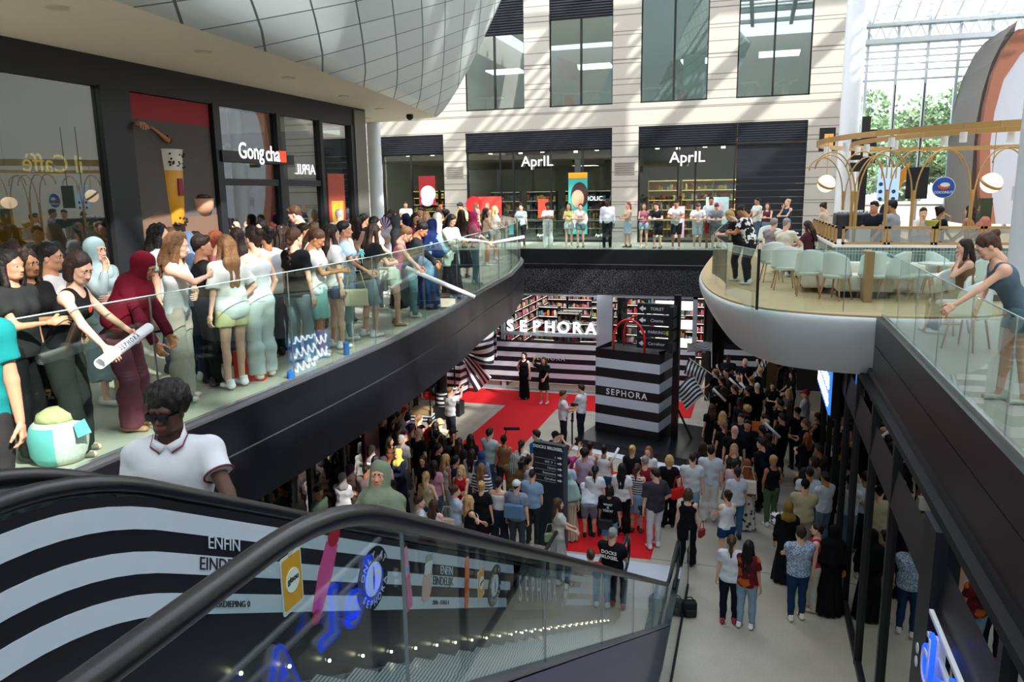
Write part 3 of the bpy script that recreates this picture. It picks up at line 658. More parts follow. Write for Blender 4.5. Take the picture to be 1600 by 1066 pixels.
# left gallery edge curve (X, Y)
LE = [(-5.05, -3), (-5.05, 8), (-5.12, 10.2), (-5.42, 13.3), (-5.74, 15.5), (-6.08, 18.4), (-6.35, 20), (-7.3, 24), (-8.9, 27.6), (-9.6, 28.9)]
def smooth_path(P, n=6):
    out = []
    for i in range(len(P)-1):
        p0, p1, p2, p3 = P[max(i-1, 0)], P[i], P[i+1], P[min(i+2, len(P)-1)]
        for j in range(n):
            t = j/n; out.append(tuple(.5*((2*p1[k])+(-p0[k]+p2[k])*t+(2*p0[k]-5*p1[k]+4*p2[k]-p3[k])*t*t+(-p0[k]+3*p1[k]-3*p2[k]+p3[k])*t**3) for k in range(len(p1))))
    return out+[tuple(P[-1])]
LES = [LE[0]]+smooth_path(LE[1:], 4)
struct(MB().prism(LES+[(-9.6, 33), (-22, 33), (-22, -3)], 5.3, UP).build('floor.001', CONC_U))
struct(MB().prism([(-9.6, 28.9), (6, 28.9), (6, 33), (-9.6, 33)], 5.3, UP).build('floor.002', CONC_U))
struct(MB().box(-5.05, 2.1, -5, -.6, 5.3, UP).box(-5.05, -3.75, -.6, 2.2, 5.3, UP).build('floor.003', CONC_U))
WOOD = mat('#b79a72', .5, name='cafe wood floor', noise=.15, nscale=4)
RIM = smooth_path([(2.12, 13.95), (1.1, 14.1), (.05, 14.7), (-.72, 16.3), (-1.2, 19.0), (-1.35, 22.3), (-1.3, 28.9)], 5)
struct(MB().prism([(2.1, -5), (2.1, 13.9), (12, 13.9), (12, -5)], 5.3, UP).build('floor.004', CONC_U))
struct(MB().prism(RIM+[(12, 28.9), (12, 13.95)], 5.61, UP).build('floor.005', WOOD))
struct(MB().box(6, 14, 28.9, 46, 5.3, UP).build('floor.006', WOOD))
# fascias: black bands with a bright joint
def band(path, z0, z1, name, m, t=.12, off=0.0):
    b = MB(); n = len(path)
    for i in range(n-1):
        (x0, y0), (x1, y1) = path[i], path[i+1]; d = Vector((x1-x0, y1-y0, 0)).normalized(); nx, ny = d.y, -d.x
        b.add([(x0+nx*o, y0+ny*o, z) for o in (off, off+t) for z in (z0, z1)]+[(x1+nx*o, y1+ny*o, z) for o in (off, off+t) for z in (z0, z1)],
              [(0, 1, 5, 4), (2, 6, 7, 3), (1, 3, 7, 5), (0, 4, 6, 2), (0, 2, 3, 1), (4, 5, 7, 6)])
    return b.build(name, m)
struct(band(LES, 5.26, 5.69, 'trim_1', BLACK)); struct(band(LES, 4.64, 5.24, 'trim_2', BLACK)); struct(band(LES, 5.235, 5.265, 'trim_3', CHROME, .10))
struct(band(LES, 5.69, 5.74, 'trim_4', CHROME, .05))
struct(MB().prism(LES+[(-9.6, 33), (-22, 33), (-22, -3)], 4.62, 4.68).build('ceiling.001', mat('#16161a', .7)))
RP = [(2.1, 13.9), (2.1, -5)]
struct(band(RP[::-1][::-1], 5.24, 5.69, 'trim_5', BLACK)); struct(band(RP, 4.72, 5.22, 'trim_6', BLACK)); struct(band(RP, 5.215, 5.245, 'trim_7', CHROME, .10))
struct(band(RP, 5.69, 5.74, 'trim_8', CHROME, .05))
struct(MB().add([(1.98, -5, 4.72), (1.98, 21, 4.72), (1.86, 21, 3.64), (1.86, -5, 3.64), (2.1, -5, 4.72), (2.1, 21, 4.72), (2.0, 21, 3.64), (2.0, -5, 3.64)],
    [(0, 1, 2, 3), (4, 7, 6, 5), (0, 4, 5, 1), (3, 2, 6, 7), (0, 3, 7, 4), (1, 5, 6, 2)]).build('wall_right_mesh', MESHM))
struct(MB().box(1.86, 12, -5, 28, 4.5, 4.6).build('ceiling.002', mat('#101013', .7)))
struct(MB().box(-9.6, 6, 28.78, 28.9, 5.14, 5.69).box(-9.6, 6, 28.8, 28.9, 4.98, 5.11).build('trim_9', BLACK)); struct(MB().box(-9.6, 6, 28.79, 28.9, 5.11, 5.14).build('trim_10', CHROME))
struct(MB().box(-14, -1.0, 28.84, 29.0, 3.98, 4.98).box(-14.0, 6, 28.98, 33, 3.98, 4.1).build('wall_back_mesh', PEB))
struct(MB().box(-1.0, 6, 28.86, 29.0, 4.0, 5.0).build('wall_back_mesh.001', PEB))
# ================================================================ UPPER FACADE
YF = 32.83
B = MB()
WX = [(-12.41, -9.70), (-8.60, -5.90), (-4.76, -2.09), (-.98, 1.74)]
B.box(-24, -12.41, YF, YF+.5, 10.45, 22).box(-24, -16.6, YF, YF+.5, 5.7, 10.45).box(-13.5, -12.44, YF, YF+.5, 5.7, 10.45).box(-5.9, -4.8, YF, YF+.5, 5.7, 10.45).box(1.75, 3.6, YF, YF+.5, 5.7, 22)
B.box(-12.41, 1.75, YF, YF+.5, 10.45, 11.38).box(-12.41, 1.75, YF, YF+.5, 16.6, 17.7)
for a, b in ((-9.70, -8.60), (-5.90, -4.76), (-2.09, -.98)): B.box(a, b, YF, YF+.5, 11.38, 22)
for a, b in WX: B.box(a, b, YF, YF+.5, 21, 22)
struct(B.build('wall_back', CLAD))
LOUV = mat('#23262e', .4, .3, name='dark louvre metal')
def louvre(x0, x1, z0, z1, y, name='louvre', st=.105):
    b = MB(); z = z0+.03
    while z < z1: b.bar((x0, y, z), (x1, y, z), .05, .065); z += st
    b.box(x0, x1, y+.10, y+.14, z0, z1)
    return b.build(name, LOUV)
n = 0
for i, (a, b) in enumerate(WX):
    n += 1; zt = (14.5, 14.92, 15.75, 16.6)[i]
    f = MB().box(a, b, YF+.12, YF+.2, 11.38, 11.45).box(a, a+.05, YF+.12, YF+.2, 11.38, zt).box(b-.05, b, YF+.12, YF+.2, 11.38, zt).box((a+b)/2-.04, (a+b)/2+.04, YF+.1, YF+.2, 11.38, zt).box(a, b, YF+.12, YF+.2, zt-.05, zt).build('window_%d' % n, DARK)
    struct(f); MB().box(a+.03, b-.03, YF+.15, YF+.165, 11.4, zt).build('pane', GLASS_T, f)
    if zt < 16.5: o = louvre(a, b, zt, 16.6, YF+.1); o.parent = f
    struct(MB().box(a, b, YF+.3, YF+.4, 17.7, 21).build('window_%d' % (n+10), GLASS_T))
# rooms behind the upper windows
struct(MB().box(-13, 2.3, YF+5, YF+5.1, 11.2, 17).box(-13, 2.3, YF+.5, YF+5, 16.6, 16.7).box(-13, 2.3, YF+.5, YF+5, 11.1, 11.2).box(-13, -12.9, YF+.5, YF+5, 11.2, 16.6).box(2.2, 2.3, YF+.5, YF+5, 11.2, 16.6).build('wall_back_office', mat('#8d9a92', .8)))
for i, (x, y) in enumerate([(-11.3, YF+2.5), (-7.2, YF+2.6), (-2.6, YF+3), (.6, YF+2.4)]):
    tag(MB().box(x-.8, x+.8, y-.6, y+.6, 13.3, 13.36).build('hanging_ceiling_panel', glow('#ffffff', 5)), 'white lit ceiling panel glowing inside the upper %s window' % ('first', 'second', 'third', 'fourth')[i], 'ceiling light', 'panels lit in the upper windows')
t = empty('round_column', (-2.45, YF+1.5, 11.2)); t.name = 'column.003'; tag(MB().lathe([(.45, 0), (.45, 2.1)], 24, (-2.75, YF+1.4, 11.2)).build('drum', mat('#cfe0dc', .5), None), 'pale round drum standing inside the third upper window from the left', 'drum'); bpy.data.objects.remove(t)
tag(MB().add([(-8.5, YF+.9, 13.6), (-8.5, YF+.9, 12.9), (-7.5, YF+1.3, 12.5), (-7.6, YF+.9, 13.2), (-8.4, YF+1.6, 13.5), (-8.4, YF+1.6, 12.9)], [(0, 1, 2, 3), (4, 5, 2, 3), (0, 4, 3), (1, 5, 2), (0, 1, 5, 4)]).build('hanging_lamp', mat('#c0392b', .5)), 'red folded hanging lamp inside the second upper window', 'lamp')
tag(MB().box(-8.15, -7.75, YF+.8, YF+1.2, 11.4, 11.95).build('stool', mat('#f07818', .5)), 'orange box stool inside the second upper window', 'stool')
tag(MB().box(-3.35, -2.95, YF+.8, YF+1.2, 11.4, 11.8).build('stool', mat('#e0604a', .5)), 'coral box stool inside the third upper window', 'stool')
for i, x in enumerate((-11.9, -8.3, -7.0, -4.3, -3.6, -.5, .9)):
    t = empty('desk', (x, YF+1.9, 11.4), .3*i, 'white office desk behind the upper windows', 'desk', 'desks behind the upper windows')
    MB().box(-.6, .6, -.3, .3, .70, .74).build('desktop', WHITE, t); MB().box(-.15, .15, -.1, .1, 0, .7).build('pedestal', WHITE, t)
# ground-level openings on the upper walk
def shopfront(x0, x1, idx, split, doorx=None):
    f = MB(); z0, z1 = UP, 9.65
    f.box(x0, x1, YF+.1, YF+.22, z1-.08, z1).box(x0, x1, YF+.1, YF+.22, z0, z0+.1)
    for s in [x0]+split+[x1-.06]: f.box(s, s+.06, YF+.08, YF+.22, z0, z1)
    o = f.build('window_%d' % idx, DARK); struct(o); MB().box(x0+.03, x1-.03, YF+.14, YF+.155, z0+.1, z1-.08).build('pane', GLASS_D, o)
    l = louvre(x0, x1, 9.65, 10.45, YF+.06, st=.09); l.parent = o
    return o
shopfront(-16.6, -13.5, 5, [-15.2]); shopfront(-12.44, -5.9, 6, [-10.9, -10.3, -8.6, -7.2]); shopfront(-4.8, -.9, 7, [-3.2, -2.5])
louvre(-.86, 1.75, 9.65, 10.45, YF+.06, st=.09).parent = bpy.data.objects['window_7']
rd = MB()
for i in range(15): rd.box(-.86, 1.75, YF+.16, YF+.22, 5.7+i*.262, 5.7+i*.262+.25)
struct(rd.build('door_1', mat('#20242c', .45, .3)))
struct(MB().box(-20, 3.6, YF+6, YF+6.1, 5.6, 11).box(-20, 3.6, YF+.5, YF+6, 9.9, 10).box(-20, 3.6, YF+.5, YF+6, 5.6, 5.7).box(-13.1, -13.0, YF+.5, YF+6, 5.7, 9.9).box(-5.5, -5.4, YF+.5, YF+6, 5.7, 9.9).build('wall_back_shops', mat('#7a7264', .8)))
# ceiling spotlights inside the shops
def room_lamp(x, y, z, e, c, s=1.6):
    L = bpy.data.lights.new('ceiling_light', 'AREA'); L.energy = e; L.size = s; L.color = c; lo = bpy.data.objects.new('ceiling_light', L); COL.objects.link(lo); lo.location = (x, y, z)
for a in ((-15.0, YF+2.0, 9.8, 260, (1, .78, .5)), (-10.5, YF+2.2, 9.8, 160, (1, .92, .8)), (-7.5, YF+2.2, 9.8, 160, (1, .92, .8)), (-2.9, YF+2.0, 9.8, 220, (1, .88, .66)), (-11.2, 4.5, 9.6, 120, (1, .9, .78)), (-11.0, 7.6, 9.6, 90, (1, .9, .78)), (-11.2, 13.5, 9.6, 90, (1, .93, .85))): room_lamp(*a)
for i, (x, y) in enumerate([(-15.8, 1.2), (-14.6, 1.3), (-14.2, 2.8), (-11.8, 1.5), (-10.5, 2), (-9.3, 1.4), (-8.0, 2.4), (-6.8, 1.3), (-4.2, 1.5), (-3.4, 2.2), (-2.2, 1.4), (-1.5, 2.5)]):
    tag(MB().lathe([(.09, 0), (.09, .12), (.001, .121)], 10, (x, YF+y, 9.6)).build('spotlight', glow('#ffe2b8', 12)), 'small round spotlight on the ceiling of an upper shop', 'spotlight', 'spotlights in the upper shops')
def shelf_unit(x, y, z, rz, w, h, rows, cols, cabinet='#2a2420', label='', group=None, per=14, depth=.35, lit=None, fill=.75, name='shelf_unit'):
    r = random.Random(int(abs(x*97+y*31)))
    t = empty(name, (x, y, z), rz, label, 'shelf', group)
    b = MB().box(-w/2, w/2, depth-.03, depth, 0, h).box(-w/2, -w/2+.03, 0, depth, 0, h).box(w/2-.03, w/2, 0, depth, 0, h)
    p = MB(); sh = h/rows
    for i in range(rows+1): b.box(-w/2, w/2, 0, depth, i*sh-.015, i*sh+.015)
    b.build('frame', mat(cabinet, .5), t)
    for i in range(rows):
        n = per; k = 0
        while k < n:
            if r.random() < fill:
                ww = w/n*r.uniform(.55, .95); hh = sh*r.uniform(.22, .62); xx = -w/2+w/n*(k+.5)
                p.box(xx-ww/2, xx+ww/2, .03, .15, i*sh+.015, i*sh+.015+hh, r.randrange(len(cols)))
            k += 1
    p.build('products', [mat(c, .5) for c in cols], t)['kind'] = 'stuff'
    if lit:
        l = MB()
        for i in range(rows): l.box(-w/2+.03, w/2-.03, .0, .012, (i+1)*sh-.035, (i+1)*sh-.016)
        l.build('light_strip', glow(*lit), t)
    return t
for i, (x, lab) in enumerate([(-15.9, 'tall lit shelf of boxed goods in the warm shop behind the white column'), (-14.3, 'tall lit shelf of boxed goods beside the cream pier in the warm shop')]):
    shelf_unit(x, YF+3.2, UP, 0, 1.5, 2.3, 7, ['#d9a860', '#e8d0a0', '#8a5a30', '#c04030'], '#3a2a1c', lab, None, 8, lit=('#ffd9a0', 3))
for i, x in enumerate((-11.8, -10.0, -8.1, -6.8)):
    shelf_unit(x, YF+3.6+.1*i, UP, 0, 1.5, 2.2, 5, ['#b03a3a', '#c8c2b8', '#4a7a8a', '#d8a840', '#7a4a6a'], '#3a3d38', 'dark shelf of gifts and books inside the upper shop with the portrait poster', 'shelves in the shop with the portrait poster', 9, lit=('#ffe6c0', 1.5))
for i, x in enumerate((-4.1, -2.6, -1.6)):
    shelf_unit(x, YF+3.2+.1*i, UP, 0, 1.4, 2.6, 6, ['#e8c060', '#f0e0c0', '#c86040', '#6080a0'], '#c79a4a', 'yellow lit shelf of small books inside the upper shop beside the roller door', 'shelves in the shop beside the roller door', 10, lit=('#ffdf90', 4))
# shop names
LW = mat('#ffffff', .4, name='white sign letters', emit=.6)
def sign(lab, cat, *txt, name='shop_sign'):
    t = empty(name, (0, 0, 0), 0, lab, cat)
    for a in txt: text(*a, parent=t)
    return t
sign('white AprIL shop name on the glass left of the pier', 'sign', ('AprIL', .62, FY(-9.15, YF-.03, 9.15), LW))
sign('white AprIL shop name on the glass beside the roller door', 'sign', ('AprIL', .62, FY(-2.8, YF-.03, 9.15), LW))
sign('small white vent grille text on the glass of the upper shop reading AHOLIC', 'sign', ('AHOLIC', .26, FY(-6.75, YF-.02, 7.55), LW))
for i, x in enumerate((-9.0, -6.4, -3.9, -2.3)): sign('small white AprIL lettering near the foot of the upper shop glass', 'sign', ('AprIL', .16, FY(x, YF-.02, 6.0), LW))['group'] = 'small lettering at the foot of the glass'
for i, (x, w) in enumerate(((-12.97, .8), (-5.36, .85))):
    g = MB()
    for k in range(6): g.bar((x-w/2, YF-.02, 9.0-k*.09), (x+w/2, YF-.02, 9.0-k*.09), .03, .045)
    tag(g.build('vent_grille', mat('#8d8880', .5)), 'slatted vent grille on the cream pier %s' % ('beside the warm shop' if i == 0 else 'between the two AprIL names'), 'vent')
# posters in the shops
def poster(lab, x, z, w, h, col, frame=None, y=YF-.03, parts=(), name='poster', rz=0, cat='poster'):
    t = empty(name, (x, y, z), rz, lab, cat); MB().box(-w/2, w/2, 0, .03, -h/2, h/2).build('sheet', mat(col, .6), t)
    for k, (nm, px, pz, pw, ph, c) in enumerate(parts): MB().lathe([(.001, 0), (.5, 0), (.5, .006), (.001, .006)], 20).build(nm, mat(c, .6), t).matrix_local = Matrix.Translation((px, -.008-.002*k, pz)) @ Matrix.Rotation(PI/2, 4, 'X') @ Matrix.Diagonal((pw, ph, 1, 1))
    return t
p = poster('tall portrait poster with a yellow top and a smiling face behind the upper walk', -7.35, 7.35, .82, 2.6, '#3fb0ac', parts=(('hair', .08, .35, .75, 1.1, '#3a2420'), ('face', 0, .2, .55, .75, '#d9a083'), ('shoulder', .05, -.65, .8, .8, '#e8e0d8')))
MB().box(-.41, .41, -.02, 0, 1.05, 1.3).build('header', mat('#e8a020', .5), p)
poster('red square poster with round pictures in the upper shop window', -11.35, 7.2, 1.1, 1.0, '#c8443c', parts=tuple(('dot', -.35+.23*k, -.3, .18, .18, '#1e5a5a') for k in range(4)))
t = poster('round red hanging disc poster in the upper shop window', -12.1, 7.35, .02, .02, '#d02020', parts=(('disc', 0, 0, .75, .75, '#d81f26'),)); text('PROMO', .14, FY(0, -.03, 0), LW, parent=t)
bpy.data.objects.remove([c for c in t.children if c.name.startswith('lettering')][0])
poster('small orange red poster standing by the shop door behind the woman in white', -8.9, 7.15, .45, .8, '#d0402a')
p = poster('promotional poster with a red top and a pale round figure in the warm shop window', -14.35, 8.0, .8, 1.3, '#a02028', parts=(('figure', .05, -.15, .75, .75, '#e9dde0'), ('figure', 0, -.45, .6, .5, '#d5c4d0')))
poster('pale poster board leaning behind the men at the glass rail', -1.55, 7.0, .9, 1.1, '#b8d8d8', parts=(('dot', 0, .1, .5, .5, '#d8b0c0'),))
poster('upright yellow and pink product poster behind the man in black shorts', -3.1, 6.55, .5, 1.3, '#f0b8c8', parts=(('dot', 0, .3, .35, .35, '#f0a020'), ('dot', 0, -.2, .35, .35, '#4090d0')))
# ================================================================ FAR LEFT: SHOPS, SOFFIT, SILVER BULGE
SX = -9.0; ZS = 9.8
SOFE = [(-5.6, 1.5), (-6.35, 6.7), (-6.72, 10.5), (-7.25, 14.5), (-8.09, 19.3)]
SOFS = smooth_path(SOFE, 5)
struct(MB().prism(SOFS+[(-10.6, 20.1), (-16, 22), (-22, 24), (-22, 0), (-5.5, 0)], ZS, ZS+.25).build('ceiling.003', SOF))
for i, p in enumerate([(90, 11), (317, 80), (451, 121), (537, 150), (593, 170), (573, 185)]):
    x, y = at(*p, ZS)
    t = empty('downlight', (x, y, ZS-.012), 0, 'round recessed downlight in the beige soffit over the left gallery', 'downlight', 'downlights in the beige soffit')
    MB().lathe([(.075, -.004), (.11, -.004), (.11, .010), (.075, .010)], 20).build('rim', mat('#cfc4ae', .4), t); MB().lathe([(.001, 0), (.075, 0), (.075, .008)], 20).build('bulb', glow('#ffd8a0', 9), t)
for p in ((499, 185), (640, 179)):
    x, y = at(*p, ZS); tag(MB().sphere((x, y, ZS-.05), .09, 8).build('camera_dome', DARK, smooth=True), 'small black camera dome under the beige soffit', 'camera', 'camera domes under the soffit')
# bulging hull of silver panels rising from the soffit edge
def hull(u, v):
    k = u*(len(SOFS)-1); i = min(int(k), len(SOFS)-2); f = k-i
    x = SOFS[i][0]*(1-f)+SOFS[i+1][0]*f; y = SOFS[i][1]*(1-f)+SOFS[i+1][1]*f
    z = ZS+v*9; q = v*9
    return (x+.80*q**.80 if q > 0 else x, y+.03*q, z)
b = MB(); b.grid(hull, 80, 48); me = bpy.data.meshes.new('wall_left_bulge'); me.from_pydata(b.v, [], b.f); uv = me.uv_layers.new(name='UVMap')
for l in me.loops:
    uv.data[l.index].uv = ((b.v[l.vertex_index][1]+2.2*(b.v[l.vertex_index][2]-ZS)-.5)/1.85, ((b.v[l.vertex_index][2]-ZS)-.31*b.v[l.vertex_index][1]-.03)/.37)
me.polygons.foreach_set('use_smooth', [True]*len(me.polygons)); me.materials.append(SILVER); hb = bpy.data.objects.new('wall_left_bulge', me); COL.objects.link(hb); struct(hb)
hb.modifiers.new('s', 'SOLIDIFY').thickness = .1
e = [hull(1, v/20) for v in range(21)]
struct(MB().add([p for p in e]+[(p[0]-3.2, p[1]+.5, p[2]) for p in e], [(i, i+1, 22+i, 21+i) for i in range(20)]).build('wall_left_bulge_end', mat('#c9d2d4', .5)))
# white columns
def column(x, y, z0, z1, r, n): struct(MB().lathe([(r, z0), (r, z1)], 32, (x, y, 0)).build('column', WHITE_C, smooth=True, autos=.6))
cx, cy = at(583, 192, ZS); column(cx, cy, UP, ZS, .19, 0)
column(2.76, 28.0, UP, 22, .31, 1); column(3.55, 11.2, UP, 22, .48, 2)
# shop wall along X = -9
FRM = mat('#1c1e22', .45, name='dark shop frame')
b = MB(); b.box(SX-.25, SX+.06, 2, 16.95, ZS-.42, ZS)
for y0, y1 in ((9.05, 9.6), (11.45, 11.62), (13.3, 13.42), (14.85, 14.97), (16.2, 16.9), (4.4, 4.6)): b.box(SX-.2, SX+.08, y0, y1, UP, ZS-.4)
b.box(SX-.2, SX+.05, 11.6, 14.9, 8.02, 8.14)
struct(b.build('wall_left_frame', FRM)); struct(MB().box(SX-.1, SX+.10, 16.35, 16.88, UP, ZS-.05).build('wall_left_pier', mat('#77766c', .35, .4)))
b = MB().box(SX-.02, SX, 2, 9.05, UP, ZS-.42).box(SX-.02, SX, 11.6, 16.3, UP, ZS-.42).box(-20, SX, 16.86, 16.88, UP, ZS-.42)
struct(b.build('window_8', glass('gallery glass', (.40, .46, .45), .14, 1.6)))
struct(MB().box(-14, -13.9, 0, 17, UP, ZS).box(-14, SX, 9.2, 9.3, UP, ZS).build('wall_left_inside', mat('#4c5450', .8)))
struct(MB().box(-9.7, -9.2, 9.6, 11.45, UP, ZS-.4).build('wall_left_panel', mat('#2a2b2e', .6)))
# bubble tea poster
t = empty('bubble_tea_poster', (0, 0, 0), 0, 'large bubble tea poster with a red top beside the black pillar on the left gallery', 'poster')
MB().box(SX-.06, SX+.01, 9.64, 11.42, 9.0, ZS-.43).build('red_panel', mat('#9a1f2c', .6), t); MB().box(SX-.06, SX+.005, 9.64, 11.42, UP+.05, 9.0).build('dark_panel', mat('#55504e', .7), t)
MB().prism([(9.64, 7.45), (10.0, 7.62), (10.6, 7.5), (11.42, 7.52), (11.42, UP+.1), (9.64, UP+.1)], SX+.006, SX+.014, axis='x').build('table', mat('#6e5546', .7), t)
cup = MB(); c = lambda y0, y1, z0, z1, mi: cup.add([(SX+.05, y0+.05, z0), (SX+.05, y1-.05, z0), (SX+.05, y1, z1), (SX+.05, y0, z1)], [(0, 1, 2, 3)], mi)
cup.lathe([(.19, 7.15), (.20, 7.4)], 20, (SX-.12, 10.45, 0), 2).lathe([(.20, 7.4), (.24, 8.25)], 20, (SX-.12, 10.45, 0), 1).lathe([(.24, 8.25), (.26, 8.55), (.27, 8.58), (.001, 8.58)], 20, (SX-.12, 10.45, 0), 0)
cup.build('cup', [mat('#d9d4cc', .4), mat('#d99a2e', .4), mat('#33271f', .5)], t, True)
MB().box(SX+.10, SX+.13, 10.40, 10.50, 7.85, 8.12).build('cup_label', mat('#8a2030', .5), t)
r = random.Random(4); b = MB()
for k in range(26): b.sphere((SX+.10+r.uniform(-.02, .03), 10.45+r.uniform(-.19, .19), 8.28+r.uniform(0, .24)), .018, 6)
for k in range(14): b.sphere((SX+.07, 10.45+r.uniform(-.14, .14), 7.38+r.uniform(0, .12)), .022, 6)
for k in range(9): b.sphere((SX+.06, 10.36+r.uniform(-.05, .05), 8.72+r.uniform(-.06, .06)), .017, 6)
b.build('pearl', mat('#1c1512', .3), t, True)['kind'] = 'stuff'
MB().lathe([(.10, 7.5), (.22, 7.62), (.24, 7.8), (.20, 7.8), (.001, 7.76)], 20, (SX-.08, 11.1, 0)).build('bowl', mat('#b98a70', .6), t, True)
MB().lathe([(.001, 7.81), (.2, 7.81), (.15, 7.86), (.001, 7.88)], 16, (SX-.08, 11.1, 0)).build('bowl_filling', mat('#241c18', .4), t, True)
MB().tube([(SX+.04, 10.0, 8.9), (SX+.05, 10.15, 8.82), (SX+.05, 10.35, 8.70)], [.018, .02, .045], 8).build('spoon', mat('#b87848', .6), t, True)
g = xf(hand_geo(.005, .7), m4(rotm(0, 0, 0) @ np.array([[0, 0, 1], [0.2, .98, 0], [-.98, .2, 0]]).T, (SX+.03, 9.72, 8.92), 1.6))
hm = np_mesh('hand', g, 1); hnd = bpy.data.objects.new('hand', hm); COL.objects.link(hnd); smat(hnd, skinmat('#c08a76')); hnd.parent = t
# lettered bar over the tea shop door
t = empty('shop_sign', (0, 0, 0), 0, 'dark bar with white Gong cha lettering over the shop door on the left gallery', 'sign')
MB().box(SX+.02, SX+.12, 11.55, 13.75, 8.43, 8.62).build('bar', FRM, t)
text('Gong', .40, FX(SX+.16, 12.32, 8.62), LW, parent=t, bold=.004, sx=.85); text('cha', .40, FX(SX+.16, 12.98, 8.60), LW, parent=t, bold=.004, sx=.85); MB().box(SX+.13, SX+.16, 13.2, 13.42, 8.47, 8.68).build('red_mark', glow('#d83a20', 1.2), t)
t = empty('shop_door', (0, 0, 0), 0, 'dark framed glass double door of the tea shop behind the crowd', 'door')
for y0, y1 in ((11.66, 12.45), (12.5, 13.28)):
    d = MB().box(SX-.12, SX-.06, y0, y0+.07, UP, 8.0).box(SX-.12, SX-.06, y1-.07, y1, UP, 8.0).box(SX-.12, SX-.06, y0, y1, 7.9, 8.0).box(SX-.12, SX-.06, y0, y1, UP, UP+.12).build('door_leaf', FRM, t)
    MB().box(SX-.10, SX-.09, y0+.05, y1-.05, UP+.1, 7.95).build('pane', GLASS_D, d)
sign('gold reversed cafe lettering glowing on the leftmost shop glass', 'sign', ('il Caffè', .34, wm((0, -1, 0), (0, 0, 1), (1, 0, 0), (SX-.04, 8.25, 8.28)), glow('#e8c060', 1.2)))
poster_y = empty('shop_poster', (0, 0, 0), 0, 'yellow poster with dark writing inside the leftmost shop window', 'poster')
MB().box(SX-.7, SX-.66, 7.4, 8.6, 6.0, 7.6).build('sheet', mat('#c98a1c', .6, emit=.15), poster_y); text("L'histoire", .17, FX(SX-.64, 8.1, 7.15), mat('#3a2a10', .6), parent=poster_y); text('du café', .17, FX(SX-.64, 8.05, 6.97), mat('#3a2a10', .6), parent=poster_y)
t = empty('bench', (0, 0, 0), 0, 'dark green bench seat inside the leftmost shop window', 'bench'); MB().box(SX-1.0, SX-.45, 6.2, 8.7, UP, UP+.45).build('seat', mat('#1e7a32', .5), t); MB().box(SX-1.1, SX-.95, 6.2, 8.7, UP+.45, UP+.95).build('backrest', mat('#1e7a32', .5), t)
for k, (y, z) in enumerate(((7.55, 7.75), (8.15, 7.78), (6.7, 7.8))):
    t = empty('pendant_lamp', (SX-.8, y, z), 0, 'round glowing pendant lamp inside the leftmost shop window', 'lamp', 'round pendants in the leftmost shop')
    MB().sphere((0, 0, 0), .10, 10, sz=.8).build('globe', glow('#ffc49a', 2.2), t, True); MB().tube([(0, 0, .08), (0, 0, 1.5)], .006, 5).build('cord', DARK, t)
for k, (y, c) in enumerate(((2.9, '#5a2028'), (4.8, '#6a262c'))):
    tag(MB().box(SX-2.4, SX-2.35, y, y+1.5, 7.9, 9.0).build('menu_board', mat(c, .6, emit=.1)), 'dark red wall menu board inside the leftmost shop' if k == 0 else 'red wall menu board nearer the gold lettering', 'menu board')
poster2 = empty('shop_poster', (0, 0, 0), 0, 'upright red and orange drinks poster on the glass near the grey corner pier', 'poster')
MB().box(SX+.01, SX+.03, 15.15, 15.85, 6.9, 8.3).build('sheet', mat('#a8483a', .6), poster2); MB().box(SX+.03, SX+.035, 15.25, 15.75, 7.1, 7.7).build('picture', mat('#e8a838', .6, noise=.5), poster2)
sign('white reversed lettering on the glass near the corner of the left shops', 'sign', ('APRIL', .3, wm((0, -1, 0), (0, 0, 1), (1, 0, 0), (SX+.02, 14.3, 8.35)), LW))
# ground floor shopfront under the left gallery
b = MB().box(SX-.1, SX+.04, 16.15, 16.9, 0, 4.62); struct(b.build('wall_left_post', mat('#4a2a2e', .3, .2)))
b = MB()
for y in (2.0, 5.0, 8.0, 10.6, 12.2, 13.7, 15.1): b.box(SX-.06, SX+.05, y, y+.12, 0, 4.62)
b.box(SX-.05, SX+.04, 2, 16.1, 2.55, 2.66).box(SX-.05, SX+.04, 2, 16.1, 0, .12)
o = b.build('window_9', FRM); struct(o); MB().box(SX-.03, SX-.01, 2, 16.1, .1, 4.62).build('pane', MIRROR, o)
struct(MB().box(-14, -13.9, 0, 29, 0, 4.6).box(-14, SX, 16.85, 16.9, 0, 4.62).build('wall_left', mat('#2b2c2f', .7)))
# ================================================================ RIGHT GROUND-FLOOR SHOPFRONT
b = MB(); 
for y in (-2, .7, 3.4, 6.0, 10.75, 12.75, 14.75, 16.3, 17.9, 19.5, 21.1): b.box(1.86, 1.98, y-.05, y+.05, 0, 4.5)
b.box(1.87, 1.97, 8.2, 21.1, 0, .10)
b.box(1.8, 2.0, 7.9, 8.45, 0, 4.5)
o = b.build('window_10', FRM); struct(o); MB().box(1.92, 1.94, -4, 21.1, .1, 4.5).build('pane', MIRROR, o)
struct(MB().box(5.9, 6, -5, 28.9, 0, 4.5).box(1.95, 6, 22.5, 22.6, 0, 4.5).build('wall_right', mat('#18191c', .7)))
for k, y in enumerate((3.05, 3.2)):
    tag(MB().lathe([(.001, 0), (.055, 0), (.055, .01), (.001, .012)], 16).build('door_sticker', WHITE), 'small round white sticker on the dark pier of the right shopfront', 'sticker', 'round stickers on the right pier').matrix_world = Matrix.Translation((1.79, 8.15, y-.1)) @ Matrix.Rotation(-PI/2, 4, 'Y')
BLUE = glow('#1a4cff', 1.2)
t = empty('box_letter_sign', (0, 0, 0), 0, 'white box letters edged in bright blue on rails over the right shopfront', 'sign')
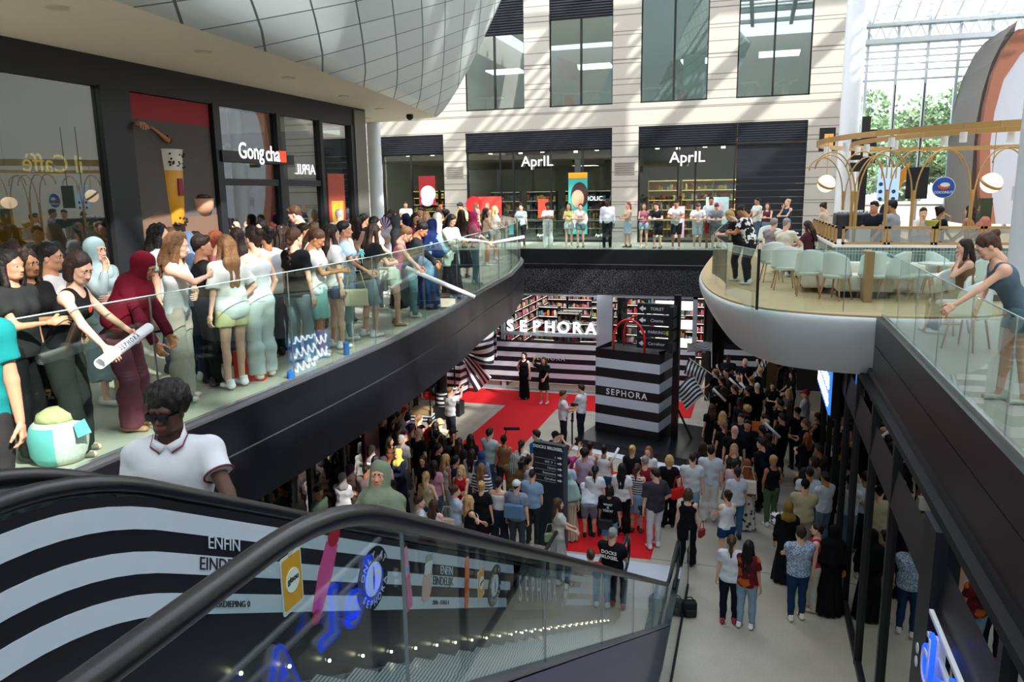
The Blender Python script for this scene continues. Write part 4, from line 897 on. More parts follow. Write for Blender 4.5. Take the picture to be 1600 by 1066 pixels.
for i, (ch, y, z) in enumerate((('d', 7.50, 3.36), ('e', 7.03, 3.30), ('L', 6.5, 3.4), ('A', 5.6, 3.3))):
    f = text(ch, .78, FnX(1.74, y, z), BLUE, 'letter_face', t, .04, bold=.03); text(ch, .78, FnX(1.80, y, z), WHITE, 'letter_body', t, .10, bold=.012); text(ch, .78, FnX(1.72, y, z), WHITE, 'letter_inset', t, .02, bold=-.012)
for z in (3.72, 3.48): MB().bar((1.80, 4.8, z), (1.80, 7.8, z), .04, .04).build('rail', WHITE, t)
# bright screen with writing under the cafe
t = empty('light_box_sign', (0, 0, 0), 0, 'tall glowing white and blue lettered screen under the white cafe hull', 'sign')
MB().box(1.70, 1.84, 17.2, 20.5, 2.95, 4.35).build('case', DARK, t)
MB().box(1.66, 1.70, 17.3, 20.4, 3.0, 4.3).build('screen', glow('#2f6fc0', 1.2), t)
for z in (4.05, 3.65, 3.25): MB().tube([(1.655, 17.5+i*.04+.05*math.sin(i*.9), z+.13*math.sin(i*.9+z)) for i in range(70)], .022, 5).build('neon_loop', glow('#ffffff', 3.5), t, True)
# ================================================================ SEPHORA STORE FRONT (ground floor, Y = 29)
SF = mat('#aeb6c0', .35, .3, name='pale store frame')
YS = 29.0
b = MB()
b.box(-9.62, -1.95, YS-.12, YS+.02, 3.86, 3.98); b.box(-5.72, -5.14, YS-.14, YS+.05, 0, 3.98); b.box(-9.62, -9.48, YS-.12, YS+.05, 0, 3.98); b.box(-2.10, -1.95, YS-.12, YS+.05, 0, 3.98)
b.box(-9.62, -5.7, YS-.1, YS, 2.28, 2.38).box(-3.65, -3.58, YS-.1, YS, 0, 3.9).box(-5.14, -2.0, YS-.1, YS, 0, .12).box(-9.6, -5.7, YS-.1, YS, 0, .10).box(-14, -9.6, YS-.1, YS, 0, .1).box(-14, -9.6, YS-.1, YS, 3.86, 3.98).box(-12, -11.9, YS-.1, YS, 0, 3.98)
o = b.build('window_11', SF); struct(o)
MB().box(-14, -1.95, YS-.04, YS-.03, .1, 3.9).build('pane', glass('store glass', (.85, .88, .88), .05, .9), o)
sw = MB().box(-14, -5.72, YS-.16, YS-.13, .34, 2.05).box(-5.12, -1.98, YS-.18, YS-.15, .30, 2.02); o = sw.build('store_banner', STRIPE); tag(o, 'black and white striped covering along the foot of the store glass', 'banner')
text('SEPHORA', .26, FY(-7.62, YS-.19, 1.38), mat('#e8e8ee', .5), 'banner_lettering', o, .01, space=1.25)
t = empty('store_sign', (0, 0, 0), 0, 'big white SEPHORA letters lit above the striped store banner', 'sign')
for i, ch in enumerate('SEPHORA'): text(ch, .62, FY(-9.2+i*.545, YS-.22, 2.62-.0*i), glow('#ffffff', 1.0), 'letter', t, .08, bold=.01)
MB().box(-9.48, -5.75, YS-.2, YS-.14, 2.26, 2.34).build('rail', SF, t)
struct(MB().box(-14, 0, YS+8, YS+8.1, 0, 4.2).box(-14, 0, YS, YS+8, 3.99, 4.05).box(-1.6, -1.5, YS, YS+8, 0, 4).build('wall_store', mat('#2a2628', .8)))
PC = ['#d84a50', '#f0d8d8', '#e8b898', '#c02838', '#7a4a58', '#f4f0ea', '#d8a030', '#3a3a44', '#e888a0', '#60a0a0', '#a84050']
r = random.Random(5)
def disp(x, y, rz, w, h, rows, lab, g, per): shelf_unit(x, y, 0, rz, w, h, rows, PC, '#262126', lab, g, per, lit=('#fff0e0', 1.6), fill=.92, name='display_shelf')
for i in range(6): disp(-13.0+i*1.25, YS+7.2, 0, 1.2, 3.5, 9, 'tall back wall shelf of cosmetics inside the store', 'cosmetics shelves on the store back wall', 14)
for i in range(4): disp(-4.9+i*.85, YS+4.5, 0, .8, 3.3, 9, 'shelf of cosmetics in the narrower store bay behind the direction sign', 'cosmetics shelves in the narrower bay', 10)
for i in range(6): disp(-9.55, YS+1.0+i*1.1, PI/2, 1.05, 3.3, 9, 'cosmetics shelf running back along the store wall behind the bow', 'cosmetics shelves beside the bow', 12)
for i, (x, y) in enumerate([(-8.3, 1.6), (-7.3, 1.8), (-6.3, 1.6), (-8.6, 3.4), (-7.2, 3.6), (-6.2, 3.5), (-4.4, 1.6), (-3.0, 1.7), (-11.5, 2.0), (-12.8, 2.2), (-7.9, 5.2), (-6.6, 5.4)]):
    disp(x, YS+y, PI*0+.1*(i % 3-1), .95, 2.9 if i % 2 else 2.5, 7, 'free standing gondola of small cosmetics inside the store', 'cosmetics gondolas on the store floor', 9)
for i in range(5):
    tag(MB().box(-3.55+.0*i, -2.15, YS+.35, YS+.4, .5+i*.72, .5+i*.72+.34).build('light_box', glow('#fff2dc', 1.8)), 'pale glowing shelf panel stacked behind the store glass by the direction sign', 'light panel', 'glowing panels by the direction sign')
for i, (x, y) in enumerate([(-11, 3), (-8.5, 2.5), (-6.5, 2.5), (-8.5, 5.5), (-6.5, 5.5), (-4.2, 2.5), (-2.8, 2.6)]):
    L = bpy.data.lights.new('ceiling_light', 'AREA'); L.energy = 55; L.size = 1.4; L.color = (1, .93, .86); lo = bpy.data.objects.new('ceiling_light', L); COL.objects.link(lo); lo.location = (x, YS+y, 3.9)
# striped panels right of the store and the dark passage
tag(MB().box(-.95, .25, 29.2, 29.35, 0, 2.15).build('striped_screen', STRIPE), 'black and white striped screen wall behind the team in black', 'screen')
struct(MB().box(-1.5, 6, 31.5, 31.6, 0, 4.2).build('wall_passage', mat('#191613', .8))); struct(MB().box(.6, .95, 28.6, 28.95, 0, 4.0).build('column.010', mat('#5a4526', .6)))
# big bow: loops, knot and tails of striped cloth
BOW = stripe_mat('bow stripes', .30, 2, 0.2, coord='UV')
def cloth(name, fn, nu, nv, parent, m, per=2.0):
    b = MB(); b.grid(fn, nu, nv); me = bpy.data.meshes.new(name); me.from_pydata(b.v, [], b.f); uv = me.uv_layers.new(name='UVMap')
    for l in me.loops:
        i, j = divmod(l.vertex_index, nv+1); uv.data[l.index].uv = (i/nu, j/nv*per)
    me.polygons.foreach_set('use_smooth', [True]*len(me.polygons)); me.materials.append(m)
    o = bpy.data.objects.new(name, me); COL.objects.link(o); o.parent = parent; md = o.modifiers.new('s', 'SOLIDIFY'); md.thickness = .02; return o
def stripe_uv(name, per, off=0):
    def b(nt, p):
        t = nt.nodes.new('ShaderNodeTexCoord'); s = nt.nodes.new('ShaderNodeSeparateXYZ'); nt.links.new(t.outputs['UV'], s.inputs[0])
        a = nt.nodes.new('ShaderNodeMath'); a.operation = 'MULTIPLY_ADD'; a.inputs[1].default_value = per; a.inputs[2].default_value = off; f = nt.nodes.new('ShaderNodeMath'); f.operation = 'FRACT'
        nt.links.new(s.outputs[1], a.inputs[0]); nt.links.new(a.outputs[0], f.inputs[0]); nt.links.new(ramp(nt, f.outputs[0], [(0, '#23262f'), (.5, '#e6e8ee')], 'CONSTANT'), p.inputs['Base Color'])
    return nodemat(name, b, .6, .3)
BW = stripe_uv('bow cloth', 2.0)
kx, kz = atY(722, 545, 28.3); bow = empty('ribbon_bow', (kx, 28.3, kz), 0, 'giant black and white striped fabric bow tied on the store front behind the disc jockey', 'bow')
for s, nm in ((-1, 'loop'), (1, 'loop')):
    cloth(nm, lambda u, v, s=s: (s*(.05+1.35*math.sin(u*PI/2)), -.12-.42*math.sin(u*PI)-.05*math.cos(v*PI*3), (v-.5)*(.22+1.05*math.sin(u*PI/2)**.8)+.18*u+.04*math.sin(v*9+u*4)), 24, 16, bow, BW)
    cloth(nm, lambda u, v, s=s: (s*(.05+1.35*math.sin(u*PI/2)), .15+.1*math.sin(u*PI), (v-.5)*(.22+1.05*math.sin(u*PI/2)**.8)+.18*u), 16, 10, bow, BW)
for s in (-1, 1): cloth('tail', lambda u, v, s=s: (s*(.06+u*.95)+(v-.5)*(.2+.75*u)*.75, -.16-.12*math.sin(u*3+v*5)-.1*u, -.12-u*1.25+s*(v-.5)*(.12+.6*u)), 20, 12, bow, BW)
b = MB().sphere((0, -.2, 0), .17, 12, sz=1.2); b.build('knot', mat('#23262f', .6, bump=.3), bow, True)
# ================================================================ GIANT SHOPPING BAG ON ITS PLINTH
A_, B_, C_ = Vector((-4.66, 23.4, 0)), Vector((-2.58, 22.75, 0)), Vector((-2.30, 23.95, 0)); D_ = A_+(C_-B_)
pl = empty('plinth', (0, 0, 0), 0, 'low black plinth with a white striped edge under the giant paper bag', 'plinth')
def quadbox(P, z0, z1, name, m, parent, **k): return MB().prism([(p.x, p.y) for p in P], z0, z1).build(name, m, parent, **k)
ux = (B_-A_).normalized(); uy = (C_-B_).normalized()
pp = [A_-ux*.25-uy*1.0, B_+ux*1.25-uy*1.0, B_+ux*1.25+uy*2.2, A_-ux*.25+uy*2.2]
quadbox(pp, 0, .28, 'platform', mat('#15161a', .35), pl)
sp = MB(); a0 = pp[0]; a1 = pp[1]
sp.prism([(p.x, p.y) for p in (a0-uy*.35, a1-uy*.35+ux*.9, a1+ux*.9, a0)], 0, .04); sp.build('edge_strip', mat('#e4e8ee', .5), pl)
sp = MB()
for k in range(4):
    q = pp[1]+ux*(.05)+uy*(.15+k*.5); sp.prism([(p.x, p.y) for p in (q, q+ux*.85, q+ux*.85+uy*.24, q+uy*.24)], 0, .05)
sp.build('stripe', mat('#dfe5ee', .5), pl)
bag = empty('giant_paper_bag', (0, 0, 0), 0, 'giant black and white striped shopping bag with red handles standing on the black plinth', 'bag')
hB = 2.72; z0 = .28; cols = []
nb = 9; bm_ = MB()
def stripe_z(i): return z0+i*hB/nb
for i in range(nb):
    for (p, q) in ((A_, B_), (B_, C_), (C_, D_), (D_, A_)): bm_.add([(p.x, p.y, stripe_z(i)), (q.x, q.y, stripe_z(i)), (q.x, q.y, stripe_z(i+1)), (p.x, p.y, stripe_z(i+1))], [(0, 1, 2, 3)], 0 if i % 2 == 0 else 1)
tp = [A_, B_, B_+(C_-B_)*.5-ux*.28, C_, D_, A_+(D_-A_)*.5+ux*.28]
bm_.add([(p.x, p.y, z0+hB-.04) for p in tp], [tuple(range(6))], 0)
bm_.build('body', [mat('#1a1a1f', .45, name='bag black'), mat('#cfd8e6', .45, name='bag white')], bag)
Mf = Matrix([[ux.x, 0, uy.x*-1, 0], [ux.y, 0, uy.y*-1, 0], [0, 1, 0, 0], [0, 0, 0, 1]]); Mf = wm(tuple(ux), (0, 0, 1), tuple(-uy.normalized()), tuple((A_+B_)/2-uy*.02+Vector((0, 0, stripe_z(5)-.12+.245))))
Mf.translation = (A_+B_)/2-uy*.02+Vector((0, 0, (stripe_z(4)+stripe_z(5))/2+hB/nb*0))
Mf.translation.z = (stripe_z(4)+stripe_z(5))/2
text('SEPHORA', .27, Mf, mat('#f0f2f6', .5), 'bag_lettering', bag, .01, space=1.3, bold=.004)
for k in (.12, .80):
    o_ = A_+(D_-A_)*k; pa = o_+(B_-A_)*(.26); pb = o_+(B_-A_)*.74; pts = []
    for i in range(17): a = PI*i/16; pts.append(tuple((pa+pb)/2-(pb-pa)/2*math.cos(a)+Vector((0, 0, z0+hB-.04+.38+.62*math.sin(a)))))
    pts = [tuple(pa+Vector((0, 0, z0+hB-.06)))]+pts+[tuple(pb+Vector((0, 0, z0+hB-.06)))]
    MB().tube(pts, .032, 10).build('handle', mat('#e01818', .35), bag, True)
# direction sign post
sp = empty('direction_sign_post', (-2.15, 23.3, 0), -.15, 'tall black direction sign post with stacked arrow boards beside the giant bag', 'sign')
MB().box(-.09, .09, -.09, .09, 0, 4.75).build('post', BLACK, sp)
for i, (tx) in enumerate(('← H 人 ♿', '← Cinema', '← PARKING', '← Carrefour')):
    z = 4.30-i*.36; bd = MB().box(-1.22, -.12, -.10, .10, z-.15, z+.15).build('arrow_board', mat('#1b1f26', .5), sp)
    text(('TOILET', 'Cinema', 'PARKING', 'Carrefour')[i], .13, wm((1, 0, 0), (0, 0, 1), (0, -1, 0), (-.6, -.105, z)), WHITE, 'board_lettering', bd, .004)
    MB().prism([(-1.16, z), (-1.04, z+.09), (-1.04, z+.035), (-.95, z+.035), (-.95, z-.035), (-1.04, z-.035), (-1.04, z-.09)], -.108, -.10, axis='y').build('arrow', WHITE, bd)
    MB().box(-.12, .02, -.55, .1, z-.15, z+.15).build('side_board', mat('#1b1f26', .5), sp)
MB().box(-.18, -.13, -.108, -.1, 3.9, 4.0).build('badge', WHITE, sp)
MB().lathe([(.001, 0), (.07, 0), (.07, .01)], 16).build('yellow_badge', mat('#c8d820', .5), sp).matrix_local = Matrix.Translation((-.25, -.112, 4.3-2*.36)) @ Matrix.Rotation(PI/2, 4, 'X')
# directory pylon
P0 = Vector((-4.50, 15.62, 0)); P1 = Vector((-3.78, 15.44, 0)); dx = (P1-P0).normalized(); ang = math.atan2(dx.y, dx.x)
py = empty('directory_pylon', tuple((P0+P1)/2), ang, 'tall dark directory pylon headed DOCKS BRUXSEL near the escalators', 'sign')
MB().box(-.37, .37, 0, .16, 0, 2.42).build('slab', mat('#1c242c', .45), py); MB().box(.37, .40, -.01, .17, 0, 2.42).build('edge', mat('#39424c', .4), py)
text('DOCKS BRUXSEL', .095, wm((1, 0, 0), (0, 0, 1), (0, -1, 0), (0, -.005, 2.33)), WHITE, 'heading', py, .006, bold=.003)
for i, tx in enumerate(('1', 'WC  P  +', 'Cinema', 'Restaurants', 'Carrefour')):
    z = 2.14-i*.13; text(tx, .07, wm((1, 0, 0), (0, 0, 1), (0, -1, 0), (.20, -.005, z)), WHITE, 'line_lettering', py, .004, align='RIGHT')
    MB().prism([(.35, z), (.30, z+.035), (.30, z+.013), (.24, z+.013), (.24, z-.013), (.30, z-.013), (.30, z-.035)][::1], -.008, 0, axis='y').build('arrow', WHITE, py); MB().box(-.33, .2, -.004, 0, z-.065, z-.062).build('rule', WHITE, py)
# disc jockey desk, lipstick, mascara, heater
dj = empty('disc_jockey_desk', (-11.55, 27.9, 0), -.1, 'striped disc jockey desk in front of the giant bow', 'desk')
MB().box(-.72, .72, -.35, .35, 0, 1.15).build('counter', stripe_mat('desk stripes', .30, 2, .1), dj); MB().box(-.68, .68, -.3, .3, 1.15, 1.19).build('top', DARK, dj)
tag(MB().box(-12.0, -11.4, 27.75, 28.1, 1.19, 1.26).lathe([(.001, 1.275), (.12, 1.275), (.12, 1.26)], 20, (-11.85, 27.92, 0)).lathe([(.001, 1.275), (.12, 1.275), (.12, 1.26)], 20, (-11.55, 27.92, 0)).build('mixing_console', mat('#2a2a30', .4)), 'black mixing console with two platters on the striped desk', 'mixer')
x, y = at(692, 652); ls = empty('giant_lipstick', (x, y, 0), 0, 'giant red lipstick model on a striped pedestal beside the crowd', 'display model')
MB().box(-.28, .28, -.28, .28, 0, .45).build('pedestal', mat('#17171b', .4), ls); MB().lathe([(.22, .45), (.22, .95)], 24).build('base', stripe_mat('lip stripes', .16, 2, .1), ls, True, autos=.5)
MB().lathe([(.27, .95), (.27, 1.05), (.19, 1.05), (.19, 1.62), (.001, 1.62)], 24).build('case', mat('#15151a', .3), ls, True, autos=.5)
b = MB(); prof = [(.15, 1.62), (.15, 1.95)]; b.lathe(prof, 24)
top = [(math.cos(2*PI*j/24)*.15, math.sin(2*PI*j/24)*.15, 1.95+.14*(1+math.cos(2*PI*j/24+2.4))) for j in range(24)]; b.add([(p[0], p[1], 1.95) for p in top]+top+[(-.03, .02, 2.16)], [(j, (j+1) % 24, 24+(j+1) % 24, 24+j) for j in range(24)]+[(24+j, 24+(j+1) % 24, 48) for j in range(24)])
b.build('bullet', mat('#b01020', .35), ls, True, autos=.6)
x, y = at(712, 648); mc = empty('giant_mascara', (x, y, 0), 0, 'giant mascara wand model with a purple brush on a striped tube', 'display model')
MB().box(-.25, .25, -.25, .25, 0, .5).build('pedestal', mat('#17171b', .4), mc); MB().lathe([(.15, .5), (.15, 1.0)], 24).build('tube', stripe_mat('tube stripes', .15, 2, .0), mc, True, autos=.5)
MB().tube([(0, 0, 1.0), (0, 0, 2.1)], .03, 8).build('wand', DARK, mc); MB().lathe([(.03, 2.05), (.065, 2.1), (.065, 2.55), (.03, 2.6)], 16).build('brush', mat('#5a2a8a', .7, bump=.5), mc, True)
x, y = at(661, 655); pn = empty('parasol_cart', (x, y, 0), .1, 'black topped glass case trolley on thin legs behind the crowd', 'trolley')
MB().box(-.42, .42, -.35, .35, 1.15, 1.35).build('lid', mat('#1a1c20', .4), pn); MB().box(-.36, .36, -.3, .3, .25, .4).build('tray', mat('#b89a68', .7, noise=.3), pn); MB().box(-.42, .42, -.35, .35, 0, .22).build('base', stripe_mat('trolley stripes', .12, 2), pn)
for sx_ in (-1, 1):
    for sy in (-1, 1): MB().box(sx_*.39-.02, sx_*.39+.02, sy*.32-.02, sy*.32+.02, .2, 1.15).build('leg', DARK, pn)
# barrier line, speakers, cable, flags stands, tripod
for i, (px, pyy, hh) in enumerate(((1110, 672, 1.1), (1128, 634, 1.25))):
    x, y = at(px, pyy); t = empty('light_stand', (x, y, 0), .3*i, 'thin black tripod stand left of the team in black, %s' % ('nearer the bag' if i == 0 else 'nearer the striped screen'), 'stand')
    MB().tube([(0, 0, .1), (0, 0, 1.5)], .02, 6).build('pole', DARK, t)
    for k in range(3): a = k*2.1; MB().bar((0, 0, .55), (.4*math.cos(a), .4*math.sin(a), 0), .03).build('leg', DARK, t)
t = empty('tilted_lamp', tuple(at(1086, 700))+(0,), 0, 'slanted black lamp pole standing on the concrete right of the bag', 'lamp'); MB().tube([(-.55, .1, 1.15), (0, 0, 0.05)], .035, 8).build('pole', DARK, t); MB().box(-.15, .15, -.15, .15, 0, .05).build('base', DARK, t)
x, y = at(1107, 612); tag(MB().box(x-.3, x+.3, y-.25, y+.25, .9, 1.6).box(x-.05, x+.05, y-.05, y+.05, 0, .9).build('loudspeaker', DARK), 'black loudspeaker on a pole beside the striped flags', 'speaker')
x, y = at(1255, 600); tag(MB().box(x-.35, x+.35, y-.3, y+.3, 0, 1.5).build('loudspeaker', DARK, bevel=.03), 'large black loudspeaker cabinet beside the man in a red cap', 'speaker')
# striped flags on poles
FLG = stripe_uv('flag cloth', 3.0)
def flag(lab, p0, p1, w, h, yd, tilt, txt=True):
    x0, z0_ = p0; x1, z1_ = p1; t = empty('striped_flag', (0, 0, 0), 0, lab, 'flag')
    MB().tube([(x0, yd, z0_), (x1, yd, z1_)], .018, 6).build('pole', mat('#c9c4bc', .5), t)
    d = Vector((x1-x0, 0, z1_-z0_)).normalized(); q = Vector(tilt).normalized(); a = Vector((x1, yd, z1_))
    cloth('cloth', lambda u, v: tuple(a+q*(w*u)-d*(h*v)+Vector((0, .10*math.sin(u*7+v*2)*u, .04*math.sin(u*5)))), 18, 10, t, FLG)
    return t
def P_(px, pyy, Y): return atY(px, pyy, Y)
flag('striped flag hanging on a slanted pole beside the sign post', P_(1122, 592, 26.6), P_(1077, 560, 26.6), .55, .75, 26.6, (-.35, 0, -1))
flag('striped flag drooping low on a slanted pole near the giant bag', P_(1105, 625, 26.0), P_(1083, 586, 26.0), .8, .8, 26.0, (-.6, 0, -.55))
flag('striped flag held upright in front of the striped screen', P_(1112, 575, 26.3), P_(1112, 535, 26.3), .82, .32, 26.3, (-1, 0, -.05))
flag('striped flag slanting above the dark column behind the team', P_(1180, 585, 27.5), P_(1199, 548, 27.5), .30, .95, 27.5, (.2, 0, -.9))
# handbag left on the concrete
x, y = at(1077, 962); t = empty('rucksack', (x, y, 0), .3, 'small black rucksack left alone on the concrete by the escalator glass', 'bag')
MB().box(-.13, .13, -.09, .09, 0, .30).build('body', mat('#15161a', .8, bump=.4), t, bevel=.04); MB().box(-.09, .09, -.13, -.08, .03, .17).build('pocket', mat('#1d1e23', .8), t, bevel=.02)
MB().tube([(-.08, .02, .29), (-.04, .02, .36), (.04, .02, .36), (.08, .02, .29)], .012, 6).build('carry_loop', DARK, t)
# ================================================================ ESCALATORS
ZT = 6.88; SL = (ZT-1.05)/(12.6-1.93)
def railz(y):
    a = 1.93; e = 12.6
    z = ZT if y < a else (1.05 if y > e else ZT-(y-a)*SL)
    return z
def rail_path(y0=-2.5, y1=14.3):
    pts = []; y = y0
    while y <= y1+1e-6:
        pts.append((y, sum(railz(y+d) for d in (-.3, -.2, -.1, 0, .1, .2, .3))/7)); y += .1
    return pts
RPTS = rail_path()
def at_rail(y): return sum(railz(y+d) for d in (-.3, -.2, -.1, 0, .1, .2, .3))/7
RUB = mat('#141417', .28, name='black rubber handrail', spec=.5); DECK = mat('#6a6d72', .3, .5, name='escalator deck'); PURP = mat('#5f5d78', .4, .2, name='escalator cladding')
def deckz(y): return at_rail(y)-.95
TREAD = nodemat('grooved step metal', lambda nt, p: (lambda t, s, m, f: (nt.links.new(t.outputs['Object'], s.inputs[0]), nt.links.new(s.outputs[0], m.inputs[0]), nt.links.new(m.outputs[0], f.inputs[0]),
        nt.links.new(ramp(nt, f.outputs[0], [(0, '#9aa0a4'), (.5, '#4a4e52')], 'CONSTANT'), p.inputs['Base Color'])))(nt.nodes.new('ShaderNodeTexCoord'), nt.nodes.new('ShaderNodeSeparateXYZ'), _mul(nt, 60), _fr(nt)), .35, .5, .6) if False else None
def _tread(nt, p):
    t = nt.nodes.new('ShaderNodeTexCoord'); s = nt.nodes.new('ShaderNodeSeparateXYZ'); m = nt.nodes.new('ShaderNodeMath'); m.operation = 'MULTIPLY'; m.inputs[1].default_value = 45; f = nt.nodes.new('ShaderNodeMath'); f.operation = 'FRACT'
    nt.links.new(t.outputs['Object'], s.inputs[0]); nt.links.new(s.outputs[0], m.inputs[0]); nt.links.new(m.outputs[0], f.inputs[0]); nt.links.new(ramp(nt, f.outputs[0], [(0, '#a4aaae'), (.55, '#5a5e62')], 'CONSTANT'), p.inputs['Base Color'])
TREAD = nodemat('grooved step metal', _tread, .35, .5, .4)
def escalator(xl, xr, lab, outer_l, outer_r):
    t = empty('escalator', (0, 0, 0), 0, lab, 'escalator')
    for x, sgn in ((xl, -1), (xr, 1)):
        r = MB(); path = [(x, y, z) for y, z in RPTS]; a = math.pi
        yb, zb = RPTS[-1]; path += [(x, yb+.33*math.sin(k*PI/8), zb-.33+.33*math.cos(k*PI/8)) for k in range(1, 8)]
        path += [(x, yb, zb-.66), (x, yb-.6, zb-.66)]
        r.tube(path, .036, 12, sx=1.0); r.build('handrail', RUB, t, True)
        g = MB(); P2 = [p for p in RPTS]
        for i in range(len(P2)-1): (y0, z0), (y1, z1) = P2[i], P2[i+1]; g.add([(x, y0, z0-.03), (x, y1, z1-.03), (x, y1, max(z1-.95, .05)), (x, y0, z0-.95)], [(0, 1, 2, 3)])
        g.build('balustrade_glass', GLASS, t, solid=.012)
        for y in (2.4, 4.4, 6.4, 8.4, 10.4, 12.4): MB().box(x-.007, x+.007, y-.0025, y+.0025, at_rail(y)-.95, at_rail(y)-.04).build('glass_joint', CHROME, t)
        d = MB(); xo = x+sgn*.07; xi = x-sgn*.05; q = .76 if sgn > 0 else .93
        for i in range(len(P2)-1):
            (y0, z0), (y1, z1) = P2[i], P2[i+1]; z0 = max(z0-q, .06); z1 = max(z1-q, .06)
            d.add([(xi, y0, z0), (xo, y0, z0), (xo, y1, z1), (xi, y1, z1)], [(0, 1, 2, 3)]); d.add([(xi, y0, z0), (xi, y1, z1), (xi, y1, max(z1-.35, 0)), (xi, y0, z0-.35)], [(0, 1, 2, 3)])
        d.build('deck', DECK, t, solid=.01)
        if (sgn > 0 and outer_r) or (sgn < 0 and outer_l):
            c = MB()
            for i in range(0, len(P2)-1):
                (y0, z0), (y1, z1) = P2[i], P2[i+1]
                if y1 > 13.3: break
                c.add([(xo, y0, z0-q-.02), (xo, y1, max(z1-q-.02, .02)), (xo, y1, max(z1-2.35, 0)), (xo, y0, max(z0-2.35, 0))], [(0, 1, 2, 3)])
            c.build('side_cladding', PURP, t, solid=.02)
    s = MB(); y = 2.3; z = UP-.0
    z = at_rail(y)-1.15; s.box(xl+.06, xr-.06, -2.5, 2.0, UP-.06, UP)
    y = 2.0; 
    while y < 12.6:
        zt = min(UP, at_rail(y+.2)-1.0); zn = min(UP, at_rail(y+.6)-1.0)
        s.box(xl+.06, xr-.06, y, y+.4, zt-.04, zt); s.add([(xl+.06, y+.4, zt), (xr-.06, y+.4, zt), (xr-.06, y+.4, zn-.02), (xl+.06, y+.4, zn-.02)], [(0, 1, 2, 3)]); y += .4
    s.box(xl+.06, xr-.06, 12.6, 13.4, .03, .06)
    s.build('step', TREAD, t)['kind'] = 'stuff'
    MB().box(xl+.05, xr-.05, 13.4, 13.9, .005, .03).build('landing_plate', mat('#b4bac6', .3, .5), t)
    for x in (xl+.07,):
        l = MB(); y = 2.6
        while y < 12.2: l.sphere((x, y, at_rail(y)-.82), .009, 4); y += .36
        l.build('skirt_light', glow('#fff0c8', 14), t)['kind'] = 'stuff'
    b = MB()
    for i in range(0, len(RPTS)-1, 4):
        y0, z0 = RPTS[i]; y1, z1 = RPTS[min(i+4, len(RPTS)-1)]
        b.add([(xx, yy, max(zz, .0)) for xx in (xl+.05, xr-.05) for yy, zz in ((y0, z0-1.6), (y1, z1-1.6), (y1, z1-2.2), (y0, z0-2.2))], [(0, 1, 2, 3), (4, 7, 6, 5), (0, 4, 5, 1), (3, 2, 6, 7)])
    b.build('truss', DARK, t)
    return t
tag(MB().box(-3.95, -1.12, 13.92, 15.35, .001, .012).build('floor_plate', mat('#c6ccdb', .35)), 'wide pale floor plate between the escalator feet and the red carpet', 'floor plate')
E1 = escalator(-2.2, -1.2, 'escalator with the striped printed panel descending beside the camera', False, True)
E2 = escalator(-3.6, -2.5, 'second escalator beyond the striped panel carrying the man in the white polo shirt', True, False)
# printed panel on the inner balustrade
WB = mat('#b9c3d0', .4, name='white vinyl'); KB = mat('#18181c', .35, name='black vinyl')
t = empty('printed_panel', (0, 0, 0), 0, 'black and white striped printed vinyl along the far balustrade of the escalator', 'printed panel')
XP = -2.165
def strip(o0, o1, y0, y1, m, name, dx_=0):
    b = MB(); n = max(2, int((y1-y0)/.1))
    for i in range(n):
        a = y0+(y1-y0)*i/n; c = y0+(y1-y0)*(i+1)/n
        b.add([(XP+dx_, a, at_rail(a)-o0), (XP+dx_, c, at_rail(c)-o0), (XP+dx_, c, at_rail(c)-o1), (XP+dx_, a, at_rail(a)-o1)], [(0, 1, 2, 3)])
    return b.build(name, m, t, solid=.003)
strip(.04, .93, -2.4, 6.75, KB, 'black_ground')
for k, (a, b_) in enumerate(((.08, .17), (.26, .35), (.435, .53))): strip(a, b_, -2.4, 6.75-.12*k, WB, 'white_stripe', .004)
for k, (a, b_) in enumerate(((.08, .17), (.26, .35), (.435, .53))): strip(a, b_, 8.75, 11.6, WB, 'white_stripe', .004)
strip(.04, .93, 6.75, 12.3, glass('dark tinted vinyl', (.35, .36, .34), .05, 1), 'tinted_ground')
th = math.atan(SL); dv = (0, math.cos(th), -math.sin(th)); uv_ = (0, math.sin(th), math.cos(th))
def SLP(y, off, dx_=.008): return wm(dv, uv_, (1, 0, 0), (XP+dx_, y, at_rail(y)-off))
def SLPv(y, off, dx_=.008): return wm(dv, (0, 0, 1), (1, 0, 0), (XP+dx_, y, at_rail(y)-off))
DT = mat('#222228', .5)
text('ENFIN', .085, SLPv(2.60, .20), WB, 'panel_lettering', t, .003, shear=.15); text('EINDELIJK', .085, SLPv(2.60, .30), DT, 'panel_lettering', t, .003, shear=.15)
text('25/06 - VERDIEPING 0', .045, SLPv(2.55, .485), DT, 'panel_lettering', t, .003, shear=.15)
text('ENFIN', .10, SLPv(5.05, .215), WB, 'panel_lettering', t, .003, shear=.15); text('EINDELIJK', .10, SLPv(4.98, .305), DT, 'panel_lettering', t, .003, shear=.15)
text('25/06 - ETAGE 0', .05, SLPv(4.92, .48), DT, 'panel_lettering', t, .003, shear=.15)
for i, ch in enumerate('SEPHORA'): text(ch, .42, SLPv(6.95+i*.235, .34, .01), WB, 'panel_letter', t, .004, sx=.62)
def decal(name, y, off, parts, tilt=0):
    """flat sticker on the panel: parts = (polygon in (along, up), material, raise)"""
    M0 = SLPv(y, off, .0) if tilt is None else wm((0, math.cos(tilt), math.sin(tilt)), (0, -math.sin(tilt), math.cos(tilt)), (1, 0, 0), (XP, y, at_rail(y)-off))
    o = None
    for i, (poly, m, dz) in enumerate(parts):
        b = MB(); b.M = M0; b.prism(poly, .006+dz, .010+dz); q = b.build(name if i == 0 else 'print', m, t if i == 0 else o); o = o or q
    return o, M0
def ellp(cx_, cy_, rx, ry, n=28): return [(cx_+rx*math.cos(2*PI*i/n), cy_+ry*math.sin(2*PI*i/n)) for i in range(n)]
